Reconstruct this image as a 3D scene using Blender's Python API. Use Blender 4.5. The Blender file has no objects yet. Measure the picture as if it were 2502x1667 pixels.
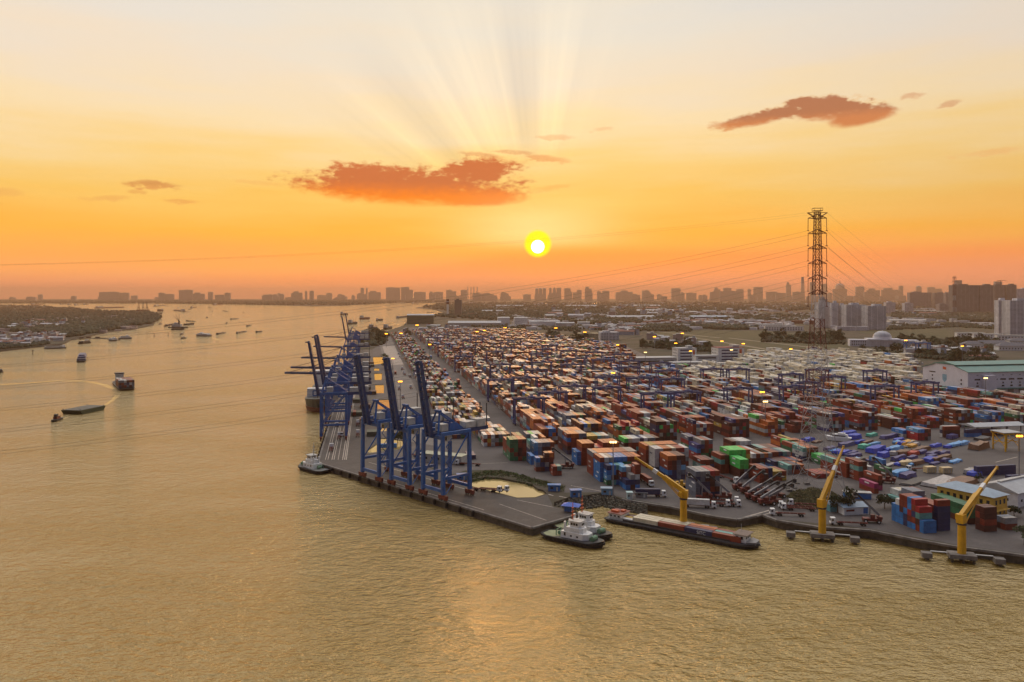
import bpy, math, random
import numpy as np
from mathutils import Vector, Matrix, geometry
from mathutils.bvhtree import BVHTree
R = math.radians
random.seed(7)
rng = np.random.default_rng(11)
scn = bpy.context.scene
col = scn.collection

# ---------------------------------------------------------------- camera
F, YH, CX, HC = 1900.0, 722.0, 1251.0, 100.0        # focal length and horizon in photo pixels, eye height in metres
cam_d = bpy.data.cameras.new('camera')
cam = bpy.data.objects.new('camera', cam_d)
col.objects.link(cam)
cam.location = (0, 0, HC)
cam.rotation_euler = (R(90), 0, 0)
cam_d.sensor_width = 36.0
cam_d.lens = 36.0 * F / 2502.0
cam_d.shift_y = -(833.5 - YH) / 2502.0
cam_d.clip_start = 1.0
cam_d.clip_end = 60000.0
scn.camera = cam

# ---------------------------------------------------------------- exposure
scn.view_settings.view_transform = 'Standard'
scn.view_settings.look = 'None'
scn.view_settings.exposure = 0.3
scn.view_settings.gamma = 1.0

# ---------------------------------------------------------------- sun and sky
SUN_AZ, SUN_EL = math.atan((1314 - 1251) / F), math.atan((722 - 603) / F)
sd = bpy.data.lights.new('sun', 'SUN')
sd.energy = 0.6
sd.angle = R(10)
sd.color = (1.0, 0.50, 0.18)
sun = bpy.data.objects.new('sun', sd)
col.objects.link(sun)
sun.location = (40, 900, 400)
sun.rotation_euler = (R(90) - SUN_EL, 0, math.pi - SUN_AZ)


class Nodes:
    """small helper for writing node maths"""
    def __init__(s, nt):
        s.nt = nt
    def new(s, t, **kw):
        n = s.nt.nodes.new(t)
        for k, v in kw.items():
            setattr(n, k, v)
        return n
    def put(s, sock, v):
        if hasattr(v, 'is_output'):
            s.nt.links.new(v, sock)
        elif v is not None:
            sock.default_value = v
    def m(s, op, a, b=None, c=None, clamp=False):
        n = s.new('ShaderNodeMath', operation=op, use_clamp=clamp)
        for i, v in enumerate((a, b, c)):
            if v is not None:
                s.put(n.inputs[i], v)
        return n.outputs[0]
    def sstep(s, x, a, b, lo=0.0, hi=1.0):
        n = s.new('ShaderNodeMapRange', interpolation_type='SMOOTHSTEP')
        for i, v in enumerate((x, a, b, lo, hi)):
            s.put(n.inputs[i], v)
        return n.outputs[0]
    def mix(s, f, a, b, mode='MIX'):
        n = s.new('ShaderNodeMix', data_type='RGBA', blend_type=mode)
        s.put(n.inputs[0], f)
        for i, v in ((6, a), (7, b)):
            s.put(n.inputs[i], (*v, 1) if isinstance(v, tuple) and len(v) == 3 else v)
        return n.outputs[2]
    def noise(s, vec, scale, detail=3.0, rough=0.5, dim='3D'):
        n = s.new('ShaderNodeTexNoise', noise_dimensions=dim)
        if vec is not None:
            s.put(n.inputs['Vector'], vec)
        n.inputs['Scale'].default_value = scale
        n.inputs['Detail'].default_value = detail
        n.inputs['Roughness'].default_value = rough
        return n.outputs[0]
    def xyz(s, x, y, z):
        n = s.new('ShaderNodeCombineXYZ')
        for i, v in enumerate((x, y, z)):
            s.put(n.inputs[i], v)
        return n.outputs[0]
    def ramp(s, f, stops):
        n = s.new('ShaderNodeValToRGB')
        r = n.color_ramp
        while len(r.elements) < len(stops):
            r.elements.new(0.5)
        for e, (p, c) in zip(r.elements, stops):
            e.position = p
            e.color = (*c, 1)
        s.put(n.inputs[0], f)
        return n.outputs[0]


def lin(r, g, b):
    return tuple(((c / 255) / 12.92 if c / 255 < 0.04045 else ((c / 255 + 0.055) / 1.055) ** 2.4) for c in (r, g, b))


def build_sky():
    w = bpy.data.worlds.new('World')
    scn.world = w
    w.use_nodes = True
    nt = w.node_tree
    nt.nodes.clear()
    N = Nodes(nt)
    out = N.new('ShaderNodeOutputWorld')
    d = N.new('ShaderNodeTexCoord').outputs['Generated']
    sp = N.new('ShaderNodeSeparateXYZ')
    N.put(sp.inputs[0], d)
    dx, dy, dz = sp.outputs
    deg = 180 / math.pi
    az = N.m('MULTIPLY', N.m('ARCTAN2', dx, dy), deg)
    el = N.m('MULTIPLY', N.m('ARCSINE', dz), deg)
    # long thin streaks and broad unevenness
    vec = N.xyz(N.m('MULTIPLY', az, 0.05), N.m('MULTIPLY', el, 0.42), 0.0)
    streak = N.noise(vec, 1.0, 5.0, 0.55)
    vec2 = N.xyz(N.m('MULTIPLY', az, 0.045), N.m('MULTIPLY', el, 0.12), 3.0)
    broad = N.noise(vec2, 1.0, 2.0, 0.5)
    elw = N.m('ADD', el, N.m('MULTIPLY', N.m('SUBTRACT', streak, 0.5), N.sstep(el, 2.0, 12.0, 3.2, 6.5)))
    elw = N.m('ADD', elw, N.m('MULTIPLY', N.m('SUBTRACT', broad, 0.5), N.sstep(el, 3.0, 14.0, 0.5, 6.0)))
    t = N.m('DIVIDE', elw, 60.0, clamp=True)
    front = N.ramp(t, [(0.0, lin(226, 150, 100)), (0.9 / 60, lin(244, 160, 96)), (2.6 / 60, lin(255, 164, 74)),
                       (4.4 / 60, lin(255, 178, 64)), (7.2 / 60, lin(255, 200, 98)), (9.4 / 60, lin(254, 212, 132)),
                       (12.2 / 60, lin(252, 223, 172)), (15.2 / 60, lin(244, 223, 192)),
                       (18.5 / 60, lin(236, 224, 204)), (23 / 60, lin(226, 221, 211)), (36 / 60, lin(214, 203, 188)), (1.0, lin(186, 180, 174))])
    # to the right the upper sky turns cool and the lower sky dull
    right = N.sstep(az, 4.0, 36.0)
    cool = N.mix(N.sstep(el, 3.0, 12.0), (0.80, 0.84, 1.25), (0.86, 0.88, 0.96))
    front = N.mix(N.m('MULTIPLY', right, N.sstep(el, 0.0, 22.0, 1.0, 1.0)), front, N.mix(1.0, front, cool, 'MULTIPLY'))
    left = N.sstep(az, -2.0, -34.0)
    front = N.mix(N.m('MULTIPLY', left, N.sstep(el, 0.0, 12.0, 0.55, 0.25)), front, N.mix(1.0, front, (0.86, 0.92, 1.18), 'MULTIPLY'))
    # bank of thicker air low down, its top climbing to the right
    top = N.m('ADD', N.m('MULTIPLY', N.m('SUBTRACT', streak, 0.5), 2.2), N.sstep(az, -20.0, 6.0, 1.2, 3.5))
    bank = N.sstep(N.m('SUBTRACT', el, top), 0.45, -0.75)
    front = N.mix(N.m('MULTIPLY', bank, 0.75), front, N.mix(1.0, front, (0.98, 0.80, 0.86), 'MULTIPLY'))
    # the sun: angle from it, glow, rays
    sv = (math.sin(SUN_AZ) * math.cos(SUN_EL), math.cos(SUN_AZ) * math.cos(SUN_EL), math.sin(SUN_EL))
    dp = N.new('ShaderNodeVectorMath', operation='DOT_PRODUCT')
    N.put(dp.inputs[0], d)
    dp.inputs[1].default_value = sv
    ang = N.m('MULTIPLY', N.m('ARCCOSINE', N.m('MINIMUM', dp.outputs['Value'], 1.0)), deg)
    ph = N.m('ARCTAN2', N.m('SUBTRACT', el, SUN_EL * deg), N.m('SUBTRACT', az, SUN_AZ * deg))
    rays = N.noise(N.xyz(N.m('MULTIPLY', ph, 5.0), 4.3, 0.0), 1.0, 4.0, 0.6, '2D')
    rmask = N.m('MULTIPLY', N.sstep(ang, 5.0, 9.0), N.sstep(ang, 22.0, 10.0))
    rmask = N.m('MULTIPLY', rmask, N.sstep(ph, 1.0, 1.5))
    rmask = N.m('MULTIPLY', rmask, N.sstep(ph, 2.95, 2.4))
    rv = N.m('ADD', 1.0, N.m('MULTIPLY', rmask, N.m('MULTIPLY', N.m('SUBTRACT', rays, 0.5), 0.62)))
    rc = N.new('ShaderNodeCombineColor')
    N.put(rc.inputs[0], rv)
    N.put(rc.inputs[1], N.m('POWER', rv, 0.9))
    N.put(rc.inputs[2], N.m('POWER', rv, 0.55))
    front = N.mix(1.0, front, rc.outputs[0], 'MULTIPLY')

    # clouds: centre azimuth/elevation, half width, half height, tilt, strength
    cn = N.noise(N.xyz(N.m('MULTIPLY', az, 0.75), N.m('MULTIPLY', el, 1.5), 1.7), 1.0, 6.0, 0.58)
    cn2 = N.noise(N.xyz(N.m('MULTIPLY', az, 1.6), N.m('MULTIPLY', el, 3.4), 5.7), 1.0, 4.0, 0.6)
    cn = N.m('ADD', N.m('MULTIPLY', cn, 0.75), N.m('MULTIPLY', cn2, 0.25))

    def pos(px, py):
        a = math.atan((px - CX) / F)
        return a * deg, math.atan((YH - py) / F * math.cos(a)) * deg
    clouds = [  # masses of puffs (px, py, half width px, half height px, tilt), opacity, top and bottom colour
        ([(1000, 452, 262, 43, 0.01), (1165, 420, 112, 30, -0.10), (1165, 483, 125, 20, -0.02), (900, 430, 110, 26, 0.05)], 0.96, (206, 110, 62), (255, 132, 30)),
        ([(1870, 285, 115, 15, -0.16), (2030, 264, 112, 25, 0.02), (2105, 285, 85, 18, -0.1), (1970, 250, 60, 14, 0.0)], 0.92, (176, 106, 70), (206, 122, 70)),
        ([(1180, 380, 60, 6, 0.12)], 0.5, (214, 130, 84), (224, 138, 84)), ([(1262, 372, 48, 5, 0.05)], 0.45, (214, 126, 80), (224, 138, 84)), ([(1340, 388, 60, 7, 0.12)], 0.5, (230, 132, 76), (236, 138, 80)),
        ([(1345, 460, 60, 7, -0.15)], 0.3, (244, 150, 70), (250, 156, 76)), ([(1765, 308, 36, 9, 0.15)], 0.6, (210, 130, 78), (220, 138, 80)), ([(2235, 234, 34, 7, 0.05)], 0.5, (205, 132, 88), (214, 140, 92)),
        ([(2320, 254, 32, 7, -0.2)], 0.5, (200, 128, 88), (210, 138, 92)), ([(375, 452, 72, 9, 0.0)], 0.7, (204, 128, 72), (224, 144, 80)), ([(270, 484, 60, 6, -0.08)], 0.35, (224, 146, 84), (230, 150, 88)),
        ([(448, 492, 40, 5, 0.0)], 0.45, (220, 140, 78), (226, 146, 82)), ([(335, 469, 28, 5, 0.0)], 0.4, (216, 136, 76), (222, 142, 80)), ([(1360, 336, 50, 6, 0.03)], 0.35, (234, 150, 92), (238, 154, 94)),
        ([(1475, 315, 28, 6, -0.05)], 0.3, (234, 152, 96), (238, 156, 98)), ([(20, 468, 45, 8, 0.05)], 0.3, (226, 150, 86), (230, 154, 88)), ([(2420, 372, 90, 7, -0.05)], 0.25, (232, 150, 88), (236, 154, 90)), ([(650, 448, 60, 5, 0.05)], 0.25, (240, 166, 92), (244, 168, 94))]
    wa = N.m('SUBTRACT', cn, 0.47)
    wb = N.m('SUBTRACT', cn2, 0.5)
    for puffs, op, c, low in clouds:
        big = len(puffs) > 1
        best = None
        for px, py, hw, hh, tilt in puffs:
            a0, e0 = pos(px, py)
            sc = math.cos(math.radians(a0)) ** 2 * deg / F
            x = N.m('SUBTRACT', az, a0)
            y = N.m('SUBTRACT', N.m('SUBTRACT', el, e0), N.m('MULTIPLY', x, -tilt))
            ex = N.m('DIVIDE', x, hw * sc * 1.1)
            ey = N.m('DIVIDE', y, hh * deg / F * 1.2)
            if not big:
                ex = N.m('ADD', ex, N.m('MULTIPLY', wa, 1.6))
                ey = N.m('ADD', ey, N.m('MULTIPLY', wb, 2.4))
            f = N.m('SUBTRACT', 1.0, N.m('ADD', N.m('MULTIPLY', ex, ex), N.m('MULTIPLY', ey, ey)))
            best = f if best is None else N.m('SMOOTH_MAX', best, f, 0.35)
        a0, e0 = pos(puffs[0][0], puffs[0][1])
        gy = N.m('DIVIDE', N.m('SUBTRACT', el, e0), puffs[0][3] * deg / F * (1.2 if puffs[0][3] > 30 else 1.8))
        up = N.sstep(gy, -0.9, 0.2, 0.30 if big else 1.0, 1.0)
        f = N.m('ADD', best, N.m('MULTIPLY', N.m('ADD', N.m('MULTIPLY', wa, 2.4), N.m('MULTIPLY', wb, 1.1)), up))
        k = N.m('MULTIPLY', N.sstep(f, -0.12, 0.75 if big else 1.1), op)
        body = N.mix(N.sstep(N.m('ADD', gy, N.m('MULTIPLY', wb, 0.5)), 0.25, -0.7), lin(*c), lin(*low))
        rimk = N.m('MULTIPLY', N.m('MULTIPLY', N.sstep(f, 0.55, 0.15), N.sstep(gy, 0.0, 0.5)), 0.6)
        body = N.mix(rimk, body, lin(255, 200, 124))
        front = N.mix(k, front, body)

    # light thrown round the sun, then its disc
    e2 = N.m('SUBTRACT', el, SUN_EL * deg + 1.3)
    a2 = N.m('SUBTRACT', az, SUN_AZ * deg)
    q2 = N.m('ADD', N.m('MULTIPLY', N.m('MULTIPLY', a2, a2), 1 / 5.5 ** 2), N.m('MULTIPLY', N.m('MULTIPLY', e2, e2), 1 / 1.9 ** 2))
    g1 = N.m('MULTIPLY', N.m('EXPONENT', N.m('MULTIPLY', q2, -1.0)), N.sstep(el, SUN_EL * deg - 0.6, SUN_EL * deg + 0.6))
    g2 = N.m('EXPONENT', N.m('MULTIPLY', ang, -1 / 9.0))
    front = N.mix(N.m('MULTIPLY', g1, 0.8), front, N.mix(1.0, front, (0.05, 0.28, 0.22), 'ADD'))
    front = N.mix(N.m('MULTIPLY', g2, 0.55), front, N.mix(1.0, front, (0.08, 0.03, -0.02), 'ADD'))
    e3 = N.m('SUBTRACT', el, SUN_EL * deg + 0.22)
    h3 = N.m('SQRT', N.m('ADD', N.m('MULTIPLY', a2, a2), N.m('MULTIPLY', e3, e3)))
    halo = N.sstep(h3, 1.12, 0.82)
    front = N.mix(N.m('MULTIPLY', halo, 0.94), front, (1.25, 0.92, 0.0))
    disc = N.sstep(ang, 0.52, 0.40)
    front = N.mix(disc, front, (5.0, 4.6, 3.2))
    gn = N.m('MULTIPLY', N.sstep(el, 21.0, 38.0, 1.0, 3.3), N.sstep(el, 0.5, 8.0, 1.10, 0.86))  # sky above the frame brightened as added fill for ground and water
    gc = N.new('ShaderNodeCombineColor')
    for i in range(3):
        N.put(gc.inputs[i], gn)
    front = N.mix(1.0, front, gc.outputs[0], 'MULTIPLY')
    # behind the camera: plain dusk sky
    sky = N.new('ShaderNodeTexSky', sky_type='NISHITA')
    sky.sun_disc = False
    sky.sun_elevation = SUN_EL
    sky.sun_rotation = SUN_AZ
    sky.altitude = 100
    sky.dust_density = 3.0
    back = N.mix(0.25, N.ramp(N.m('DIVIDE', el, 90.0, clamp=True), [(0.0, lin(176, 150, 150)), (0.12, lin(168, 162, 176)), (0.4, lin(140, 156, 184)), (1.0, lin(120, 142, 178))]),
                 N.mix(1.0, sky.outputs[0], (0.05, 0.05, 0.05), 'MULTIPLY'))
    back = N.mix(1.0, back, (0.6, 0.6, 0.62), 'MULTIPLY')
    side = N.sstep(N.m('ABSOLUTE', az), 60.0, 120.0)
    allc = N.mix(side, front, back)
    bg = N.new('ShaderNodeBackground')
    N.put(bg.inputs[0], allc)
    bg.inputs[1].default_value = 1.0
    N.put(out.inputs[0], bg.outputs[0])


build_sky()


def at(px, py, z=0.0):
    """point at height z that the photograph shows at pixel px, py"""
    Y = F * (HC - z) / (py - YH)
    return Vector(((px - CX) * Y / F, Y, z))


def put(px, Y, z=0.0):
    return Vector(((px - CX) * Y / F, Y, z))

# ---------------------------------------------------------------- mesh and object helpers
class MB:
    """collects simple solids and builds them as one mesh"""
    def __init__(s):
        s.v, s.f = [], []
    def add(s, vs, fs):
        b = len(s.v)
        s.v += [tuple(p) for p in vs]
        s.f += [tuple(i + b for i in f) for f in fs]
        return s
    def box(s, x, y, z, sx, sy, sz, rz=0.0):
        """centre of the base at x, y, z"""
        c, n = math.cos(rz), math.sin(rz)
        vs = []
        for k in (0, 1):
            for i, j in ((-1, -1), (1, -1), (1, 1), (-1, 1)):
                a, b = i * sx / 2, j * sy / 2
                vs.append((x + a * c - b * n, y + a * n + b * c, z + k * sz))
        return s.add(vs, [(3, 2, 1, 0), (4, 5, 6, 7), (0, 1, 5, 4), (1, 2, 6, 5), (2, 3, 7, 6), (3, 0, 4, 7)])
    def beam(s, p, q, w, h=None, w2=None, h2=None):
        p, q = Vector(p), Vector(q)
        h = w if h is None else h
        w2, h2 = w if w2 is None else w2, h if h2 is None else h2
        d = (q - p).normalized()
        up = Vector((0, 0, 1)) if abs(d.z) < 0.95 else Vector((0, 1, 0))
        a = d.cross(up).normalized()
        b = a.cross(d).normalized()
        vs = [o + a * (i * ww / 2) + b * (j * hh / 2) for o, ww, hh in ((p, w, h), (q, w2, h2)) for i, j in ((-1, -1), (1, -1), (1, 1), (-1, 1))]
        return s.add(vs, [(3, 2, 1, 0), (4, 5, 6, 7), (0, 1, 5, 4), (1, 2, 6, 5), (2, 3, 7, 6), (3, 0, 4, 7)])
    def cyl(s, p, q, r, r2=None, n=10):
        p, q = Vector(p), Vector(q)
        r2 = r if r2 is None else r2
        d = (q - p).normalized()
        up = Vector((0, 0, 1)) if abs(d.z) < 0.95 else Vector((0, 1, 0))
        a = d.cross(up).normalized()
        b = a.cross(d)
        vs = [o + (a * math.cos(t) + b * math.sin(t)) * rr for o, rr in ((p, r), (q, r2)) for t in (2 * math.pi * i / n for i in range(n))]
        fs = [(i, (i + 1) % n, n + (i + 1) % n, n + i) for i in range(n)]
        return s.add(vs, [f[::-1] for f in fs] + [tuple(range(n)), tuple(range(2 * n - 1, n - 1, -1))])
    def prism(s, pts, z0, z1, scale=1.0, off=(0, 0)):
        """vertical prism over a convex outline, its top scaled about the middle"""
        n = len(pts)
        mx, my = sum(p[0] for p in pts) / n, sum(p[1] for p in pts) / n
        vs = [(p[0], p[1], z0) for p in pts] + [(mx + (p[0] - mx) * scale + off[0], my + (p[1] - my) * scale + off[1], z1) for p in pts]
        return s.add(vs, [tuple(range(n))[::-1], tuple(range(n, 2 * n))] + [(i, (i + 1) % n, n + (i + 1) % n, n + i) for i in range(n)])
    def gable(s, x, y, z, sx, sy, h, over=0.0, th=0.25):
        """pitched roof, ridge along x"""
        a, b = sx / 2 + over, sy / 2 + over
        vs = [(x - a, y - b, z), (x + a, y - b, z), (x + a, y + b, z), (x - a, y + b, z), (x - a, y, z + h), (x + a, y, z + h)]
        vs += [(p[0], p[1], p[2] + th) for p in vs]
        return s.add(vs, [(6, 7, 11, 10), (8, 9, 10, 11), (0, 3, 2, 1), (0, 1, 7, 6), (2, 3, 9, 8), (1, 2, 8, 11, 7), (3, 0, 6, 10, 9)])
    def hip(s, x, y, z, sx, sy, h, over=0.4):
        a, b = sx / 2 + over, sy / 2 + over
        r = max(0.1, a - b)
        vs = [(x - a, y - b, z), (x + a, y - b, z), (x + a, y + b, z), (x - a, y + b, z), (x - r, y, z + h), (x + r, y, z + h)]
        return s.add(vs, [(0, 3, 2, 1), (0, 1, 5, 4), (1, 2, 5), (2, 3, 4, 5), (3, 0, 4)])
    def dome(s, x, y, z, r, h, n=16, m=5):
        vs, fs = [], []
        for j in range(m):
            t = j / m * math.pi / 2
            vs += [(x + r * math.cos(t) * math.cos(2 * math.pi * i / n), y + r * math.cos(t) * math.sin(2 * math.pi * i / n), z + h * math.sin(t)) for i in range(n)]
        vs.append((x, y, z + h))
        for j in range(m - 1):
            fs += [(j * n + i, j * n + (i + 1) % n, (j + 1) * n + (i + 1) % n, (j + 1) * n + i) for i in range(n)]
        fs += [((m - 1) * n + i, (m - 1) * n + (i + 1) % n, m * n) for i in range(n)] + [tuple(range(n))[::-1]]
        return s.add(vs, fs)
    def mesh(s, name, mat):
        me = bpy.data.meshes.new(name)
        me.from_pydata(s.v, [], s.f)
        if mat:
            me.materials.append(mat)
        return me
    def build(s, name, mat, parent=None, label=None):
        o = bpy.data.objects.new(name, s.mesh(name, mat))
        col.objects.link(o)
        o.parent = parent
        if label:
            o['label'] = label
        return o


def tag(o, label=None, cat=None, group=None, kind=None):
    for k, v in (('label', label), ('category', cat), ('group', group), ('kind', kind)):
        if v:
            o[k] = v
    return o


def thing(name, label, cat, loc=(0, 0, 0), rz=0.0, group=None):
    o = bpy.data.objects.new(name, None)
    o.empty_display_size = 0.5
    col.objects.link(o)
    o.location = loc
    o.rotation_euler = (0, 0, rz)
    return tag(o, label, cat, group)


KIDS = {}


def kids(o):
    return [c for c in bpy.data.objects if c.parent == o]


def dup(o, loc=None, rz=None, label=None, group=None, parent=None, swap=None):
    """copy of a thing with copies of its parts and sub-parts (mesh data shared)"""
    if o.name not in KIDS:
        KIDS[o.name] = kids(o)
    c = o.copy()
    col.objects.link(c)
    if parent is not None:
        c.parent = parent
    if loc is not None:
        c.location = loc
    if rz is not None:
        c.rotation_euler = (0, 0, rz)
    if label:
        c['label'] = label
    if group:
        c['group'] = group
    for k in KIDS[o.name]:
        dup(k, parent=c)
    return c


# ---------------------------------------------------------------- materials
MATS = {}


def mat(name, rgb, rough=0.6, metal=0.0, var=0.16, scale=0.35, bump=0.0, spec=0.5, rnd=0.0):
    """paint, concrete, steel ... : base colour broken up by wear"""
    if name in MATS:
        return MATS[name]
    m = bpy.data.materials.new(name)
    m.use_nodes = True
    N = Nodes(m.node_tree)
    b = m.node_tree.nodes['Principled BSDF']
    co = N.new('ShaderNodeTexCoord').outputs['Object']
    n1 = N.noise(co, scale, 5.0, 0.65)
    k = N.sstep(n1, 0.3, 0.72, 1.0 - var, 1.0 + var)
    if rnd:
        oi = N.new('ShaderNodeObjectInfo').outputs['Random']
        k = N.m('MULTIPLY', k, N.m('ADD', 1.0 - rnd, N.m('MULTIPLY', oi, 2 * rnd)))
    cc = N.new('ShaderNodeCombineColor')
    for i in range(3):
        N.put(cc.inputs[i], N.m('MULTIPLY', k, rgb[i]))
    N.put(b.inputs['Base Color'], cc.outputs[0])
    b.inputs['Roughness'].default_value = rough
    b.inputs['Metallic'].default_value = metal
    b.inputs['Specular IOR Level'].default_value = spec
    if bump:
        bn = N.new('ShaderNodeBump')
        bn.inputs['Strength'].default_value = bump
        bn.inputs['Distance'].default_value = 0.1
        N.put(bn.inputs['Height'], N.noise(co, scale * 6, 4.0))
        N.put(b.inputs['Normal'], bn.outputs[0])
    MATS[name] = m
    return m


def glow(name, rgb, strength):
    if name in MATS:
        return MATS[name]
    m = bpy.data.materials.new(name)
    m.use_nodes = True
    b = m.node_tree.nodes['Principled BSDF']
    b.inputs['Base Color'].default_value = (*rgb, 1)
    b.inputs['Emission Color'].default_value = (*rgb, 1)
    b.inputs['Emission Strength'].default_value = strength
    MATS[name] = m
    return m


def facade(name, wall, glass, cw, ch, wx=0.6, wz=0.55):
    """far block of flats: rows of windows that are too small to model"""
    if name in MATS:
        return MATS[name]
    m = bpy.data.materials.new(name)
    m.use_nodes = True
    N = Nodes(m.node_tree)
    b = m.node_tree.nodes['Principled BSDF']
    co = N.new('ShaderNodeTexCoord').outputs['Object']
    sp = N.new('ShaderNodeSeparateXYZ')
    N.put(sp.inputs[0], co)
    u = N.m('ADD', sp.outputs[0], sp.outputs[1])
    fx = N.m('FRACT', N.m('ADD', N.m('DIVIDE', u, cw), 100.25))
    fz = N.m('FRACT', N.m('DIVIDE', sp.outputs[2], ch))
    mk = N.m('MULTIPLY', N.m('LESS_THAN', fx, wx), N.m('MULTIPLY', N.m('LESS_THAN', fz, wz + 0.2), N.m('GREATER_THAN', fz, 0.2)))
    bay = N.m('LESS_THAN', N.m('FRACT', N.m('ADD', N.m('DIVIDE', u, cw * 5), 50.1)), 0.12)
    mk = N.m('MULTIPLY', mk, N.m('SUBTRACT', 1.0, bay))
    geo = N.new('ShaderNodeNewGeometry')
    sn = N.new('ShaderNodeSeparateXYZ')
    N.put(sn.inputs[0], geo.outputs['Normal'])
    mk = N.m('MULTIPLY', mk, N.m('LESS_THAN', N.m('ABSOLUTE', sn.outputs[2]), 0.5))
    dirt = N.sstep(N.noise(co, 0.05, 4.0), 0.3, 0.7, 0.85, 1.1)
    wallc = N.new('ShaderNodeCombineColor')
    for i in range(3):
        N.put(wallc.inputs[i], N.m('MULTIPLY', dirt, wall[i]))
    N.put(b.inputs['Base Color'], N.mix(mk, wallc.outputs[0], glass))
    N.put(b.inputs['Roughness'], N.m('SUBTRACT', 0.8, N.m('MULTIPLY', mk, 0.5)))
    MATS[name] = m
    return m


def ground_mat(name, stops, scale, detail=8.0, rough=0.9, fine=0.0, fine_amt=0.2):
    if name in MATS:
        return MATS[name]
    m = bpy.data.materials.new(name)
    m.use_nodes = True
    N = Nodes(m.node_tree)
    b = m.node_tree.nodes['Principled BSDF']
    co = N.new('ShaderNodeNewGeometry').outputs['Position']
    c = N.ramp(N.noise(co, scale, detail, 0.6), stops)
    if fine:
        k = N.sstep(N.noise(co, fine, 4.0, 0.7), 0.25, 0.75, 1 - fine_amt, 1 + fine_amt)
        kc = N.new('ShaderNodeCombineColor')
        for i in range(3):
            N.put(kc.inputs[i], k)
        c = N.mix(1.0, c, kc.outputs[0], 'MULTIPLY')
    N.put(b.inputs['Base Color'], c)
    b.inputs['Roughness'].default_value = rough
    b.inputs['Specular IOR Level'].default_value = 0.3
    MATS[name] = m
    return m


def water_mat(name, body, rough, wave, big=True, ior=1.5):
    if name in MATS:
        return MATS[name]
    m = bpy.data.materials.new(name)
    m.use_nodes = True
    N = Nodes(m.node_tree)
    b = m.node_tree.nodes['Principled BSDF']
    pos = N.new('ShaderNodeNewGeometry').outputs['Position']
    mp = N.new('ShaderNodeMapping')
    N.put(mp.inputs['Vector'], pos)
    mp.inputs['Rotation'].default_value = (0, 0, R(-14))
    mp.inputs['Scale'].default_value = (0.62, 1.0, 1.0)
    w1 = N.noise(mp.outputs[0], 0.34, 3.0, 0.55)
    w2 = N.noise(mp.outputs[0], 0.95, 3.0, 0.6)
    mp3 = N.new('ShaderNodeMapping')
    N.put(mp3.inputs['Vector'], pos)
    mp3.inputs['Rotation'].default_value = (0, 0, R(20))
    w3 = N.noise(mp3.outputs[0], 0.10, 2.0, 0.5)
    h = N.m('ADD', N.m('ADD', N.m('MULTIPLY', w1, 1.0), N.m('MULTIPLY', w2, 0.62)), N.m('MULTIPLY', w3, 1.3))
    mpg = N.new('ShaderNodeMapping')
    N.put(mpg.inputs['Vector'], pos)
    mpg.inputs['Rotation'].default_value = (0, 0, R(22))
    mpg.inputs['Scale'].default_value = (0.30, 1.0, 1.0)
    gust = N.noise(mpg.outputs[0], 0.011, 4.0, 0.6)
    bn = N.new('ShaderNodeBump')
    bn.inputs['Distance'].default_value = wave
    N.put(bn.inputs['Strength'], N.sstep(gust, 0.34, 0.66, 0.5, 1.0) if big else 1.0)
    N.put(bn.inputs['Height'], h)
    N.put(b.inputs['Normal'], bn.outputs[0])
    N.put(b.inputs['Base Color'], N.mix(N.sstep(gust, 0.3, 0.7), body, tuple(c * 1.3 for c in body)))
    N.put(b.inputs['Roughness'], N.sstep(gust, 0.3, 0.7, rough * 0.6, rough * 1.4))
    b.inputs['IOR'].default_value = ior
    b.inputs['Specular Tint'].default_value = (1.0, 0.84, 0.48, 1)
    MATS[name] = m
    return m


M_STEELB = mat('quay_crane_blue', (0.014, 0.10, 0.32), 0.45, var=0.22, scale=0.25)
M_STEELD = mat('quay_crane_dark_blue', (0.012, 0.045, 0.15), 0.5, var=0.25, scale=0.3)
M_GANTRY = mat('gantry_blue_violet', (0.060, 0.075, 0.20), 0.5, var=0.2, rnd=0.15)
M_RED = mat('dark_red_paint', (0.14, 0.018, 0.014), 0.55, var=0.3)
M_WHITE = mat('white_paint', (0.72, 0.72, 0.70), 0.5, var=0.1)
M_DULLW = mat('dull_white_paint', (0.42, 0.42, 0.40), 0.6, var=0.2)
M_GLASS = mat('dark_glass', (0.018, 0.022, 0.028), 0.12, var=0.1, spec=0.7)
M_BLACK = mat('black_rubber', (0.014, 0.013, 0.013), 0.85, var=0.3)
M_DARK = mat('dark_steel', (0.035, 0.034, 0.036), 0.6, var=0.3)
M_GREY = mat('grey_steel', (0.20, 0.20, 0.21), 0.5, var=0.2)
M_LGREY = mat('pale_grey_roof', (0.34, 0.36, 0.38), 0.55, var=0.14, scale=0.2)
M_BROOF = mat('blue_grey_roof', (0.25, 0.34, 0.42), 0.5, var=0.12, scale=0.2)
M_YEL = mat('crane_yellow', (0.62, 0.33, 0.012), 0.42, var=0.14)
M_YWALL = mat('yellow_plaster', (0.55, 0.34, 0.06), 0.85, var=0.14)
M_CONC = mat('weathered_concrete', (0.17, 0.155, 0.14), 0.9, var=0.35, scale=0.3, bump=0.3)
M_CONCD = mat('wet_dark_concrete', (0.075, 0.062, 0.045), 0.85, var=0.4, scale=0.4, bump=0.4)
M_GREEN = mat('deck_green', (0.10, 0.22, 0.13), 0.6, var=0.25)
M_DECK = mat('pale_green_deck', (0.26, 0.28, 0.15), 0.7, var=0.2)
M_ORANGE = mat('mast_orange', (0.55, 0.10, 0.03), 0.5, var=0.15)
M_BLUE = mat('kiosk_blue', (0.03, 0.15, 0.40), 0.5, var=0.15)
M_HULLD = mat('dark_hull', (0.020, 0.022, 0.026), 0.5, var=0.3)
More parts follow.
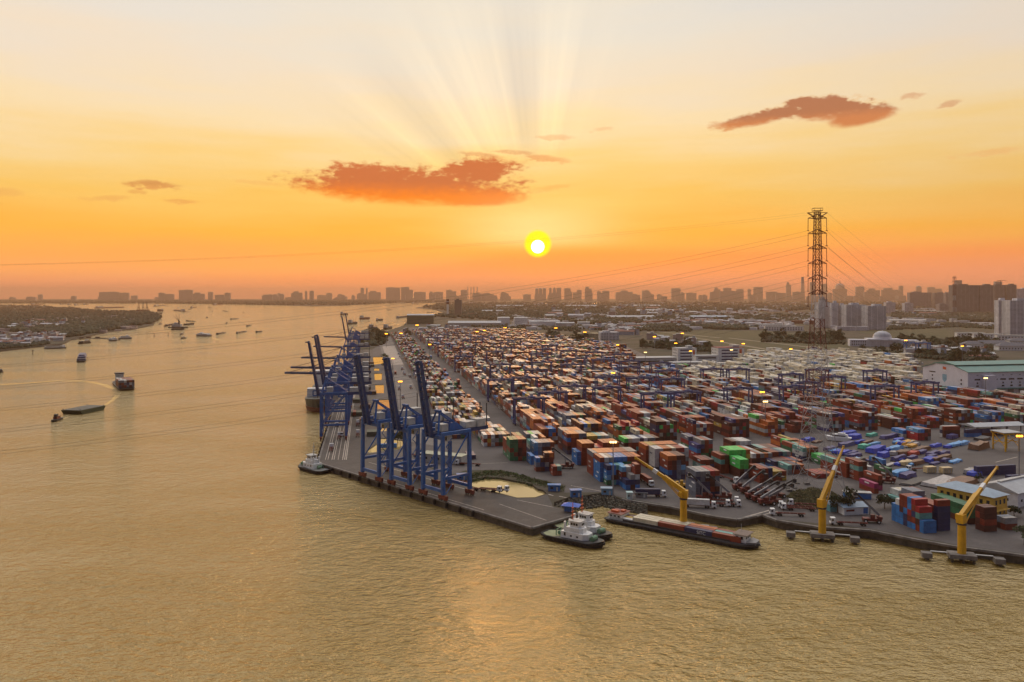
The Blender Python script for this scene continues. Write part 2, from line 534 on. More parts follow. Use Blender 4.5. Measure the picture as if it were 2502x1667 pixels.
M_HULLR = mat('rust_red_hull', (0.16, 0.045, 0.028), 0.6, var=0.3)
M_WIRE = mat('wire', (0.05, 0.035, 0.028), 0.6)
M_BARK = mat('bark', (0.07, 0.05, 0.035), 0.9)
M_LEAF = mat('leaves', (0.042, 0.058, 0.020), 0.8, var=0.5, scale=0.5, rnd=0.35)
M_LEAFF = mat('far_leaves', (0.048, 0.052, 0.024), 0.9, var=0.55, scale=0.012)
M_TGREEN = mat('green_roof_sheet', (0.07, 0.20, 0.17), 0.55, var=0.1, scale=0.1)
M_LAMP = glow('sodium_lamp', (1.0, 0.36, 0.02), 6.0)
M_LAMPW = glow('white_lamp', (1.0, 0.66, 0.22), 4.0)

# ---------------------------------------------------------------- yard axes: A runs away from the river, B along it
VA = (900 - CX) / F
A = Vector((VA, 1, 0)).normalized()
B = Vector((A.y, -A.x, 0))
RZA = math.atan2(A.y, A.x)           # heading of A
RZB = math.atan2(B.y, B.x)
O0 = at(1230, 1050)


def uv(u, v, z=0.0):
    p = O0 + B * u + A * v
    return Vector((p.x, p.y, z))


def pxs(pts, z=0.0):
    return [at(x, y, z) for x, y in pts]


def sheet(name, outer, holes, z, material, kind='structure', label=None, wall_to=None, wall_mat=None):
    """flat ground sheet with holes; with wall_to its edges go down as walls"""
    loops = [[Vector((p[0], p[1])) for p in l] for l in [outer] + holes]
    flat = [p for l in loops for p in l]
    edges, i0 = [], 0
    for l in loops:
        edges += [(i0 + i, i0 + (i + 1) % len(l)) for i in range(len(l))]
        i0 += len(l)
    cv, ce, cf = geometry.delaunay_2d_cdt(flat, edges, [], 0, 1e-4)[:3]

    def inside(l, x, y):
        k = False
        for p, q in zip(l, l[1:] + l[:1]):
            if (p.y > y) != (q.y > y) and x < (q.x - p.x) * (y - p.y) / (q.y - p.y) + p.x:
                k = not k
        return k
    fs = []
    for t in cf:
        g = sum((cv[i] for i in t), Vector((0, 0))) / len(t)
        if inside(loops[0], g.x, g.y) and not any(inside(l, g.x, g.y) for l in loops[1:]):
            a, b, c = (cv[i] for i in t[:3])
            fs.append(tuple(t) if (b - a).cross(c - a) > 0 else tuple(t)[::-1])
    vs = [(p.x, p.y, z) for p in cv]
    me = bpy.data.meshes.new(name)
    nt = len(fs)
    if wall_to is not None:
        for l in loops:
            for p, q in zip(l, l[1:] + l[:1]):
                n = len(vs)
                vs += [(p.x, p.y, z), (q.x, q.y, z), (q.x, q.y, wall_to), (p.x, p.y, wall_to)]
                fs.append((n, n + 1, n + 2, n + 3))
    me.from_pydata(vs, [], fs)
    me.materials.append(material)
    if wall_mat:
        me.materials.append(wall_mat)
        for i, p in enumerate(me.polygons):
            p.material_index = 1 if i >= nt else 0
    o = bpy.data.objects.new(name, me)
    col.objects.link(o)
    o['kind'] = kind
    if label:
        o['label'] = label
    return o


WZ = -3.5                                   # level of the river
G_LAND = ground_mat('land', [(0.30, (0.024, 0.028, 0.011)), (0.44, (0.036, 0.036, 0.017)), (0.52, (0.072, 0.058, 0.040)), (0.60, (0.030, 0.034, 0.014)), (0.72, (0.10, 0.085, 0.066))], 0.0062, 9.0)
G_YARD = ground_mat('yard_asphalt', [(0.3, (0.060, 0.053, 0.052)), (0.48, (0.098, 0.088, 0.085)), (0.55, (0.084, 0.075, 0.073)), (0.72, (0.145, 0.130, 0.122))], 0.03, 7.0, 0.8, 0.9, 0.16)
G_QUAY = ground_mat('quay_asphalt', [(0.3, (0.045, 0.039, 0.036)), (0.5, (0.080, 0.070, 0.064)), (0.58, (0.066, 0.058, 0.053)), (0.72, (0.112, 0.098, 0.088))], 0.05, 7.0, 0.75, 0.9, 0.15)
G_ROAD = ground_mat('road', [(0.3, (0.15, 0.135, 0.125)), (0.7, (0.21, 0.19, 0.17))], 0.03, 6.0)
G_GRASS = ground_mat('grass', [(0.3, (0.045, 0.055, 0.018)), (0.5, (0.085, 0.082, 0.030)), (0.7, (0.13, 0.105, 0.045))], 0.02, 8.0)
G_MARK = mat('worn_white_marking', (0.42, 0.36, 0.30), 0.8, var=0.35, scale=0.6)
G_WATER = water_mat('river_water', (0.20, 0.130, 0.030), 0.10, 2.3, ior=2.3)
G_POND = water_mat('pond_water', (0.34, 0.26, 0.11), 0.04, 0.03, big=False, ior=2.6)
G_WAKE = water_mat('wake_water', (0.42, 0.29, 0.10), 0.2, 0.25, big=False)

C0 = at(777, 1131)
pier_far = C0 + A * 980
front = [(1300, 1290), (1417, 1256), (1408, 1249), (1353, 1236), (1354, 1227), (1392, 1215), (1471, 1205), (1496, 1210), (1520, 1220), (1581, 1230),
         (1642, 1239), (1688, 1250), (1745, 1262), (1801, 1270), (1862, 1258), (1900, 1272), (2000, 1288), (2126, 1296), (2240, 1319), (2345, 1337), (2494, 1356), (2720, 1392)]
shore_r = [(884, 808), (905, 800), (935, 812), (985, 796), (994, 786), (1056, 775), (1083, 763), (1060, 755), (1017, 752), (1045, 748), (1078, 745), (1092, 741), (1112, 739.6)]
shore_f = [(1006, 739.6), (924, 741.5), (850, 746.0), (760, 748.0), (700, 746), (600, 743), (500, 742), (380, 741.2), (150, 741), (-300, 740.6)]
FAR = 21000.0
outer = [C0] + pxs(front) + [Vector((FAR, 300, 0)), Vector((FAR, FAR, 0)), Vector((-FAR, FAR, 0)), Vector((-FAR, at(-300, 740.6).y, 0))] + pxs(shore_f)[::-1] + pxs(shore_r)[::-1] + [pier_far]
ponds_px = {
    'front': [(1130, 1182), (1139, 1174), (1186, 1166), (1222, 1167), (1252, 1173), (1285, 1179), (1301, 1184), (1314, 1194), (1327, 1197), (1336, 1206), (1307, 1215), (1263, 1216), (1229, 1207)],
    'bend': [(888, 1073), (940, 1071), (985, 1076), (984, 1088), (975, 1098), (902, 1107), (889, 1095)],
    'b2': [(889, 1043), (954, 1045), (953, 1053), (890, 1056)], 'b3': [(908, 977), (952, 976), (953, 998), (914, 1001)],
    'b4': [(890, 941), (938, 940), (938, 961), (891, 961)], 'b5': [(887, 914), (934, 912), (932, 929), (887, 928)],
    'b6': [(891, 900), (926, 900), (927, 906), (891, 906)], 'b7': [(892, 873), (940, 872), (940, 888), (914, 891), (893, 890)],
    'b8': [(883, 857), (904, 856.5), (904, 861.5), (884, 862)], 'b9': [(912, 836), (934, 834), (934, 841), (914, 843)]}
holes = [pxs(p) for p in ponds_px.values()]
lake_px = [[(1320, 741.0), (1352, 740.8), (1352, 741.9), (1322, 742.1)], [(1636, 729.8), (1676, 729.4), (1676, 731.4), (1640, 731.8)], [(1674, 754), (1712, 752.6), (1714, 755.5), (1690, 757)],
           [(1450, 740.4), (1500, 739.6), (1500, 741.2), (1452, 741.8)], [(1590, 805.8), (1626, 805.2), (1626, 807.6), (1592, 808)], [(2196, 732.6), (2222, 732.2), (2222, 735.4), (2196, 735.6)],
           [(980, 745.4 + 60), (982, 805.0), (984, 806)]]
lake_holes = [pxs(p) for p in lake_px[:6]]
land = sheet('land', outer, holes + lake_holes, 0.0, G_LAND, wall_to=-6.0, wall_mat=M_CONCD)
west = sheet('river_bank', pxs([(396, 772), (392, 778), (378, 783), (375, 793), (330, 802), (268, 809), (215, 820), (178, 826), (152, 839), (71, 847), (0, 855), (-300, 880), (-700, 900), (-700, 742), (-60, 742.5), (36, 745.4), (107, 747.4), (178, 752), (268, 760), (357, 761), (385, 766)]), [], -0.6, G_LAND, wall_to=-6.0, wall_mat=M_CONCD)
water = sheet('river', [(-FAR, -3000), (FAR, -3000), (FAR, FAR), (-FAR, FAR)], [], WZ, G_WATER)
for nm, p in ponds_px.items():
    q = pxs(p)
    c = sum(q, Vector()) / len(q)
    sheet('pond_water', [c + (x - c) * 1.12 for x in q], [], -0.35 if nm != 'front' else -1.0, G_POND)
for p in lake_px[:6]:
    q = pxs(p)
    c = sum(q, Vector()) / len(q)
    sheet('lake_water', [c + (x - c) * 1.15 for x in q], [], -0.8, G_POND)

# paved areas, each sheet a little above the one below
yard_out = [C0 + A * 62 + B * 36, at(884, 1108), at(1040, 1138), at(1108, 1160), at(1136, 1150), at(1215, 1148), at(1383, 1186), at(1378, 1204), at(1470, 1203), at(1520, 1216), at(1642, 1236), at(1745, 1259), at(1801, 1267), at(1862, 1255), at(1900, 1269), at(2126, 1292), at(2345, 1333), at(2494, 1352), at(2720, 1388),
            Vector((900, 330, 0)), Vector((900, 640, 0)), at(2600, 985), at(2250, 905), at(2240, 872), at(2100, 866), at(1860, 862), at(1800, 884), at(1620, 888), at(1530, 846), at(1450, 838), at(1340, 822), at(1240, 800), at(990, 800), C0 + A * 973 + B * 36]
sheet('yard_pavement', yard_out, [pxs(ponds_px[k]) for k in ponds_px if k not in ('front', 'b9')], 0.02, G_YARD)
P_W = 118.0
pier_out = [C0 + B * 0.6, C0 + A * 975 + B * 0.6, C0 + A * 975 + B * 37, C0 + A * 60 + B * 37, at(884, 1110), at(1040, 1140), at(1100, 1163), at(1130, 1186), at(1228, 1209.5), at(1263, 1218), at(1308, 1217), at(1337, 1209), at(1348, 1230), at(1350, 1238), at(1405, 1251), at(1412, 1255), at(1299, 1287.5)]
sheet('quay_pavement', pier_out, [], 0.045, G_QUAY)
road_a = [uv(-76, -30), uv(-50, -60), uv(-46, 1500), uv(-76, 1500)]
sheet('road', road_a, [], 0.07, G_ROAD)
sheet('road_sunlit_patch', [uv(-70, 560), uv(-49, 560), uv(-48, 980), uv(-72, 980)], [], 0.10, mat('road_painted_sunlight', (0.30, 0.25, 0.21), 0.7, var=0.1, scale=0.05))  # sunlit stretch of the road, its light put into a paler colour
mk = MB()


def stripe(p, q, w, z=0.09):
    p, q = Vector(p), Vector(q)
    d = (q - p).normalized()
    s = Vector((d.y, -d.x, 0)) * w / 2
    mk.add([(a.x, a.y, z) for a in (p - s, p + s, q + s, q - s)], [(0, 1, 2, 3)])


for px0, px1, w in ((778, 804, 0.5), (795, 815, 0.4), (801, 822, 0.4), (811, 832, 0.5), (816, 836, 0.4), (826, 843, 0.35), (837, 848, 0.5), (842, 856, 0.5), (846, 860, 0.5)):
    q = at(px0, 1124)
    stripe(q, q + A * (520 if px0 > 800 else 380), w)
fd = (at(1300, 1290) - C0).normalized()
fn = Vector((-fd.y, fd.x, 0))
fn = fn if fn.y > 0 else -fn
stripe(C0 + fd * 60 + fn * 3.5, C0 + fd * 145 + fn * 3.5, 0.45)
stripe(C0 + fd * 20 + fn * 22.5, C0 + fd * 118 + fn * 22.5, 0.5)
stripe(at(1263, 1222), at(1352, 1240), 0.45)
stripe(at(1220, 1232), at(1335, 1272), 0.4)
stripe(at(1395, 1187), at(1470, 1201), 0.5)
stripe(at(1340, 1208), at(1352, 1212), 0.8)
stripe(at(1366, 1213), at(1385, 1217), 0.8)
stripe(at(1160, 1134), at(1240, 1131), 0.5)
stripe(at(1806, 1268), at(1885, 1246), 0.9)
stripe(at(1850, 1262), at(1900, 1250), 0.6)
stripe(at(2355, 1147), at(2385, 1141), 0.7)
stripe(at(2432, 1130), at(2486, 1117), 0.7)
o = mk.build('road_markings', G_MARK)
o['kind'] = 'structure'
# grass fields and tracks beyond the yard
G_FIELD = ground_mat('field', [(0.3, (0.034, 0.040, 0.013)), (0.48, (0.070, 0.066, 0.024)), (0.56, (0.045, 0.048, 0.017)), (0.7, (0.105, 0.085, 0.042))], 0.012, 7.0)
for p in ([(1600, 812), (1660, 808), (1850, 808), (1960, 816), (2080, 838), (2080, 850), (1900, 858), (1760, 848), (1680, 826), (1605, 818)], [(2070, 806), (2200, 798), (2330, 806), (2330, 826), (2200, 830)],
          [(2170, 786), (2300, 783), (2440, 792), (2440, 806), (2250, 800)], [(1740, 757), (1860, 755), (1870, 764), (1750, 766)]):
    sheet('field', pxs(p), [], 0.03, G_FIELD)
for p in ([(0, 772), (120, 772), (180, 784), (100, 790), (0, 786)],):
    sheet('field', pxs(p), [], -0.5, G_FIELD)
for a, b, w in (((1612, 811), (1760, 826), 9), ((1700, 826), (1960, 868), 8), ((1780, 826), (1990, 850), 8)):
    p, q = at(*a), at(*b)
    d = (q - p).normalized()
    s = Vector((d.y, -d.x, 0)) * w / 2
    sheet('track', [p - s, p + s, q + s, q - s], [], 0.07, mat('pale_track', (0.30, 0.24, 0.17), 0.9))

# quay edge beam, bollards and hanging fenders
eb = MB()
pts = [C0] + pxs(front)
for a, b in zip(pts[:2], pts[1:3]):
    eb.beam((a.x, a.y, -0.1), (b.x, b.y, -0.1), 1.2, 0.8)
eb.beam((C0.x, C0.y, -0.1), tuple((C0 + A * 975) + Vector((0, 0, -0.1))), 1.2, 0.8)
for a, b in zip(pts[9:-1], pts[10:]):
    eb.beam((a.x, a.y, -0.15), (b.x, b.y, -0.15), 1.4, 0.9)
tag(eb.build('quay_edge', M_CONC), kind='structure')
fm = MB()
fm.box(0, 0, -2.6, 1.0, 0.9, 2.5)
fm.cyl((0, -0.55, -2.5), (0, -0.55, -0.4), 0.45, n=8)
fm_me = fm.mesh('fender', M_BLACK)
outn = -fn
for i in range(15):
    p = C0 + fd * (8 + i * 9.6) + outn * 0.95
    o = bpy.data.objects.new('fender', fm_me)
    col.objects.link(o)
    o.location = (p.x, p.y, 0)
    o.rotation_euler = (0, 0, math.atan2(fd.y, fd.x))
    tag(o, 'dark rubber fender hanging on the front wall of the crane quay', 'fender', 'fenders along the front of the crane quay')
for i in range(16):
    p = C0 + A * (14 + i * 11.0) - B * 0.95
    o = bpy.data.objects.new('fender', fm_me)
    col.objects.link(o)
    o.location = (p.x, p.y, 0.6)
    o.rotation_euler = (0, 0, RZA + math.pi)
    tag(o, 'dark fender sticking up along the river edge of the long pier', 'fender', 'fenders along the long pier')
# stone bank of the small dock and grass bank of the pond
rip = MB()
bank = [(1356, 1234), (1394, 1219), (1471, 1209), (1496, 1214), (1520, 1224), (1581, 1234)]
for (a, b) in zip(bank[:-1], bank[1:]):
    for i in range(int((b[0] - a[0]) * 3.2)):
        t, k = random.random(), random.random()
        p = at(a[0] + (b[0] - a[0]) * t, a[1] + (b[1] - a[1]) * t + k * (13 if a[0] < 1500 else 7))
        r = random.uniform(0.3, 0.95)
        rip.prism([(p.x + r * random.uniform(.6, 1) * math.cos(j * 1.257), p.y + r * random.uniform(.6, 1) * math.sin(j * 1.257)) for j in range(5)], -4.4 - 0.2 * k, 0.2 - 3.4 * k + r * 0.4, random.uniform(.5, .8))
tag(rip.build('riprap', mat('bank_stone', (0.13, 0.12, 0.09), 0.9, var=0.5, scale=0.9)), 'rough stone bank round the small dock', kind='stuff')


def leaves(mb, c, r, n, size, flat=1.0):
    for _ in range(n):
        while True:
            q = Vector((random.uniform(-1, 1), random.uniform(-1, 1), random.uniform(-1, 1)))
            if 0.2 < q.length < 1:
                break
        p = Vector((c[0] + q.x * r, c[1] + q.y * r, c[2] + q.z * r * flat))
        a = Vector((random.gauss(0, 1), random.gauss(0, 1), random.gauss(0, 1))).normalized()
        b = a.orthogonal().normalized()
        s = size * random.uniform(0.6, 1.3)
        mb.add([p - a * s, p + b * s * .6, p + a * s, p - b * s * .6], [(0, 1, 2, 3)])


gb = MB()
gl = [(1128, 1172), (1150, 1165), (1186, 1159), (1225, 1158), (1262, 1165), (1300, 1176), (1340, 1187), (1375, 1195)]
for a, b in zip(gl[:-1], gl[1:]):
    for i in range(int((b[0] - a[0]) * 4.0)):
        t, k = random.random(), random.random()
        p = at(a[0] + (b[0] - a[0]) * t, a[1] + (b[1] - a[1]) * t - 6 + k * 15)
        leaves(gb, (p.x, p.y, 0.3 - k * 1.0), 0.9, 5, 0.55, 0.8)
tag(gb.build('grass', mat('bank_grass', (0.055, 0.075, 0.018), 0.9, var=0.5, scale=0.3)), 'green grass bank along the far side of the quay pond', kind='stuff')
gb = MB()
for i in range(900):
    a, r = random.uniform(0, 6.28), math.sqrt(random.random())
    p = at(1985 + 62 * r * math.cos(a), 1220 + 26 * r * math.sin(a))
    leaves(gb, (p.x, p.y, 0.7 * (1 - r) + 0.2), 0.9, 5, 0.6, 0.6)
tag(gb.build('grass', mat('rough_grass', (0.085, 0.075, 0.026), 0.9, var=0.5, scale=0.3)), 'rough brownish grass under the tall lattice pylon', kind='stuff')
# smooth wakes left on the river
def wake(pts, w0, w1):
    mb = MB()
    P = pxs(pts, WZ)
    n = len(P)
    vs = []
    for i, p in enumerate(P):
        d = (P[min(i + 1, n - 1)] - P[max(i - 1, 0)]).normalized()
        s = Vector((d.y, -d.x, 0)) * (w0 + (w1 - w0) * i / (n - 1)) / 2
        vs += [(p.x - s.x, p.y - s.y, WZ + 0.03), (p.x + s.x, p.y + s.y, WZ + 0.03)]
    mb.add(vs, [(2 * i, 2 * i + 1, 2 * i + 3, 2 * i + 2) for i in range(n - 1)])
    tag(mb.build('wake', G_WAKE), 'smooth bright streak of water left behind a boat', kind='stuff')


wake([(278, 951), (255, 941), (225, 934), (190, 931), (140, 931), (70, 936), (0, 940)], 6, 13)
wake([(243, 997), (262, 987), (276, 977), (288, 966)], 2.5, 5)
wake([(512, 824), (535, 831), (575, 832), (640, 828)], 5, 14)
wake([(430, 829), (455, 825), (480, 820)], 3, 7)
wake([(552, 812), (565, 810)], 3, 6)
wake([(148, 1026), (165, 1020)], 1.5, 2.5)

# ---------------------------------------------------------------- shipping containers
CCOL = {'r': ('rust red', (0.22, 0.034, 0.016)), 'd': ('dark brown', (0.085, 0.020, 0.015)), 'o': ('orange', (0.42, 0.11, 0.02)), 'n': ('navy blue', (0.022, 0.030, 0.095)),
        'b': ('bright blue', (0.025, 0.16, 0.42)), 'l': ('light blue', (0.12, 0.32, 0.52)), 's': ('grey blue', (0.13, 0.15, 0.19)), 'w': ('white', (0.52, 0.52, 0.50)),
        'c': ('cream', (0.55, 0.49, 0.36)), 'g': ('dark green', (0.025, 0.14, 0.06)), 'v': ('bright green', (0.06, 0.46, 0.09)), 't': ('teal', (0.12, 0.31, 0.28)),
        'y': ('ochre', (0.40, 0.26, 0.04)), 'm': ('magenta', (0.30, 0.02, 0.10)), 'k': ('crimson', (0.34, 0.025, 0.03)), 'e': ('grey', (0.24, 0.235, 0.23)), 'p': ('purple blue', (0.055, 0.05, 0.17))}
CMAT = {k: mat('container_' + v[0].replace(' ', '_'), v[1], 0.48, var=0.22, scale=0.45, rnd=0.14) for k, v in CCOL.items()}
GENERAL = 'rrrrrrrrrrrrrddddddoookkwwwccsssnnnbblggvtyep'
YARDPAL = 'r' * 14 + 'd' * 8 + 'oookkkwwwwwcccssssnnnbbbggvtyeep'
CW, CH, L40, L20 = 2.44, 2.6, 12.19, 6.06
recs = []        # every container: dict(c=(x,y,z base), rz, L, k, stack, col, bay, tier)


def stack(name, p, ncol, nbay, tiers, cols, L=L40, rz=RZA, noise=0.12, gap=0.5, seed=0, uneven=0):
    """p: ground point of the near left corner. cols: one string of colour letters per tier from the ground, front bay; tiers: list of heights per bay or number"""
    rr = random.Random(sum(map(ord, name)) + seed)
    a = Vector((math.cos(rz), math.sin(rz), 0))
    b = Vector((a.y, -a.x, 0))
    for j in range(nbay):
        for i in range(ncol):
            h = tiers
            if isinstance(tiers, (list, tuple)):
                row = tiers[min(j, len(tiers) - 1)]
                h = row if isinstance(row, int) else int(row[min(i, len(row) - 1)])
            if uneven and rr.random() < uneven:
                h = max(0, h - 1)
            for t in range(h):
                s = cols[min(t, len(cols) - 1)]
                k = s[(i + (j * 3 if j else 0)) % len(s)]
                if k == 'x' or rr.random() < noise:
                    k = rr.choice(GENERAL)
                q = p + b * (CW / 2 + i * (CW + 0.12)) + a * (L / 2 + j * (L + gap))
                recs.append(dict(c=(q.x, q.y, 0.03 + t * CH), rz=rz, L=L, k=k, st=name, col=i, bay=j, t=t, nb=nbay, nt=h))


# the free stacks between the gantry rows and the dock
RZN = math.atan2(1.0, (790 - CX) / F)
stack('the stack with two green containers near the quay pond', at(1246, 1127), 4, 2, ['5555', '4455'], ['ggrgg', 'grdrr', 'rgdrr', 'ggrrr', 'ggrdo'], noise=0.05)
stack('the low stack behind the green one near the quay pond', at(1296, 1110), 4, 2, ['3434', '4444'], ['rrdr', 'rtrr', 'twro', 'wwco'], noise=0.1)
stack('the block with light blue corner beside the quay pond', at(1305, 1124), 5, 1, ['44444'], ['bddrr', 'bsder', 'lsddr', 'lessr'], noise=0.05)
stack('the mixed stack nearest the quay pond', at(1310, 1153), 4, 1, ['3344'], ['rdnr', 'snrd', 'bddr', 'yedo'], noise=0.05, L=L20)
stack('the small crimson pair nearest the quay pond', at(1351, 1163), 2, 1, ['22'], ['rr', 'rt'], L=L20, noise=0)
stack('the blue corner of the mixed stack', at(1297, 1136), 1, 1, [2], ['b', 'b'], noise=0)
stack('the rust block left of the ochre tops', at(1386, 1111), 5, 2, ['55555', '55555'], ['ndrdd', 'drrdd', 'rrrdd', 'rrrsd', 'rooss'], noise=0.05)
stack('the block with ochre and white tops', at(1432, 1106), 6, 1, ['444444'], ['rrdrrd', 'rrgrdr', 'rrrgrr', 'yyytcw'], noise=0.05)
stack('the blue column at the corner of the orange topped block', at(1410, 1137), 1, 1, [3], ['b', 'b', 'b'], noise=0)
stack('the wide orange topped block', at(1422, 1138), 9, 1, ['555445555'], ['rrdrrdrrr', 'rrddrdrrd', 'rrdnnkrrd', 'rrrnkkrkr', 'ooreerooo'], noise=0.03)
stack('the tall block with red corner behind the lamp mast', at(1449, 1164), 10, 1, [5], ['rrrddrdrdd', 'rrdrdrrdrr', 'rrrrddrrrr', 'rrrrrrrrrr', 'ooooorrree'], noise=0.02)
stack('the tall block with bright blue side by the lamp mast', at(1466, 1178), 9, 1, ['555555555'], ['bbndgrdrr', 'bblndrgrr', 'bbbdnrdrr', 'bebbbggrr', 'rwebbbrro'], noise=0.02)
stack('the blue fronted stack at the foot of the lamp mast', at(1483, 1186), 4, 1, ['4444'], ['gtbg', 'lddg', 'bbdb', 'nbtl'], L=L20, noise=0)
stack('the mixed stack by the truck with the long blue box', at(1529, 1198), 3, 2, ['235', '444'], ['bdb', 'nnn', 'rew', 'lwr', 'eer'], L=L20, noise=0)
stack('the green and cream row behind the tall blocks', at(1526, 1113), 9, 1, [4], ['gdrrdrrdr', 'crrtdrdrr', 'drrrrrrdr', 'vcwwnwesd'], noise=0.02)
stack('the cream container behind the dark row', at(1554, 1102), 4, 1, ['5544'], ['rrdr', 'drrd', 'rrrr', 'nrrr', 'corr'], noise=0)
stack('the block with ochre and orange tops beyond the yellow jib', at(1578, 1144), 8, 1, [5], ['rrrdrdrd', 'rdrrdrrd', 'rrdrrddr', 'rrvrvrrr', 'oyyooooo'], noise=0.02)
stack('the block with red and white ends', at(1600, 1153), 8, 1, [5], ['sseddree', 'wsrdeeer', 'wsrdwrre', 'wndrdwww', 'wwoocrkw'], noise=0.02)
stack('the orange topped stack beside the yellow jib', at(1632, 1173), 4, 1, ['5555'], ['nnsn', 'bnss', 'rdsl', 'rdsd', 'oodd'], noise=0)
stack('the short stack right of the red and white ends', at(1714, 1158), 3, 1, ['333'], ['trn', 'trn', 'rrd'], noise=0.02)
stack('the grey blue stack behind two reach stackers', at(1700, 1217), 5, 1, ['55555'], ['sndnn', 'snnrd', 'snnds', 'nsdds', 'seekr'], noise=0)
stack('the purple block with one bright blue container', at(1703, 1129), 4, 2, ['4555', '5544'], ['drdd', 'kggd', 'bdrg', 'pprk', 'pers'], noise=0.05)
stack('the block with four green ends under ochre tops', at(1761, 1158), 7, 1, ['4455555'], ['rrdgrdd', 'rrdrrgd', 'tdrrggd', 'rdvvgvy', 'rovvvvo'], noise=0)
stack('the bright green pair', at(1808, 1170), 2, 1, ['44'], ['ds', 'ds', 'vv', 'vv'], noise=0)
stack('the brown stack behind the idle reach stackers', at(1856, 1181), 3, 1, ['333'], ['rdd', 'rdn', 'rrn'], noise=0.05)
stack('the ochre topped stack behind the idle reach stackers', at(1890, 1176), 3, 1, ['222'], ['rry', 'yyr'], noise=0.0)
stack('the low dark row with pale tops', at(1838, 1142), 5, 3, ['33333', '33333', '44444'], ['rnckd', 'dsnrd', 'wreoe', 'weeww'], noise=0.25)
stack('the long low dark row', at(1891, 1150), 7, 3, ['2222222', '3333333', '3333333'], ['cekdrdd', 'ndddrnr', 'nterdrr'], noise=0.2)
stack('the teal topped pair left of the pylon', at(1925, 1160), 4, 1, ['2222'], ['krrd', 'tdns'], noise=0.1)
stack('the stepped block with one green container', at(1932, 1110), 4, 2, ['3333', '3232'], ['drnr', 'ndro', 'vyor'], noise=0.05)
stack('the orange and teal block behind the pylon', at(1962, 1126), 4, 2, ['3333', '3333'], ['ndrr', 'rdrg', 'torr'], noise=0.05)
stack('the green pair behind the pylon', at(2010, 1138), 3, 1, ['222'], ['grg', 'vvg'], noise=0.0)
stack('the low orange row under the pylon', at(1995, 1170), 5, 1, ['11111'], ['rdrod'], noise=0.1)
stack('the red block left of the lettered containers', at(2068, 1168), 2, 2, ['33', '33'], ['rr', 'rr', 'rt'], noise=0)
stack('the lettered stack behind the yellow jib', at(2098, 1176), 2, 1, ['44'], ['rd', 'rd', 'td', 'rd'], noise=0)
stack('the white pair beside the lettered stack', at(2122, 1176), 1, 1, [3], ['r', 'w', 'w'], L=L20, noise=0)
stack('the long crimson row behind the blue roofed shed', at(2146, 1199), 1, 1, [3], ['m', 'd', 'r'], noise=0)
stack('the magenta container behind the blue roofed shed', at(2136, 1207), 1, 1, [2], ['r', 'm'], noise=0)
stack('the green container carried beside a reach stacker', at(2170, 1168), 1, 1, [2], ['d', 'g'], noise=0)
stack('the blue containers behind the green one', at(2156, 1146), 1, 1, [2], ['n', 'b'], noise=0)
# turned a quarter: long sides face the dock
RZC = RZB
stack('the blue and red stack by the quay edge', at(2247, 1300), 1, 1, ['2'], ['b', 'b'], L=L20, rz=RZC, noise=0)
for i, (h, cs) in enumerate([(4, 'rdtk'), (5, 'brnrk'), (5, 'brkbb'), (5, 'nnbrr'), (5, 'bbdrr'), (4, 'bbbw'), (3, 'bbb')]):
    stack('the blue and red stack by the quay edge', at(2247, 1300) + A * (CW + 0.12) * (i + 1), 1, 1, [h], list(cs), L=L20, rz=RZC, noise=0)
    for r in recs[-h:]:
        r['col'] = i + 1
stack('the navy stack beside the blue and red one', at(2281, 1294), 1, 1, [5], list('nnnnr'), L=L20, rz=RZC, noise=0)
for i in range(1, 9):
    stack('the navy stack beside the blue and red one', at(2281, 1294) + A * (CW + 0.12) * i, 1, 1, [4 if i < 6 else 5], ['ndn', 'nnd', 'nrn', 'rdr', 'bb'], L=L20, rz=RZC, noise=0.1)
    for r in recs[-(4 if i < 6 else 5):]:
        r['col'] = i
stack('the dark red stack in front of the yellow office', at(2383, 1292), 2, 1, ['44'], ['dd', 'dr', 'rd', 'dd'], L=L20, rz=RZC, noise=0)
for i in range(1, 10):
    stack('the dark green row in front of the yellow office', at(2366, 1282) + A * (CW + 0.12) * i, 1, 1, [3], ['dgd', 'ggd', 'gdt', 'rg'], L=L20, rz=RZC, noise=0.1)
    for r in recs[-3:]:
        r['col'] = i
stack('the grey over red pair by the yellow office corner', at(2433, 1288), 2, 1, ['22'], ['dr', 'se'], L=L20, rz=RZC, noise=0)
stack('the white and rusty pair left of the yellow office', at(2195, 1225), 6, 1, ['222221'], ['rwlwew', 'wcwerd'], L=L20, rz=RZA, noise=0)
stack('the teal container behind the blue and red stack', at(2208, 1236), 2, 1, ['11'], ['te'], rz=RZA, noise=0)
stack('the navy pair on the open yard', at(2379, 1161), 1, 2, ['2', '2'], ['n', 'n'], rz=RZC, noise=0)
stack('the long navy box at the edge of the white shed', at(2456, 1172), 1, 1, [1], ['n'], rz=RZC, noise=0)
stack('the blue over white pair on the open yard', at(2206, 1070), 3, 1, ['222'], ['wed', 'bbr'], noise=0)
stack('the light blue over crimson block on the open yard', at(2243, 1077), 4, 1, ['3333'], ['kkde', 'krkd', 'lbdr'], noise=0)
stack('the striped white and navy stack on the open yard', at(2296, 1067), 2, 1, ['33'], ['wd', 'nd', 'wr'], rz=RZC, noise=0)
stack('the blue stack beside the grey canopy', at(2355, 1067), 1, 2, ['2', '2'], ['bd', 'nn'], rz=RZC, noise=0)
# left part of the yard beside the canal road, bay by bay
NSTACK = len(recs)


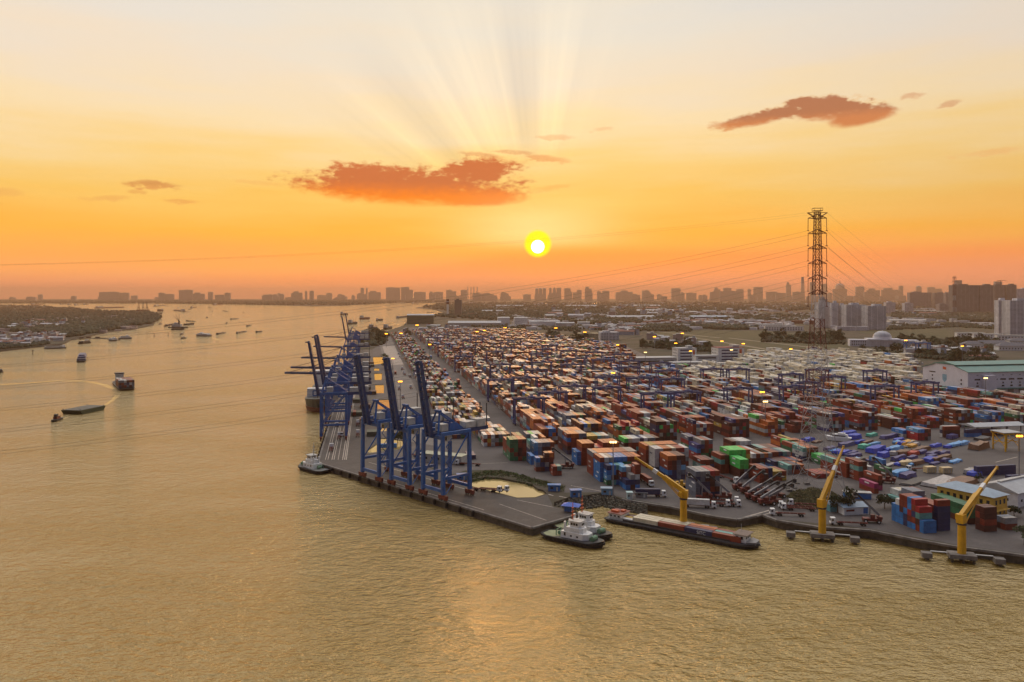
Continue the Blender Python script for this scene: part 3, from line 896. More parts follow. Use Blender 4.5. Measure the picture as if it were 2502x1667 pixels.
def far_limit(px):
    pts = [(900, 800), (990, 806), (1150, 800), (1250, 806), (1350, 828), (1450, 842), (1520, 852), (1560, 905), (1800, 902), (1815, 885), (1860, 870), (1990, 866), (2100, 871), (2200, 878), (2245, 892), (2258, 966), (2600, 990)]
    for (x0, y0), (x1, y1) in zip(pts[:-1], pts[1:]):
        if x0 <= px <= x1:
            return y0 + (y1 - y0) * (px - x0) / (x1 - x0)
    return 2000


def bias_hash(*k):
    return random.Random(str(k))


def yard_block(u0, v0, v1, ncol, idx, base, gap_bay, pal_fn, name):
    nb = int((v1 - v0) / (L40 + gap_bay))
    hb, kk = base, 'r'
    ph = idx * 1.7
    for j in range(nb):
        v = v0 + j * (L40 + gap_bay)
        rr = bias_hash(idx, j)
        if any(abs(v + 6 - g) < 10 for g in LANES):
            continue
        p = uv(u0 + ncol * 1.3, v)
        px, py = CX + p.x * F / p.y, YH + HC * F / p.y
        if py < far_limit(px) or px > 2640 or px < 850:
            continue
        hbay = base + 0.7 * math.sin(j * 0.7 + ph) + rr.gauss(0, 0.55)
        twin = rr.random() < 0.3
        kk = rr.choice('rrrrdddowcsnb') if j % 3 == 0 or j == 0 else kk
        for i in range(ncol):
            h = int(round(min(5.4, max(0.3, hbay + rr.gauss(0, 0.38)))))
            pal = pal_fn(px, py, rr)
            for t in range(h):
                k = kk if pal is YARDPAL and rr.random() < 0.38 else rr.choice(pal)
                for half in ((0, 1) if twin else (0,)):
                    L = L20 if twin else L40
                    q = uv(u0 + CW / 2 + i * (CW + 0.12), v + L / 2 + half * (L20 + 0.08))
                    recs.append(dict(c=(q.x, q.y, 0.03 + t * CH), rz=RZA, L=L, k=k, st=name, col=i, bay=j * 2 + half, t=t, nb=nb, nt=h))


LANES = [168, 420, 700]


def pal_main(px, py, rr):
    if 1690 < px < 2260 and py < 968 + (px - 1800) * 0.0 and rr.random() < (0.93 if py < 945 else 0.35) and py > 862 + (1.0 if px < 1800 else 0):
        return 'cccccwwccwe'
    return YARDPAL


RTG_U = [15 + 27 * i for i in range(27)]
for i, u0 in enumerate(RTG_U):
    yard_block(u0, -62 if i < 7 else -52, 1500, 6, i, 4.2 if i < 9 else 3.7, 0.45, pal_main, 'gantry row %d' % i)
for i, u0 in enumerate((-43, -24)):
    yard_block(u0, -62 if i else -30, 1450, 7 if i else 6, 40 + i, 2.2, 2.2, lambda px, py, rr: 'rrrrrddooccwwweesyygn' if py > 960 else GENERAL, 'canal side row %d' % i)

# which containers show largest: exposed faces, looked at from the eye
occ = {}
for n, r in enumerate(recs):
    occ[(round(r['c'][0], 1), round(r['c'][1], 1), r['t'])] = n
BOXF = [(3, 2, 1, 0), (4, 5, 6, 7), (0, 1, 5, 4), (1, 2, 6, 5), (2, 3, 7, 6), (3, 0, 4, 7)]


def corners(r):
    c, s = math.cos(r['rz']), math.sin(r['rz'])
    x, y, z = r['c']
    return [(x + a * c - b * s, y + a * s + b * c, z + h) for h in (0, CH - 0.03) for a, b in ((-r['L'] / 2, -CW / 2), (r['L'] / 2, -CW / 2), (r['L'] / 2, CW / 2), (-r['L'] / 2, CW / 2))]


bv, bf = [], []
near = [n for n, r in enumerate(recs) if r['c'][1] < 640]
for n in near:
    b0 = len(bv)
    bv += corners(recs[n])
    bf += [tuple(i + b0 for i in f) for f in BOXF]
tree = BVHTree.FromPolygons([Vector(v) for v in bv], bf)
eye = Vector((0, 0, HC))
for k, n in enumerate(near):
    cs = [Vector(v) for v in corners(recs[n])]
    ctr = sum(cs, Vector()) / 8
    score = 0.0
    for f in BOXF[1:]:
        q = [cs[i] for i in f]
        fc = sum(q, Vector()) / 4
        nrm = (q[1] - q[0]).cross(q[3] - q[0])
        if nrm.dot(fc - ctr) < 0:
            nrm = -nrm
        w = nrm.dot((eye - fc).normalized())
        if w <= 0:
            continue
        vis = 0
        for a, b in ((.2, .3), (.5, .5), (.8, .7), (.2, .7), (.8, .3)):
            p = q[0] + (q[1] - q[0]) * a + (q[3] - q[0]) * b + nrm.normalized() * 0.05
            d = eye - p
            if tree.ray_cast(p, d.normalized(), d.length)[0] is None:
                vis += 0.2
        px = CX + fc.x * F / fc.y
        if 0 < px < 2502:
            score += w * vis * (F / fc.y) ** 2
    recs[n]['score'] = score
best = sorted(near, key=lambda n: -recs[n]['score'])[:224]
chosen = set(best)

box_me = {}


def container_mesh(L, k, door):
    key = (L, k, door)
    if key not in box_me:
        mb = MB()
        if door:                         # one leaf of the end doors with its lock rods
            mb.box(0, 0, 0.12, 0.05, 1.12, 2.3)
            for y in (-0.3, 0.3):
                mb.box(-0.045, y, 0.10, 0.045, 0.05, 2.3)
        else:
            mb.box(0, 0, 0.02, L - 0.06, CW - 0.06, CH - 0.08)
            for sx in (-1, 1):           # corner posts, rails and side ribs stand a little proud
                for sy in (-1, 1):
                    mb.box(sx * (L / 2 - 0.08), sy * (CW / 2 - 0.08), 0, 0.16, 0.16, CH - 0.03)
            for sy in (-1, 1):
                mb.box(0, sy * (CW / 2 - 0.05), 0.0, L - 0.33, 0.1, 0.16)
                mb.box(0, sy * (CW / 2 - 0.05), CH - 0.15, L - 0.33, 0.1, 0.13)
            nr = int(L / 0.8)
            for i in range(nr):
                for sy in (-1, 1):
                    mb.box(-L / 2 + (i + 0.7) * (L - 0.3) / nr, sy * (CW / 2 - 0.035), 0.17, 0.36, 0.06, CH - 0.33)
        box_me[key] = mb.mesh('container_door' if door else 'container', CMAT[k])
    return box_me[key]


ORD = ['first', 'second', 'third', 'fourth', 'fifth', 'sixth', 'seventh', 'eighth', 'ninth', 'tenth', 'eleventh', 'twelfth', 'thirteenth', 'fourteenth', 'fifteenth', 'sixteenth', 'seventeenth']
dash = MB()
dash.box(0, 0, 1.35, 3.6, 0.02, 0.75)
dash_me = {k: dash.mesh('lettering_panel', m) for k, m in (('w', M_WHITE), ('n', mat('lettering_dark', (0.05, 0.07, 0.12), 0.6)))}
seen_lab = {}


def container(r, label, group, lettering=None):
    o = bpy.data.objects.new('shipping_container', container_mesh(r['L'], r['k'], False))
    col.objects.link(o)
    o.location = r['c']
    o.rotation_euler = (0, 0, r['rz'])
    tag(o, label, 'container', group)
    for y in (-0.585, 0.585):
        d = bpy.data.objects.new('door', container_mesh(0, r['k'], True))
        col.objects.link(d)
        d.parent = o
        d.location = (-r['L'] / 2 + 0.0, y, 0)
    rr = random.Random(int(r['c'][0] * 7 + r['c'][1] * 13 + r['t'] * 5))
    if lettering is None and rr.random() < 0.45:
        d = bpy.data.objects.new('lettering_panel', dash_me['n' if r['k'] in 'wce' else 'w'])
        col.objects.link(d)
        d.parent = o
        d.location = (rr.uniform(-0.25, 0.12) * r['L'], CW / 2 - 0.004 + 0.008, 0)
        if r['L'] < 7:
            d.scale = (0.6, 1, 0.8)
    return o


def cap(s):
    return s


CN = {}
for n in sorted(best):
    r = recs[n]
    st = r['st']
    cn = CCOL[r['k']][0]
    if st.startswith('gantry row') or st.startswith('canal side'):
        q = int(st.split()[-1])
        st = (ORD[q] + ' gantry row from canal') if st.startswith('gantry') else ('canal side row ' + ('nearest road' if q == 0 else 'beside gantry rows'))
        half = ORD[min(13, r['bay'] // 2)] + (' bay' if r['bay'] % 2 == 0 else ' bay rear half')
        lab = f"{cn} container, {ORD[r['col']]} column, {ORD[r['t']]} tier, {half}, {st}"
        grp = 'containers stacked in the gantry rows'
    else:
        bay = '' if r['nb'] == 1 else (' front' if r['bay'] == 0 else ' back' if r['bay'] == 1 else ' hindmost')
        short = st.replace('the ', '', 1)
        lab = f"{cn}{bay} box, {ORD[r['t']]} tier, {ORD[r['col']]} column, {short}"
        grp = 'containers in the free stacks by the dock'
    w = lab.split()
    if len(w) > 16:
        lab = ' '.join(x for x in w if x not in ('the', 'a', 'with', 'one', 'two', 'four', 'of'))
    container(r, lab, grp)
# all the others in one mesh, coloured face by face
rest = [r for n, r in enumerate(recs) if n not in chosen]
nv = len(rest)
V = np.zeros((nv, 8, 3), np.float32)
colr = np.zeros((nv, 6, 4), np.float32)
for i, r in enumerate(rest):
    V[i] = corners(r)
    q = random.uniform(0.74, 1.24)
    c = [min(1, v * q) for v in CCOL[r['k']][1]] + [1]
    colr[i, :] = c
Fq = (np.array(BOXF, np.int32)[None] + (np.arange(nv, dtype=np.int32) * 8)[:, None, None]).reshape(-1, 4)
# pale name panels on the left sides of some of the nearer ones
pv, pc = [], []
for r in rest:
    if r['c'][1] < 900 and random.random() < 0.4 and r['L'] > 0:
        c, s = math.cos(r['rz']), math.sin(r['rz'])
        x, y, z = r['c']
        a0 = random.uniform(-0.35, 0.0) * r['L']
        a1 = a0 + r['L'] * 0.32
        bq = CW / 2 + 0.02
        pv.append([(x + a * c - bq * s, y + a * s + bq * c, z + h) for a, h in ((a1, 1.2), (a0, 1.2), (a0, 2.0), (a1, 2.0))])
        pc.append((0.5, 0.5, 0.48, 1) if r['k'] not in 'wce' else (0.06, 0.07, 0.1, 1))
allv = np.concatenate([V.reshape(-1, 3), np.array(pv, np.float32).reshape(-1, 3)])
me = bpy.data.meshes.new('container_stacks')
faces = Fq.tolist() + [[nv * 8 + 4 * i + j for j in range(4)] for i in range(len(pv))]
me.from_pydata(allv.tolist(), [], faces)
at_ = me.attributes.new('paint', 'FLOAT_COLOR', 'FACE')
at_.data.foreach_set('color', np.concatenate([colr.reshape(-1, 4), np.array(pc, np.float32).reshape(-1, 4)]).ravel())
m = bpy.data.materials.new('container_paint')
m.use_nodes = True
N = Nodes(m.node_tree)
bs = m.node_tree.nodes['Principled BSDF']
an = N.new('ShaderNodeAttribute', attribute_name='paint')
gp = N.new('ShaderNodeNewGeometry').outputs['Position']
kn = N.sstep(N.noise(gp, 0.45, 4.0, 0.65), 0.3, 0.72, 0.76, 1.22)
kc = N.new('ShaderNodeCombineColor')
for i in range(3):
    N.put(kc.inputs[i], kn)
N.put(bs.inputs['Base Color'], N.mix(1.0, an.outputs['Color'], kc.outputs[0], 'MULTIPLY'))
bs.inputs['Roughness'].default_value = 0.48
me.materials.append(m)
o = bpy.data.objects.new('container_stacks', me)
col.objects.link(o)
tag(o, 'thousands of further stacked shipping containers, mostly rust red, filling the yard', 'containers', kind='stuff')

# ---------------------------------------------------------------- quay cranes
def make_sts(raised, label, loc, rz, group):
    """x along the rails, y towards land, waterside rail at y = 0"""
    t = thing('quay_crane', label, 'quay crane', loc, rz, group)
    G = 17.0
    for sx in (-1, 1):
        for y in (0, G):
            MB().beam((sx * 8, y, 3), (sx * 7.6, y, 31.5), 1.7, 1.7, 1.5, 1.5).build('leg', M_STEELB, t)
            b = MB().box(sx * 8, y, 1.5, 6.2, 1.3, 1.3)
            b.box(sx * 8 - 1.8, y, 0.75, 2.6, 1.0, 0.9).box(sx * 8 + 1.8, y, 0.75, 2.6, 1.0, 0.9)
            bg = b.build('bogie', M_RED, t)
            w = MB()
            for k in (-2.6, -1.0, 1.0, 2.6):
                w.cyl((sx * 8 + k, y - 0.3, 0.45), (sx * 8 + k, y + 0.3, 0.45), 0.42, n=8)
            w.build('wheels', M_DARK, bg)
    for y in (0, G):
        MB().box(0, y, 4.0, 14.4, 1.1, 1.5).build('sill_beam', M_STEELB, t)
        MB().box(0, y, 29.6, 14.0, 1.3, 1.8).build('cross_beam', M_STEELB, t)
    for sx in (-1, 1):
        MB().box(sx * 7.9, G / 2, 10.0, 1.0, G - 1.6, 1.3).build('portal_tie', M_STEELB, t)
        MB().box(sx * 7.6, G / 2, 31.5, 1.2, G + 1.6, 1.6).build('portal_beam', M_STEELB, t)
        MB().cyl((sx * 7.8, 0.8, 11.4), (sx * 7.6, G - 0.9, 30.6), 0.38, n=8).build('brace', M_STEELB, t)
    g = MB()
    for sx in (-1, 1):
        g.box(sx * 1.9, 16.5, 30.4, 0.9, 36, 2.0)
    for y in (2, 9, 16, 23, 30, 34):
        g.box(0, y, 30.5, 2.9, 0.6, 0.8)
    g.build('girder', M_STEELD, t)
    m = MB()
    for sx in (-1, 1):
        m.beam((sx * 4.2, 0.0, 31.5), (sx * 1.2, 3.2, 42.5), 0.9)
        m.beam((sx * 1.2, 3.2, 42.5), (sx * 2.0, G, 33.2), 0.6)
    m.box(0, 3.2, 42.2, 4.2, 1.4, 1.0)
    m.build('mast_frame', M_STEELB, t)
    w = MB()
    for sx in (-1, 1):
        w.add([(sx * 2.6 - .2, 8, 32.5), (sx * 2.6 + .2, 8, 32.5), (sx * 2.6 + .2, G + 1, 32.5), (sx * 2.6 - .2, G + 1, 32.5), (sx * 2.6 - .2, 9, 36.6), (sx * 2.6 + .2, 9, 36.6), (sx * 2.6 + .2, 13, 36.2), (sx * 2.6 - .2, 13, 36.2)],
              [(3, 2, 1, 0), (4, 5, 6, 7), (0, 1, 5, 4), (1, 2, 6, 5), (2, 3, 7, 6), (3, 0, 4, 7)])
    w.build('wedge_plate', M_STEELB, t)
    h = MB().box(0, 5.6, 32.6, 5.0, 4.2, 3.4).build('machinery_house', M_DULLW, t)
    MB().box(-1.0, 3.47, 33.4, 1.2, 0.04, 1.2).build('louvre', M_GREY, h)
    h = MB().box(0.2, 22.5, 32.5, 4.6, 6.5, 3.0).box(0.2, 29.5, 32.4, 5.4, 5.5, 3.8).build('winch_house', M_DULLW, t)
    MB().box(0.2, 32.27, 33.0, 2.0, 0.05, 1.6).build('door', M_GREY, h)
    for sx in (-2.6, 2.6):
        MB().beam((sx, 33.2, 32.4), (sx, 33.2, 44.0), 0.4).build('service_mast', M_DARK, t)
    c = MB().box(0, -1.5 if not raised else 9.5, 26.9, 2.6, 3.2, 2.8).build('operator_cab', M_DULLW, t)
    MB().box(0, (-1.5 if not raised else 9.5) - 1.62, 27.3, 2.2, 0.05, 1.7).build('window', M_GLASS, c)
    Lb = 37.0
    a = R(80) if raised else R(2)
    y0, z0 = -2.2, 30.6
    e = Vector((0, -math.cos(a), math.sin(a)))
    n = Vector((0, math.sin(a), math.cos(a)))
    bm = MB()
    for sx in (-1, 1):
        bm.beam(Vector((sx * 1.75, y0, z0)), Vector((sx * 1.75, y0, z0)) + e * Lb, 1.15, 1.9, 0.9, 1.5)
    for k in range(9):
        q = Vector((0, y0, z0)) + e * (1.2 + k * 4.4)
        bm.beam(q + Vector((-1.7, 0, 0)), q + Vector((1.7, 0, 0)), 0.6, 0.8)
    for k in range(8):
        q = Vector((0, y0, z0)) + e * (1.2 + k * 4.4)
        bm.beam(q + Vector((-1.3, 0, 0)), q + e * 4.4 + Vector((1.3, 0, 0)), 0.25)
    b = bm.build('boom', M_STEELD, t)
    rl = MB()
    for sx in (-2.6, 2.6):
        rl.beam(Vector((sx, y0, z0)) + n * 1.1, Vector((sx, y0, z0)) + e * Lb + n * 1.1, 0.12)
        for k in range(10):
            q = Vector((sx, y0, z0)) + e * (k * 4.0)
            rl.beam(q - n * 0.2, q + n * 1.1, 0.1)
    rl.build('walkway_rail', M_STEELD, b)
    tip = Vector((0, y0, z0)) + e * Lb
    MB().beam(tip - Vector((2.2, 0, 0)) + e * 0.4, tip + Vector((2.2, 0, 0)) + e * 0.4, 1.2, 1.6).beam(tip + e * 0.5, tip + e * 0.5 + Vector((0, -2.4, -0.2)) * (1 if raised else 0.1), 0.8).build('boom_tip', M_STEELD, b)
    if not raised:
        s = MB()
        for sx in (-1.4, 1.4):
            s.beam((sx, 3.2, 42.6), Vector((sx, y0, z0 + 1)) + e * 17, 0.22)
            s.beam((sx, 3.2, 42.6), Vector((sx, y0, z0 + 1)) + e * 33, 0.22)
        s.build('stay', M_DARK, t)
    st = MB()
    for k in range(7):
        st.beam((8.9, 1.2 + (k % 2) * 3.4, 3.5 + k * 3.8), (8.9, 1.2 + ((k + 1) % 2) * 3.4, 3.5 + (k + 1) * 3.8), 0.5, 0.2)
    st.build('stair', M_STEELB, t)
    return t


FRZ = math.atan2(fd.y, fd.x)
labs = ['blue quay crane with raised boom, standing farthest from the quay corner dock', 'blue quay crane with raised boom, middle one of three on the front quay', 'blue quay crane with raised boom, nearest of three, beside the quay pond']
sts_up = None
for (x, y), lb in zip(((-76.6, 421.6), (-57.9, 403.5), (-39.0, 383.6)), labs):
    if sts_up is None:
        sts_up = make_sts(True, lb, (x, y, 0.05), FRZ, 'blue quay cranes')
    else:
        dup(sts_up, (x, y, 0.05), FRZ, lb)
PB = at(784, 1078)
sts_dn = None
PIER = [(9, 1, 'blue quay crane with raised boom nearest the tug end of the long pier'), (74, 1, 'blue quay crane with raised boom, second on the long pier'), (101, 1, 'blue quay crane with raised boom, third on the long pier'),
        (160, 0, 'quay crane with boom lowered over the river, first such on the long pier'), (213, 0, 'quay crane with boom lowered over the river, second such on the long pier'), (330, 0, 'quay crane with boom lowered above the docked ship, mid pier'),
        (520, 0, 'quay crane with boom lowered, beyond the docked ship on the long pier'), (690, 1, 'distant quay crane with raised boom on the far pier end, nearer of two'), (765, 0, 'distant quay crane with boom lowered on the far pier end'), (880, 1, 'distant quay crane with raised boom on the far pier end, farther of two')]
for d, up, lb in PIER:
    p = PB + A * d
    p.z = 0.05
    if up:
        dup(sts_up, p, RZA + math.pi, lb)
    elif sts_dn is None:
        sts_dn = make_sts(False, lb, p, RZA + math.pi, 'blue quay cranes')
    else:
        dup(sts_dn, p, RZA + math.pi, lb)


# ---------------------------------------------------------------- yard gantry cranes
def make_rtg(label, loc, rz):
    t = thing('gantry_crane', label, 'gantry crane', loc, rz, 'blue gantry cranes over the container rows')
    S, W, H = 23.0, 6.6, 19.5
    for x in (0, S):
        for y in (-W / 2, W / 2):
            MB().beam((x, y, 1.9), (x, y * 0.92, H), 1.15, 1.0, 1.0, 0.9).build('leg', M_GANTRY, t)
            MB().cyl((x - 0.35, y * 1.25, 0.75), (x + 0.35, y * 1.25, 0.75), 0.75, n=10).build('wheel', M_BLACK, t)
        MB().box(x, 0, 1.1, 1.1, W + 3.0, 1.0).build('sill_beam', M_GANTRY, t)
        MB().box(x, 0, H - 1.0, 0.9, W, 0.9).build('top_tie', M_GANTRY, t)
    for y in (-W / 2 * 0.92, W / 2 * 0.92):
        MB().box(S / 2, y, H, S + 3, 0.9, 1.5).build('girder', M_GANTRY, t)
    tr = MB().box(S * 0.6, 0, H + 1.5, 4.2, W, 1.0).build('trolley', M_GANTRY, t)
    MB().box(S * 0.6, 1.0, H + 2.5, 2.4, 2.2, 1.5).build('winch_cover', M_DULLW, tr)
    MB().box(S * 0.6 - 3.0, 0, H - 2.4, 1.6, 2.0, 2.3).build('cab', M_DULLW, t)
    MB().box(S * 0.6, 0, H - 8.5, 2.3, 11.5, 0.5).beam((S * .6, -2, H - 8), (S * .6, -2, H), 0.12).beam((S * .6, 2, H - 8), (S * .6, 2, H), 0.12).build('spreader', M_YEL, t)
    MB().box(0, 0, 2.2, 2.0, 3.0, 2.4).build('generator', M_GANTRY, t)
    MB().box(S / 2, -W / 2 * 0.92 - 0.47, H + 0.35, 5.0, 0.04, 0.8).build('name_plate', M_DULLW, t)
    return t


rtg = None
RT = [(0, 20), (0, 155), (2, 244), (1, 169), (1, 54), (0, 439), (2, 93), (3, 78), (4, 162), (6, 255), (5, 146), (3, 336), (6, 356), (1, 313), (4, 31), (5, 34), (6, 131), (7, 49), (10, 211), (9, 217), (9, 53), (7, 209), (12, 42), (15, 169), (10, 80),
      (12, 120), (14, 60), (8, 300), (11, 150), (13, 190), (4, 300), (7, 330)]
RF = [(0, 690), (1, 610), (2, 520), (2, 800), (3, 600), (4, 470), (4, 720), (5, 380), (5, 560), (6, 520), (0, 900), (1, 1010), (3, 900), (6, 640), (5, 800), (2, 1080), (4, 930), (7, 480), (8, 440), (0, 1120)]
for n, (k, v) in enumerate(RT + RF):
    p = uv(RTG_U[k] - 3.0, v, 0.05)
    if n < len(RT):
        same = sorted(x[1] for x in RT if x[0] == k)
        i = same.index(v)
        lb = f"blue violet gantry crane on {ORD[k]} gantry row from canal" + ('' if len(same) == 1 else f", {ORD[i]} from dock end")
        g = None
    else:
        lb = 'small hazy gantry crane over the far container rows'
        g = 'distant gantry cranes over the far container rows'
    if rtg is None:
        rtg = make_rtg(lb, p, RZB)
    else:
        dup(rtg, p, RZB, lb, g)
for px, py, lb in ((2212, 868, 'bright blue gantry frame beside the white domed building, left of two'), (2240, 868, 'bright blue gantry frame beside the white domed building, right of two')):
    p = at(px, py)
    g = dup(rtg, p, RZB, lb)
    for c in kids(g):
        if c.type == 'MESH' and c.data.materials[0] == M_GANTRY:
            c.data = c.data.copy()
            c.data.materials[0] = M_BLUE


# ---------------------------------------------------------------- reach stackers
def make_stacker(label, loc, rz, tilt):
    t = thing('reach_stacker', label, 'reach stacker', loc, rz, 'reach stackers on the yard')
    MB().box(-0.4, 0, 0.9, 7.6, 2.9, 1.1).box(-3.5, 0, 2.0, 1.9, 3.2, 1.0).build('body', M_RED, t)
    for x, r in ((2.5, 0.95), (-2.9, 0.8)):
        for y in (-1.55, 1.55):
            w = MB().cyl((x, y - 0.5, r), (x, y + 0.5, r), r, n=12).build('wheel', M_BLACK, t)
            MB().cyl((x, y - 0.52, r), (x, y + 0.52, r), r * 0.45, n=8).build('rim', M_WHITE, w)
    c = MB().box(-0.6, 0.2, 2.0, 1.9, 1.5, 1.6).build('cab', M_RED, t)
    MB().box(0.37, 0.2, 2.4, 0.05, 1.3, 1.0).build('window', M_GLASS, c)
    a = R(tilt)
    p = Vector((-3.4, 0, 3.4))
    e = Vector((math.cos(a), 0, math.sin(a)))
    MB().beam(p, p + e * 8.5, 0.85, 1.0).build('boom', M_GREY, t)
    MB().beam(p + e * 7.5, p + e * 14.0, 0.6, 0.75).build('boom_extension', M_DARK, t)
    for y in (-0.9, 0.9):
        MB().cyl((0.6, y, 2.0), p + e * 5.2 + Vector((0, y * 0.6, -0.3)), 0.16, n=6).build('lift_cylinder', M_GREY, t)
    q = p + e * 14
    MB().box(q.x, 0, q.z - 1.6, 1.2, 1.4, 1.6).box(q.x, 0, q.z - 1.9, 1.6, 6.0, 0.5).build('spreader', M_DARK, t)
    return t


RS = [(1811, 1198, 10, 40, 'dark red idle reach stacker at the far left of the parked group'), (1830, 1206, 8, 36, 'dark red idle reach stacker, second in the parked group'), (1843, 1219, 14, 24, 'dark red idle reach stacker, third in the parked group'),
      (1859, 1226, 12, 26, 'dark red idle reach stacker, fourth in the parked group'), (1875, 1234, 10, 28, 'dark red idle reach stacker nearest the water in the parked group'), (1868, 1208, 12, 30, 'dark red idle reach stacker behind the middle of the parked group'),
      (1900, 1216, 14, 22, 'dark red idle reach stacker at the right of the parked group'), (1893, 1230, 12, 24, 'dark red idle reach stacker next to the grass under the pylon'),
      (1384, 1144, 172, 36, 'small reach stacker beside the mixed stack near the quay pond'), (1718, 1222, 172, 44, 'dark reach stacker close against the grey blue stack'), (1765, 1220, 172, 40, 'reach stacker with raised boom right of the grey blue stack'),
      (2128, 1277, 168, 44, 'dark red reach stacker with raised boom left of the blue and red stack'), (2166, 1180, 160, 46, 'reach stacker holding up its boom by the green container')]
rs = {}
for px, py, hd, tilt, lb in RS:
    p = at(px, py)
    p.z = 0.03
    if tilt not in rs:
        rs[tilt] = make_stacker(lb, p, R(hd), tilt)
    else:
        dup(rs[tilt], p, R(hd), lb)
p = at(1665, 1192)
t = thing('forklift', 'yellow container forklift half hidden behind the grey blue stack', 'forklift', (p.x, p.y, 0.03), R(-10))
MB().box(-0.5, 0, 0.9, 4.8, 2.6, 1.3).box(-2.2, 0, 2.2, 1.4, 2.6, 1.0).build('body', M_YEL, t)
MB().box(0.1, 0, 2.2, 1.6, 1.7, 1.7).build('cab', M_YEL, t)
for y in (-0.8, 0.8):
    MB().box(2.3, y, 0.5, 0.3, 0.3, 6.0).build('mast', M_YEL, t)
for x in (1.4, -1.9):
    for y in (-1.3, 1.3):
        MB().cyl((x, y - .3, .7), (x, y + .3, .7), .7, n=10).build('wheel', M_BLACK, t)


# ---------------------------------------------------------------- trucks
def make_truck(label, loc, rz):
    """nose along +x, middle of trailer at the origin"""
    t = thing('trailer_truck', label, 'truck', loc, rz, 'white cab trucks about the yard')
    c = MB()
    c.add([(6.7, -1.2, 0.7), (8.9, -1.2, 0.7), (8.9, 1.2, 0.7), (6.7, 1.2, 0.7), (6.7, -1.2, 3.1), (8.5, -1.2, 3.1), (8.5, 1.2, 3.1), (6.7, 1.2, 3.1)], [(3, 2, 1, 0), (4, 5, 6, 7), (0, 1, 5, 4), (1, 2, 6, 5), (2, 3, 7, 6), (3, 0, 4, 7)])
    cab = c.build('cab', M_WHITE, t)
    g = MB()
    g.add([(8.83, -1.0, 1.75), (8.83, 1.0, 1.75), (8.63, 1.0, 2.75), (8.63, -1.0, 2.75)], [(0, 1, 2, 3)])
    for y in (-1.21, 1.21):
        g.box(7.9, y, 1.8, 0.9, 0.03, 0.8)
    g.build('window', M_GLASS, cab)
    MB().box(6.0, 0, 0.75, 4.6, 0.9, 0.4).build('chassis', M_DARK, t)
    tr = MB()
    for y in (-0.55, 0.55):
        tr.box(-0.4, y, 1.05, 12.6, 0.22, 0.35)
    for x in (-6.4, -3.2, 0, 3.0, 5.6):
        tr.box(x, 0, 1.1, 0.3, 2.4, 0.25)
    tr.build('trailer', M_RED, t)
    for x in (8.0, 5.2, 4.0, -4.2, -5.4):
        for y in (-1.0, 1.0):
            MB().cyl((x, y - .2, .5), (x, y + .2, .5), .5, n=8).build('wheel', M_BLACK, t)
    return t


truck = None
hB = math.degrees(RZB)
hA = math.degrees(RZA)
TR = [(1584, 1214, -2, 'n', 'truck carrying a long navy box past the yellow jib'), (1579, 1181, hA + 180, 'r', 'truck with a rust red box beside the mixed stack'), (1777, 1173, hA + 192, '', 'truck with empty trailer beside the bright green pair'),
      (1703, 1240, -12, 'w', 'truck with a white box beside the yellow crane pedestal'), (1738, 1236, -12, '', 'truck with empty brown trailer right of the white box'), (1764, 1236, -12, '', 'truck parked second right of the white box'), (1760, 1228, -12, '', 'truck behind two others right of the white box'),
      (1930, 1261, 172, '', 'truck with empty trailer parked along the dock wall left of the middle jib crane'), (1950, 1243, 170, '', 'truck beside the grass under the pylon, outer of two'), (1957, 1248, 170, '', 'truck beside the grass under the pylon, nearer the dock'), (1974, 1238, 170, '', 'truck parked on the grass edge under the pylon'),
      (2080, 1284, 171, '', 'truck with empty trailer right of the middle jib crane'), (1185, 1201, -15, '', 'truck with dark empty trailer along the quay pond'), (1203, 1200, -15, '', 'second truck along the quay pond, behind the first'), (1118, 1180, 150, '', 'truck at the left end of the quay pond'),
      (1005, 1115, -40, '', 'truck on the quay among the crane legs'), (1148, 1138, 165, '', 'truck by the long white roofed shed behind the cranes'), (866, 1016, hA, 'r', 'truck with a red box on the long pier, farthest of three'), (874, 1040, hA, '', 'truck on the long pier, middle one of three'), (874, 1066, hA, '', 'truck on the long pier, nearest of three'),
      (828, 1072, hA, '', 'small truck on the long pier between the crane legs'), (976, 953, hA, '', 'truck on the canal road by the orange lamp'), (985, 974, hA, '', 'truck on the canal road below the orange lamp'), (990, 1000, hA, '', 'nearest truck on the canal road'), (966, 915, hA, 'r', 'truck with a red box on the canal road'), (1112, 966, hA, 'r', 'red boxed truck in the lane of the canal side rows'),
      (1322, 1003, hA, '', 'white truck at the river end of the lane beside the nearest gantry crane'), (2250, 1150, 190, '', 'flatbed truck among the tarpaulined cargo')]
for px, py, hd, load, lb in TR:
    p = at(px, py)
    p.z = 0.1
    if truck is None:
        truck = make_truck(lb, p, R(hd))
    else:
        dup(truck, p, R(hd), lb)
    if load:
        e = Vector((math.cos(R(hd)), math.sin(R(hd)), 0))
        q = p - e * 0.3
        container(dict(c=(q.x, q.y, p.z + 1.38), rz=R(hd) + math.pi * 0, L=L40, k=load, t=0), f"{CCOL[load][0]} container on the " + lb.replace('truck with a rust red box', 'boxed truck').replace('truck carrying a long navy box past', 'truck passing').replace('truck with a white box', 'truck').replace('truck with a red box', 'truck'), 'containers riding on trucks', lettering=False)


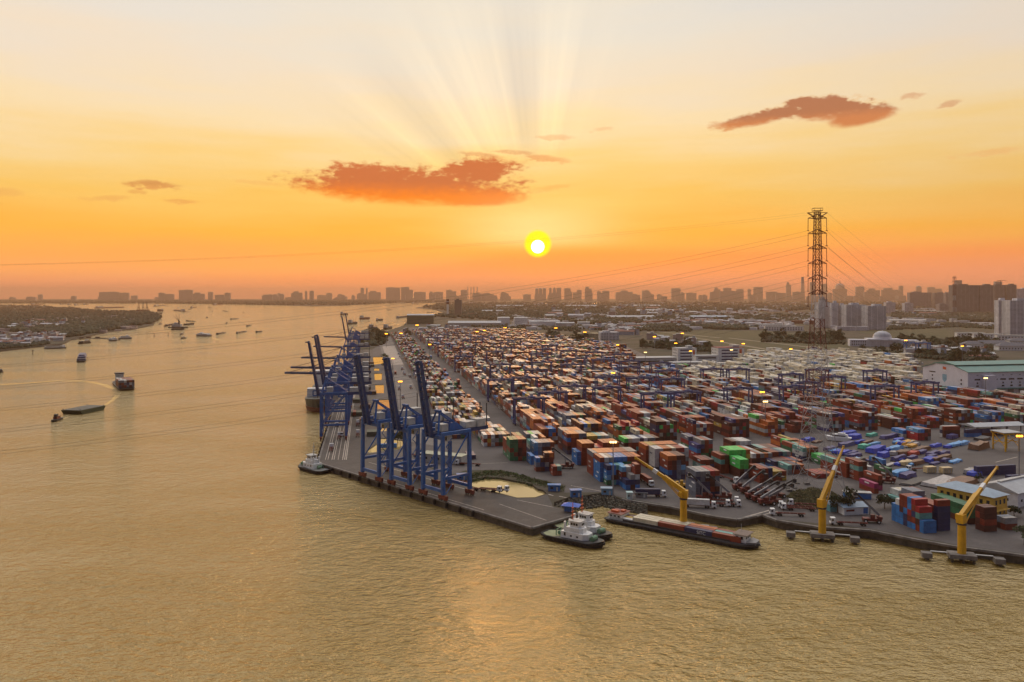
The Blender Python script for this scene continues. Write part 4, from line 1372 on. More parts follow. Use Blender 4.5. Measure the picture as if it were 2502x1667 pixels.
# further small trucks and loads on the pier, the canal road and its causeways
jr = random.Random(14)
for i in range(16):
    d_, b_ = jr.uniform(30, 620), jr.choice((6, 11, 25, 31))
    p = C0 + A * d_ + B * b_
    dup(truck, (p.x, p.y, 0.1), RZA + jr.choice((0, math.pi)), 'small white cab truck among the cranes on the long pier', 'trucks among the cranes on the long pier')
for i in range(12):
    p = uv(jr.choice((-74, -68, -54, -49)), jr.uniform(60, 800))
    dup(truck, (p.x, p.y, 0.12), RZA + jr.choice((0, math.pi)), 'small white cab truck queued along the canal road', 'trucks queued along the canal road')
hc = MB()
for k in range(4):
    hc.box(0, 0, k * 0.85, 11.5 - k * 0.2, 9.0, 0.7)
hc_me = hc.mesh('hatch_covers', mat('hatch_cover_rust', (0.12, 0.055, 0.035), 0.7, var=0.3))
hc_me2 = hc.mesh('hatch_covers', mat('hatch_cover_green', (0.07, 0.085, 0.06), 0.7, var=0.3))
for i in range(14):
    p = C0 + A * (95 + i * 44 + jr.uniform(-8, 8)) + B * jr.choice((20, 27, 33))
    o = bpy.data.objects.new('hatch_cover_stack', hc_me if i % 2 else hc_me2)
    col.objects.link(o)
    o.location = (p.x, p.y, 0.06)
    o.rotation_euler = (0, 0, RZA + jr.uniform(-.06, .06))
    tag(o, ('rusty brown' if i % 2 else 'dull green') + ' pile of ship hatch covers lying on the long pier', 'hatch covers', ('rusty' if i % 2 else 'green') + ' hatch cover piles on the long pier')


# ---------------------------------------------------------------- yellow jib cranes on the dock edge
def make_jib(label, base, tip_px, Y_tip, h_ped):
    t = thing('jib_crane', label, 'crane', base, 0, 'yellow jib cranes along the dock')
    MB().cyl((0, 0, 0), (0, 0, h_ped), 1.55, 1.5, n=16).build('pedestal', M_YEL, t)
    MB().cyl((0, 0, h_ped), (0, 0, h_ped + 0.7), 1.75, n=16).build('slew_ring', M_DARK, t)
    tip = put(tip_px[0], Y_tip)
    z = HC - (tip_px[1] - YH) * Y_tip / F
    d = Vector((tip.x - base[0], tip.y - base[1], 0))
    e = d.normalized()
    rz = math.atan2(e.y, e.x)
    hs = MB()
    hs.box(-0.4 * e.x, -0.4 * e.y, h_ped + 0.7, 3.0, 2.6, 3.4, rz)
    hs.build('crane_house', M_YEL, t)
    s = Vector((-e.y, e.x, 0))
    cb = MB().box(e.x * 0.8 + s.x * 1.9, e.y * 0.8 + s.y * 1.9, h_ped + 1.6, 1.6, 1.3, 2.0, rz).build('cab', M_YEL, t)
    MB().box(e.x * 1.65 + s.x * 1.9, e.y * 1.65 + s.y * 1.9, h_ped + 2.1, 0.05, 1.1, 1.2, rz).build('window', M_GLASS, cb)
    foot = Vector((-e.x * 0.6, -e.y * 0.6, h_ped + 3.4))
    T = Vector((d.x, d.y, z - base[2]))
    mid = foot + (T - foot) * 0.42
    MB().beam(foot, mid, 1.5, 1.9, 1.7, 2.1).build('boom', M_YEL, t)
    b2 = MB().beam(mid - (T - foot) * 0.02, T, 1.3, 1.5, 0.6, 0.6).build('boom_extension', M_YEL, t)
    k0, k1 = foot + (T - foot) * 0.55, foot + (T - foot) * 0.64
    MB().beam(k0, k1, 1.42, 1.62, 1.30, 1.48).build('white_band', M_WHITE, b2)
    MB().beam(T - Vector((0, 0, 0.9)), T + Vector((0, 0, 0.5)), 0.8, 0.7).build('boom_head', M_YEL, t)
    for sg in (-0.95, 0.95):
        MB().cyl(Vector((e.x * 1.3, e.y * 1.3, h_ped + 0.9)) + s * sg, mid - Vector((0, 0, 0.6)) + s * sg * 0.9, 0.25, n=8).build('luffing_cylinder', M_YEL, t)
    MB().box(e.x * 1.16 + s.x * -0.5, e.y * 1.16 - s.y * 0.5, h_ped + 1.9, 0.04, 0.8, 1.2, rz).build('notice_board', M_WHITE, t)
    return t


JB = [('yellow jib crane leaning left over the container barge', at(1670, 1277, 0), (1553, 1118), 352, 10.6),
      ('yellow jib crane with steep boom beside the lattice pylon', at(2009, 1300, 0), (2061, 1092), 338, 10.2),
      ('yellow jib crane leaning right in front of the yellow office', at(2350, 1350, 0), (2436, 1142), 318, 11.2)]
pads = [[(0, 0, 8.5, 5.5), (-9, 3.0, 3.2, 3.0), (9.5, -3.2, 3.2, 3.0)]] * 3
for n, (lb, b, tp, Yt, hp) in enumerate(JB):
    make_jib(lb, (b.x, b.y, -0.35), tp, Yt, hp)
    word = ('the leaning jib crane by the barge', 'the steep jib crane by the pylon', 'the jib crane by the yellow office')[n]
    t = thing('crane_pad', 'dark concrete pad in the water under ' + word, 'concrete pad', (b.x, b.y, -0.35), R(-16), 'concrete pads in the water under the jib cranes')
    mb = MB().box(0, 0, -1.6, 9.5, 5.6, 1.6)
    mb.build('slab', M_CONC, t)
    for x in (-3.8, 0, 3.8):
        for y in (-2, 2):
            MB().cyl((x, y, -5.5), (x, y, -1.6), 0.5, n=8).build('pile', M_CONCD, t)
    for sx, nm in ((-1, 'left'), (1, 'right')):
        ca, sa = math.cos(R(-16)), math.sin(R(-16))
        q = Vector((sx * 12.6, -1.0, 0))
        c = Vector((b.x + q.x * ca - q.y * sa, b.y + q.x * sa + q.y * ca, -0.9))
        d = thing('mooring_dolphin', 'square concrete mooring block ' + ('left' if sx < 0 else 'right') + ' of ' + word, 'mooring block', c, R(-16), 'mooring blocks beside the jib cranes')
        MB().box(0, 0, -1.7, 3.6, 3.2, 1.9).build('block', M_CONC, d)
        for y in (-1, 1):
            MB().cyl((0, y, -4.5), (0, y, -1.7), 0.7, n=8).build('pile', M_CONCD, d)
        w = MB().box(sx * 7.9, 0.4, -0.35, 6.0, 0.9, 0.25).build('walkway', M_DULLW, t)


# ---------------------------------------------------------------- lattice pylon and its wires
PX, PY = 155.9, 397.0
M_PR = mat('pylon_red', (0.17, 0.036, 0.018), 0.6, var=0.3)
M_PW = mat('pylon_white', (0.52, 0.52, 0.53), 0.55, var=0.15)


def make_pylon(loc, label, rz=0.0, fine=True):
    t = thing('lattice_pylon', label, 'pylon', loc, rz, 'lattice pylons carrying the river wires')
    # half diagonal of the square body at given heights
    prof = [(0, 14.4), (12, 11.6), (24, 9.2), (38, 7.4), (52, 6.2), (62, 5.4), (72.6, 4.6), (88, 3.5), (100.2, 2.75), (142.5, 1.7)]
    def hd(z):
        for (a, ra), (b, rb) in zip(prof[:-1], prof[1:]):
            if a <= z <= b:
                return ra + (rb - ra) * (z - a) / (b - a)
        return prof[-1][1]
    def cor(z, i):
        r = hd(z)
        return Vector((r * math.cos(i * math.pi / 2), r * math.sin(i * math.pi / 2), z))
    M_PG = mat('pylon_weathered_steel', (0.33, 0.32, 0.32), 0.6, var=0.25)
    bands = [(0, 30, M_PG), (30, 52, M_PG), (52, 62, M_PR), (62, 72.6, M_PW), (72.6, 88, M_PR), (88, 100.2, M_PW), (100.2, 142.5, M_PR)]
    for z0, z1, mm in bands:
        step = 12 if z1 <= 30 else 7.3 if z1 <= 52 else 5.2 if z1 <= 100.3 else 3.9
        if not fine:
            step *= 2.2
        n = max(1, round((z1 - z0) / step))
        mb = MB()
        w = 0.24 if z1 <= 30 else 0.28 if z1 < 60 else 0.21 if mm is M_PW else 0.27
        if not fine:
            w *= 0.75
        for k in range(n):
            a, b = z0 + (z1 - z0) * k / n, z0 + (z1 - z0) * (k + 1) / n
            for i in range(4):
                mb.beam(cor(a, i), cor(b, i), w)
                mb.beam(cor(a, i), cor(b, i + 1), w * 0.55)
                mb.beam(cor(a, i + 1), cor(b, i), w * 0.55)
                mb.beam(cor(b, i), cor(b, i + 1), w * 0.5)
                if z1 <= 52 and fine:
                    m0 = (cor(a, i) + cor(b, i + 1)) / 2
                    mb.beam(m0, (cor(a, i) + cor(b, i)) / 2, w * 0.4)
                    mb.beam(m0, (cor(a, i + 1) + cor(b, i + 1)) / 2, w * 0.4)
        mb.build('tower_section', mm, t)
    for k in range(6):
        z = 139.4 - 7.72 * k
        a = MB()
        r = hd(z)
        for y in (-1.0, 1.0):
            for sx in (-1, 1):
                a.beam((0, y * 0.9, z + 2.0), (sx * 4.7, y * 0.2, z), 0.26)
                a.beam((0, y, z - 0.3), (sx * 4.7, y * 0.2, z), 0.24)
                a.beam((sx * 2.3, y * 0.6, z - 0.1), (sx * 2.3, y * 0.6, z + 1.0), 0.18)
        arm = a.build('cross_arm', M_PR, t)
        for sx in (-1, 1):
            MB().beam((sx * 4.7, 0, z), (sx * 4.78, 0, z - 6.2), 0.22).box(sx * 4.78, 0, z - 6.5, 0.9, 0.5, 0.3).build('insulator', M_PR, arm)
    mb = MB().box(0, 0, 143.0, 4.4, 3.0, 0.25)
    for sx in (-1, 1):
        for y in (-1, 1):
            mb.beam((sx * 1.2, y * 0.9, 139.8), (sx * 5.0, y * 0.6, 142.2), 0.26)
            mb.beam((sx * 2.2, y * 1.4, 143), (sx * 2.2, y * 1.4, 144.6), 0.14)
        mb.beam((sx * 2.2, -1.4, 144.5), (sx * 2.2, 1.4, 144.5), 0.14)
        mb.beam((sx * 5.0, 0, 142.2), (-sx * 0.2, 0, 142.4), 0.26)
    for y in (-1.4, 1.4):
        mb.beam((-2.2, y, 144.5), (2.2, y, 144.5), 0.14)
    mb.build('top_platform', M_PR, t)
    for i in range(4):
        c = cor(0, i)
        MB().box(c.x, c.y, 0.0, 2.6, 2.6, 1.1).build('footing', M_CONC, t)
    return t


pyl = make_pylon((PX, PY, 0.0), 'tall red and white lattice power pylon standing in the container yard')
P3 = Vector((1012.0, 1779.0, 0.0))
far_p = make_pylon(P3, 'faint distant lattice pylon in front of the dark tower blocks', 0, False)
P2 = Vector((-788.0, 66.0, 0.0))


def wire(z, sx, end, sag, name, label, dz=0.0, ex=0.0):
    mb = MB()
    a = Vector((PX + sx, PY, z))
    b = Vector((end.x + sx + ex, end.y, z + dz))
    n = 36
    pr = None
    tmax = 0.52 if end is P2 else 1.0
    for i in range(n + 1):
        t = tmax * i / n
        p = a + (b - a) * t
        p.z -= 4 * sag * t * (1 - t)
        if pr is not None:
            mb.beam(pr, p, 0.065 if sag > 40 else 0.04)
        pr = p
    o = mb.build('power_wire', M_WIRE)
    tag(o, label, 'wire', 'power wires of the lattice pylon')


for k in range(6):
    z = 139.4 - 7.72 * k - 6.4
    for sx, side in ((-4.78, 'outer'), (4.78, 'inner')):
        wire(z, sx, P2, 55, 'w', f"thin wire over the river, {ORD[k]} pylon arm from top, {'river' if sx < 0 else 'yard'} side")
        wire(z, sx, P3, 44, 'w', f"thin wire running inland, {ORD[k]} pylon arm from top, {'river' if sx < 0 else 'yard'} side")
for sx, side in ((-5.0, 'river'), (5.0, 'yard')):
    wire(142.2, sx, P2, 34, 'w', f"thin earth wire over the river from the {side} side of the pylon top")
    wire(142.2, sx, P3, 28, 'w', f"thin earth wire running inland from the {side} side of the pylon top")

# ---------------------------------------------------------------- vessels
def hull_pts(L, Bm, bow=0.22, stern=0.08, n=6):
    """outline of a deck, bow at +x"""
    h = Bm / 2
    pts = [(-L / 2, -h * (1 - stern * 4)), (-L / 2 + L * stern, -h)]
    for i in range(n + 1):
        t = i / n
        pts.append((L / 2 - L * bow * (1 - t), -h * math.cos(t * math.pi / 2) ** 0.7 if t < 1 else 0.0))
    return pts + [(x, -y) for x, y in pts[::-1] if abs(y) > 1e-6]


def hull(mb, L, Bm, z0, z1, bow=0.22, stern=0.08, rake=0.93, sheer=0.0):
    top = hull_pts(L, Bm, bow, stern)
    n = len(top)
    vs = [(x * rake, y * 0.9, z0) for x, y in top] + [(x, y, z1 + (sheer * max(0, (x / (L / 2)) - 0.3) ** 2 * 2)) for x, y in top]
    mb.add(vs, [tuple(range(n))[::-1], tuple(range(n, 2 * n))] + [(i, (i + 1) % n, n + (i + 1) % n, n + i) for i in range(n)])
    return mb


def rim(mb, L, Bm, z, w, bow=0.22, stern=0.08):
    p = hull_pts(L, Bm, bow, stern)
    for a, b in zip(p, p[1:] + p[:1]):
        mb.beam((a[0], a[1], z), (b[0], b[1], z), w)
    return mb


def ground_dir(p, q):
    d = q - p
    return math.atan2(d.y, d.x)


def make_tug(label, loc, rz, L=29.0, deck=None, mast=None):
    t = thing('tugboat', label, 'tugboat', loc, rz, 'harbour tugboats')
    hull(MB(), L, 9.6, -1.0, 1.9, 0.24, 0.10, 0.9, 1.1).build('hull', M_HULLD, t)
    rim(MB(), L, 9.8, 1.7, 0.75, 0.24, 0.10).build('fender_rim', M_BLACK, t)
    hull(MB(), L * 0.94, 8.6, 1.9, 2.02, 0.24, 0.10, 1.0).build('deck', deck or M_DECK, t)
    d = MB()
    d.prism([(-4.5, -3.2), (6.0, -3.2), (8.0, -1.8), (8.0, 1.8), (6.0, 3.2), (-4.5, 3.2)], 2.0, 4.7)
    dh = d.build('deckhouse', M_WHITE, t)
    for x in (-2.5, 0.5, 3.5):
        for y in (-3.23, 3.23):
            MB().box(x, y, 3.0, 0.9, 0.05, 1.4 if x < 0 else 0.7).build('window', M_GLASS, dh)
    d = MB()
    d.prism([(-2.4, -2.6), (4.2, -2.6), (5.4, -1.4), (5.4, 1.4), (4.2, 2.6), (-2.4, 2.6)], 4.7, 6.6)
    d.build('upper_deckhouse', M_WHITE, t)
    w = MB().prism([(-0.6, -2.1), (3.4, -2.1), (4.4, -1.1), (4.4, 1.1), (3.4, 2.1), (-0.6, 2.1)], 6.6, 9.2).build('wheelhouse', M_WHITE, t)
    g = MB()
    for y in (-2.12, 2.12):
        for x in (0.2, 1.4, 2.6):
            g.box(x, y, 7.6, 0.95, 0.05, 1.0)
    for y in (-0.55, 0.55):
        g.box(4.41, y, 7.6, 0.05, 0.9, 1.0)
    g.box(-0.61, 0, 7.6, 0.05, 2.6, 1.0)
    g.build('windows', M_GLASS, w)
    MB().box(1.6, 0, 9.2, 5.6, 4.8, 0.18).build('wheelhouse_roof', M_DULLW, w)
    m = MB().cyl((-0.5, 0, 9.3), (-0.5, 0, 16.5), 0.28, 0.14, n=6)
    for z, s in ((11, 2.6), (12.6, 2.0), (14.2, 1.5)):
        m.box(-0.5, 0, z, 0.3, s, 0.22).box(-0.5, 0, z, s * 0.5, 0.25, 0.22)
    m.build('mast', mast or M_ORANGE, t)
    for y in (-1.9, 1.9):
        MB().cyl((-3.2, y, 4.7), (-3.2, y, 8.6), 0.55, 0.5, n=8).build('funnel', M_WHITE, t)
    MB().cyl((9.6, -1.5, 3.2), (9.6, 1.5, 3.2), 1.1, n=10).box(9.6, -1.7, 2.0, 1.8, 0.4, 1.9).box(9.6, 1.7, 2.0, 1.8, 0.4, 1.9).build('bow_winch', M_GREEN, t)
    MB().cyl((-6.5, -1.2, 3.0), (-6.5, 1.2, 3.0), 0.8, n=10).beam((-7.6, -1.8, 2), (-7.6, -1.8, 4.4), 0.3).beam((-7.6, 1.8, 2), (-7.6, 1.8, 4.4), 0.3).beam((-7.6, -1.8, 4.3), (-7.6, 1.8, 4.3), 0.3).build('towing_gear', M_GREEN, t)
    r = MB()
    for y in (-3.1, 3.1):
        r.beam((-4.4, y, 5.6), (6.0, y, 5.6), 0.09)
        for x in range(-4, 7, 2):
            r.beam((x, y, 4.7), (x, y, 5.6), 0.08)
    r.build('railing', M_DULLW, t)
    for k in range(9):
        x = -L * 0.36 + k * L * 0.075
        for y in (-4.95, 4.95):
            MB().cyl((x, y - 0.2, 1.0), (x, y + 0.2, 1.0), 0.62, n=10).build('tyre', M_BLACK, t)
    return t


a, b = at(1332, 1309, WZ), at(1476, 1340, WZ)
RT1 = ground_dir(a, b)
make_tug('white and black tugboat with orange mast, nearer the camera of the pair', (a + b) / 2, RT1)
a2, b2 = at(1357, 1288, WZ), at(1496, 1322, WZ)
tg2 = make_tug('white and black tugboat with tall orange mast, inner of the pair by quay corner', (a2 + b2) / 2, ground_dir(a2, b2), 29.5)
a3, b3 = at(800, 1160, WZ), at(732, 1141, WZ)
make_tug('small white and black tugboat moored at the river corner of the pier', (a3 + b3) / 2, ground_dir(a3, b3), 25, mat('tug_grey_deck', (0.16, 0.17, 0.16), 0.7), M_DULLW)

# container barge lying at the dock
s0, s1 = at(1489, 1268, WZ), at(1858, 1341, WZ)
BR = ground_dir(s0, s1)
BL = (s1 - s0).length
bc = (s0 + s1) / 2
t = thing('container_barge', 'long dark container barge moored below the leaning yellow jib crane', 'barge', bc, BR)
h = hull(MB(), BL, 11.5, -1.2, 1.5, 0.10, 0.05, 0.95, 0.6).build('hull', M_HULLD, t)
rim(MB(), BL, 11.7, 1.4, 0.35, 0.10, 0.05).build('rubbing_strake', M_DARK, t)
co = MB()
for y in (-4.5, 4.5):
    co.box(-1.0, y, 1.5, BL - 21, 0.25, 1.0)
for x in (-BL / 2 + 9.5, BL / 2 - 11.5):
    co.box(x, 0, 1.5, 0.25, 8.7, 1.0)
co.build('hatch_coaming', M_DARK, t)
MB().box(-1.0, 0, 1.45, BL - 22, 8.6, 0.12).build('hold', M_DARK, t)
for k in range(17):
    x = -BL / 2 + 5 + k * (BL - 12) / 16
    MB().cyl((x, -5.95, 0.6), (x, -5.6, 0.6), 0.6, n=10).build('tyre', M_BLACK, t)
d = MB().box(BL / 2 - 7.4, 0, 1.5, 4.6, 6.2, 3.6).build('wheelhouse', M_WHITE, t)
for y in (-2.0, 0, 2.0):
    MB().box(BL / 2 - 5.08, y, 3.4, 0.05, 1.4, 1.0).build('window', M_GLASS, d)
for x in (-8.6, -6.6):
    MB().box(BL / 2 + x, -3.13, 3.2, 0.9, 0.05, 1.2).build('window', M_GLASS, d)
MB().box(BL / 2 - 7.2, 0, 5.1, 6.2, 7.6, 0.2).build('wheelhouse_roof', mat('brown_roof', (0.16, 0.11, 0.09), 0.6), d)
MB().beam((BL / 2 - 8, 0, 5.3), (BL / 2 - 8, 0, 8.8), 0.14).build('mast', M_DULLW, t)
MB().prism([(BL / 2 - 4.6, -4.2), (BL / 2 - 1.2, -2.2), (BL / 2 - 1.2, 2.2), (BL / 2 - 4.6, 4.2)], 1.5, 2.7, 1.04).build('bow_bulwark', M_GREY, t)
d = MB().box(-BL / 2 + 5.0, 0, 1.5, 6.5, 7.6, 2.6).build('stern_house', M_WHITE, t)
for x in (-2, 0, 2):
    MB().box(-BL / 2 + 5.0 + x, -3.83, 2.5, 1.1, 0.05, 0.9).build('window', M_GLASS, d)
MB().box(-BL / 2 + 5.0, 0, 4.1, 7.6, 8.8, 0.2).build('stern_roof', mat('stern_roof', (0.22, 0.07, 0.05), 0.6), d)
MB().box(-BL / 2 + 4.0, -1.5, 4.3, 3.4, 2.0, 0.9).box(-BL / 2 + 6.6, 1.4, 4.3, 1.8, 2.4, 0.7).build('deck_gear', M_ORANGE, t)
cb, sb = math.cos(BR), math.sin(BR)


def on_barge(x, y, z):
    return (bc.x + x * cb - y * sb, bc.y + x * sb + y * cb, bc.z + z)


BCOL = [['ccc', 'c'], ['drn', 'c'], ['nrr', 'r'], ['rtt', 'r']]
names = ['river side', 'middle', 'dock side']
x0 = -BL / 2 + 21.8
for s in range(4):
    for r_ in range(3):
        k = [['c', 'c', 'c'], ['r', 'c', 'c'], ['n', 'r', 'o'], ['r', 't', 'r']][s][r_]
        x = x0 + s * 12.45 - 1.5
        lets = ('SITC' if (s == 2 and r_ == 0) else None)
        o = container(dict(c=on_barge(x, -2.85 + r_ * 2.6, 1.62), rz=BR, L=L40, k=k, t=1), f"{CCOL[k][0]} container on the barge, {ORD[s]} from the stern stack, {names[r_]} row" + (' white letters' if lets else ''), 'containers on the moored barge', lettering=False)
for r_, k in ((0, 'w'), (1, 'y'), (2, 'd')):
    x = x0 - 12.45 - 0.7
    o = container(dict(c=on_barge(x, -2.85 + r_ * 2.6, 0.2), rz=BR, L=L40, k=k, t=0), f"{CCOL[k][0]} container low in the barge hold beside the stern house, {names[r_]} row", 'containers on the moored barge', lettering=False)


def letters(text, parent, x, y, z, size, rot, material):
    fc = bpy.data.curves.new('lettering', 'FONT')
    fc.body = text
    fc.size = size
    fc.align_x = 'CENTER'
    fc.extrude = 0.01
    fc.materials.append(material)
    o = bpy.data.objects.new('lettering', fc)
    col.objects.link(o)
    o.parent = parent
    bpy.context.view_layer.update()
    me = bpy.data.meshes.new_from_object(o.evaluated_get(bpy.context.evaluated_depsgraph_get()))
    bpy.data.objects.remove(o)
    if not me.materials:
        me.materials.append(material)
    o = bpy.data.objects.new('lettering', me)
    col.objects.link(o)
    o.parent = parent
    o.location = (x, y, z)
    o.rotation_euler = rot
    return o


for o in list(bpy.data.objects):
    lb = o.get('label')
    if not lb:
        continue
    if lb.endswith('white letters'):
        letters('SITC', o, 1.5, -CW / 2 - 0.03, 0.75, 2.0, (R(90), 0, 0), M_WHITE)
    elif 'lettered stack' in lb and 'first column' in lb:
        for c in kids(o):
            if c.name.startswith('lettering_panel'):
                bpy.data.objects.remove(c)
        letters('SITC', o, 0, CW / 2 + 0.03, 0.7, 1.8, (R(90), 0, R(180)), M_WHITE)
    elif lb.startswith('bright blue') and 'blue over white pair' in lb and 'first column' in lb:
        letters('SITC', o, 0, CW / 2 + 0.03, 0.7, 1.8, (R(90), 0, R(180)), M_WHITE)

# ship lying at the long pier, bow to the camera
sb0 = at(744, 1008, WZ)
pl = (PB + A * 150) - B * 16.5
bowp = C0 + A * (sb0.y - C0.y) / A.y - B * 15.0
SL = 150.0
c = bowp + A * (SL / 2)
t = thing('cargo_ship', 'container ship with rusty red bow moored along the long pier', 'ship', (c.x, c.y, WZ), RZA + math.pi)
hull(MB(), SL, 23, -1.5, 4.4, 0.16, 0.06, 0.955, 0.0).build('lower_hull', M_HULLR, t)
hull(MB(), SL + 4, 24, 4.4, 9.5, 0.16, 0.06, 0.965, 3.0).build('upper_hull', mat('ship_grey_hull', (0.07, 0.072, 0.06), 0.55, var=0.25), t)
MB().box(SL * 0.30, 0, 9.5, 9, 20.5, 9.0).build('breakwater_house', M_WHITE, t)
lg = MB()
for y0, z0, y1, z1 in ((-5, 12, 5, 12), (-5, 16.5, 5, 16.5), (-5, 12, -5, 16.5), (5, 12, 5, 16.5), (-1.5, 12, -1.5, 14.5), (1.5, 14.5, 5, 14.5)):
    lg.beam((SL * 0.30 + 4.53, y0, z0), (SL * 0.30 + 4.53, y1, z1), 0.06, 1.1)
lg.build('emblem', M_BLUE, t)
MB().box(-SL * 0.36, 0, 9.5, 14, 20, 16).build('bridge_house', M_WHITE, t)
MB().box(SL * 0.40, 0, 10.5, 6, 8, 1.5).cyl((SL * .42, 0, 10), (SL * .42, 0, 18), 0.4, n=6).build('foredeck_gear', M_DARK, t)
for i in range(5):
    for r_ in range(3):
        k = 'rnwrdosrcbrdknr'[i * 3 + r_]
        q = c + A * (SL * 0.16 - i * 13 + 0) * -1
        z = WZ + 9.6 + CH * 0
        p = c - A * (SL * 0.20 - i * 13.2) + B * (-6.5 + r_ * 6.5)
        container(dict(c=(p.x, p.y, z), rz=RZA, L=L40, k=k, t=0), f"{CCOL[k][0]} container on the moored ship deck, {ORD[i]} bay from the bow, {('river', 'middle', 'pier')[r_]} row", 'containers on the moored ship', lettering=False)


def simple_boat(kind, label, cat, a, b, Bm, fb, parts, hm=None, group=None, bow=0.2):
    """vessel between two waterline points, bow at b; parts: (name, x0, x1, half width, z0, z1, material)"""
    p, q = at(*a, WZ), at(*b, WZ)
    L = (q - p).length
    t = thing(kind, label, cat, (p + q) / 2, ground_dir(p, q), group)
    hull(MB(), L, Bm, -0.8, fb, bow, 0.06, 0.93, fb * 0.3).build('hull', hm or M_HULLD, t)
    for nm, x0, x1, w, z0, z1, m in parts:
        MB().box((x0 + x1) / 2 * L, 0, z0, (x1 - x0) * L, Bm * w, z1 - z0).build(nm, m, t)
    return t


# ships and boats out on the river
t = simple_boat('container_ship', 'small container ship seen from astern, stacked with rust red boxes', 'ship', (311, 955), (289, 934), 16.5, 2.2, [('deckhouse', 0.32, 0.42, 0.5, 2.2, 11.0, M_DULLW), ('bridge', 0.33, 0.42, 0.6, 11.0, 12.4, M_DARK), ('hatch', -0.42, 0.28, 0.86, 2.4, 3.0, M_DARK)])
L_ = (at(289, 932, WZ) - at(311, 955, WZ)).length
cc, ss = math.cos(t.rotation_euler.z), math.sin(t.rotation_euler.z)
n = 0
for x in (-0.40, -0.40 + 12.6 / L_, -0.40 + 25.2 / L_):
    for r_ in range(6):
        y = -6.5 + r_ * 2.6
        for k_ in range(3):
            k = 'rdrrrdwrrdrrswrrrdrr'[(n * 7 + k_) % 20]
            if x == -0.40:
                k = 'ssddwrsndrswdrsnd'[n % 17]
            n += 1
            if x != -0.40 and k_ < 2 and r_ not in (0, 5):
                continue
            X = x * L_ + L40 / 2
            container(dict(c=(t.location.x + X * cc - y * ss, t.location.y + X * ss + y * cc, WZ + 3.0 + k_ * CH), rz=t.rotation_euler.z, L=L40, k=k, t=k_),
                      'container in the rust red load of the small ship seen from astern', 'containers on the small ship in the river', lettering=False)
p0, p1 = at(236, 1000, WZ), at(172, 1013, WZ)
t = thing('deck_barge', 'flat green black deck barge towed across the river', 'barge', (p0 + p1) / 2, ground_dir(p0, p1))
Lb = (p1 - p0).length
mb = MB()
hw = 9.5
mb.add([(-Lb / 2 + 3, -hw, -0.6), (Lb / 2 - 3, -hw, -0.6), (Lb / 2 - 3, hw, -0.6), (-Lb / 2 + 3, hw, -0.6), (-Lb / 2, -hw, 3.6), (Lb / 2, -hw, 3.6), (Lb / 2, hw, 3.6), (-Lb / 2, hw, 3.6)], [(3, 2, 1, 0), (4, 5, 6, 7), (0, 1, 5, 4), (1, 2, 6, 5), (2, 3, 7, 6), (3, 0, 4, 7)])
mb.build('hull', mat('barge_green_hull', (0.035, 0.05, 0.022), 0.6, var=0.3), t)
MB().box(0, 0, 3.6, Lb - 1.2, 2 * hw - 1.2, 0.12).build('deck', mat('barge_deck', (0.11, 0.105, 0.085), 0.8, var=0.35), t)
for sx in (-1, 1):
    for y in (-hw + 1, hw - 1):
        MB().cyl((sx * (Lb / 2 - 1.5), y, 3.6), (sx * (Lb / 2 - 1.5), y, 4.5), 0.35, n=8).build('bollard', M_DARK, t)
t = simple_boat('towboat', 'small dark towboat pulling the flat deck barge', 'tugboat', (149, 1024), (128, 1032), 4.6, 1.5, [('deckhouse', -0.25, 0.2, 0.62, 1.5, 3.6, M_RED), ('wheelhouse', 0.0, 0.18, 0.5, 3.6, 5.6, M_DARK)])
simple_boat('ferry', 'dark blue passenger ferry seen from astern, alone in mid river', 'ferry', (198, 886), (203, 872), 13, 2.4, [('lower_cabin', -0.42, 0.36, 0.92, 2.4, 5.0, mat('ferry_blue', (0.03, 0.05, 0.14), 0.5)), ('upper_cabin', -0.3, 0.3, 0.84, 5.0, 7.6, MATS['ferry_blue']), ('white_rail', -0.43, -0.42, 0.9, 5.2, 6.0, M_WHITE), ('roof', -0.2, 0.2, 0.6, 7.6, 9.4, MATS['ferry_blue'])])
simple_boat('riverboat', 'pale decorated cargo boat moored below the left bank village', 'boat', (107, 853), (163, 851), 9, 1.8, [('cabin', -0.46, 0.30, 0.8, 1.8, 5.5, M_DULLW), ('awning', -0.40, 0.20, 0.85, 5.5, 6.2, M_DARK), ('wheelhouse', 0.30, 0.42, 0.7, 1.8, 6.5, M_WHITE)])
FER = [('vehicle_deck', -0.46, 0.44, 0.9, 2.2, 4.4, M_DULLW), ('upper_cabin', -0.36, 0.32, 0.8, 4.4, 7.0, M_WHITE), ('window_band', -0.34, 0.30, 0.82, 5.2, 6.2, M_GLASS), ('wheelhouse', 0.05, 0.2, 0.4, 7.0, 9.4, M_WHITE)]
simple_boat('ferry', 'white two deck ferry under way in mid river with curved wake', 'ferry', (514, 822), (480, 821), 14, 2.2, FER)
simple_boat('ferry', 'white ferry moored at the outer end of the long landing stage', 'ferry', (289, 829), (323, 828), 13, 2.0, FER)
simple_boat('ferry', 'dark green ferry moored midway on the landing stage', 'ferry', (268, 834), (285, 833), 11, 2.4, FER)
simple_boat('ferry', 'brown roofed ferry at the inner end of the landing stage', 'ferry', (195, 841), (220, 838), 11, 2.4, [('cabin', -0.4, 0.3, 0.85, 2.4, 5.6, M_DARK), ('roof', -0.44, 0.34, 0.95, 5.6, 6.1, mat('tan_roof', (0.3, 0.24, 0.16), 0.7)), ('wheelhouse', 0.1, 0.25, 0.5, 6.1, 8.2, M_DULLW)])
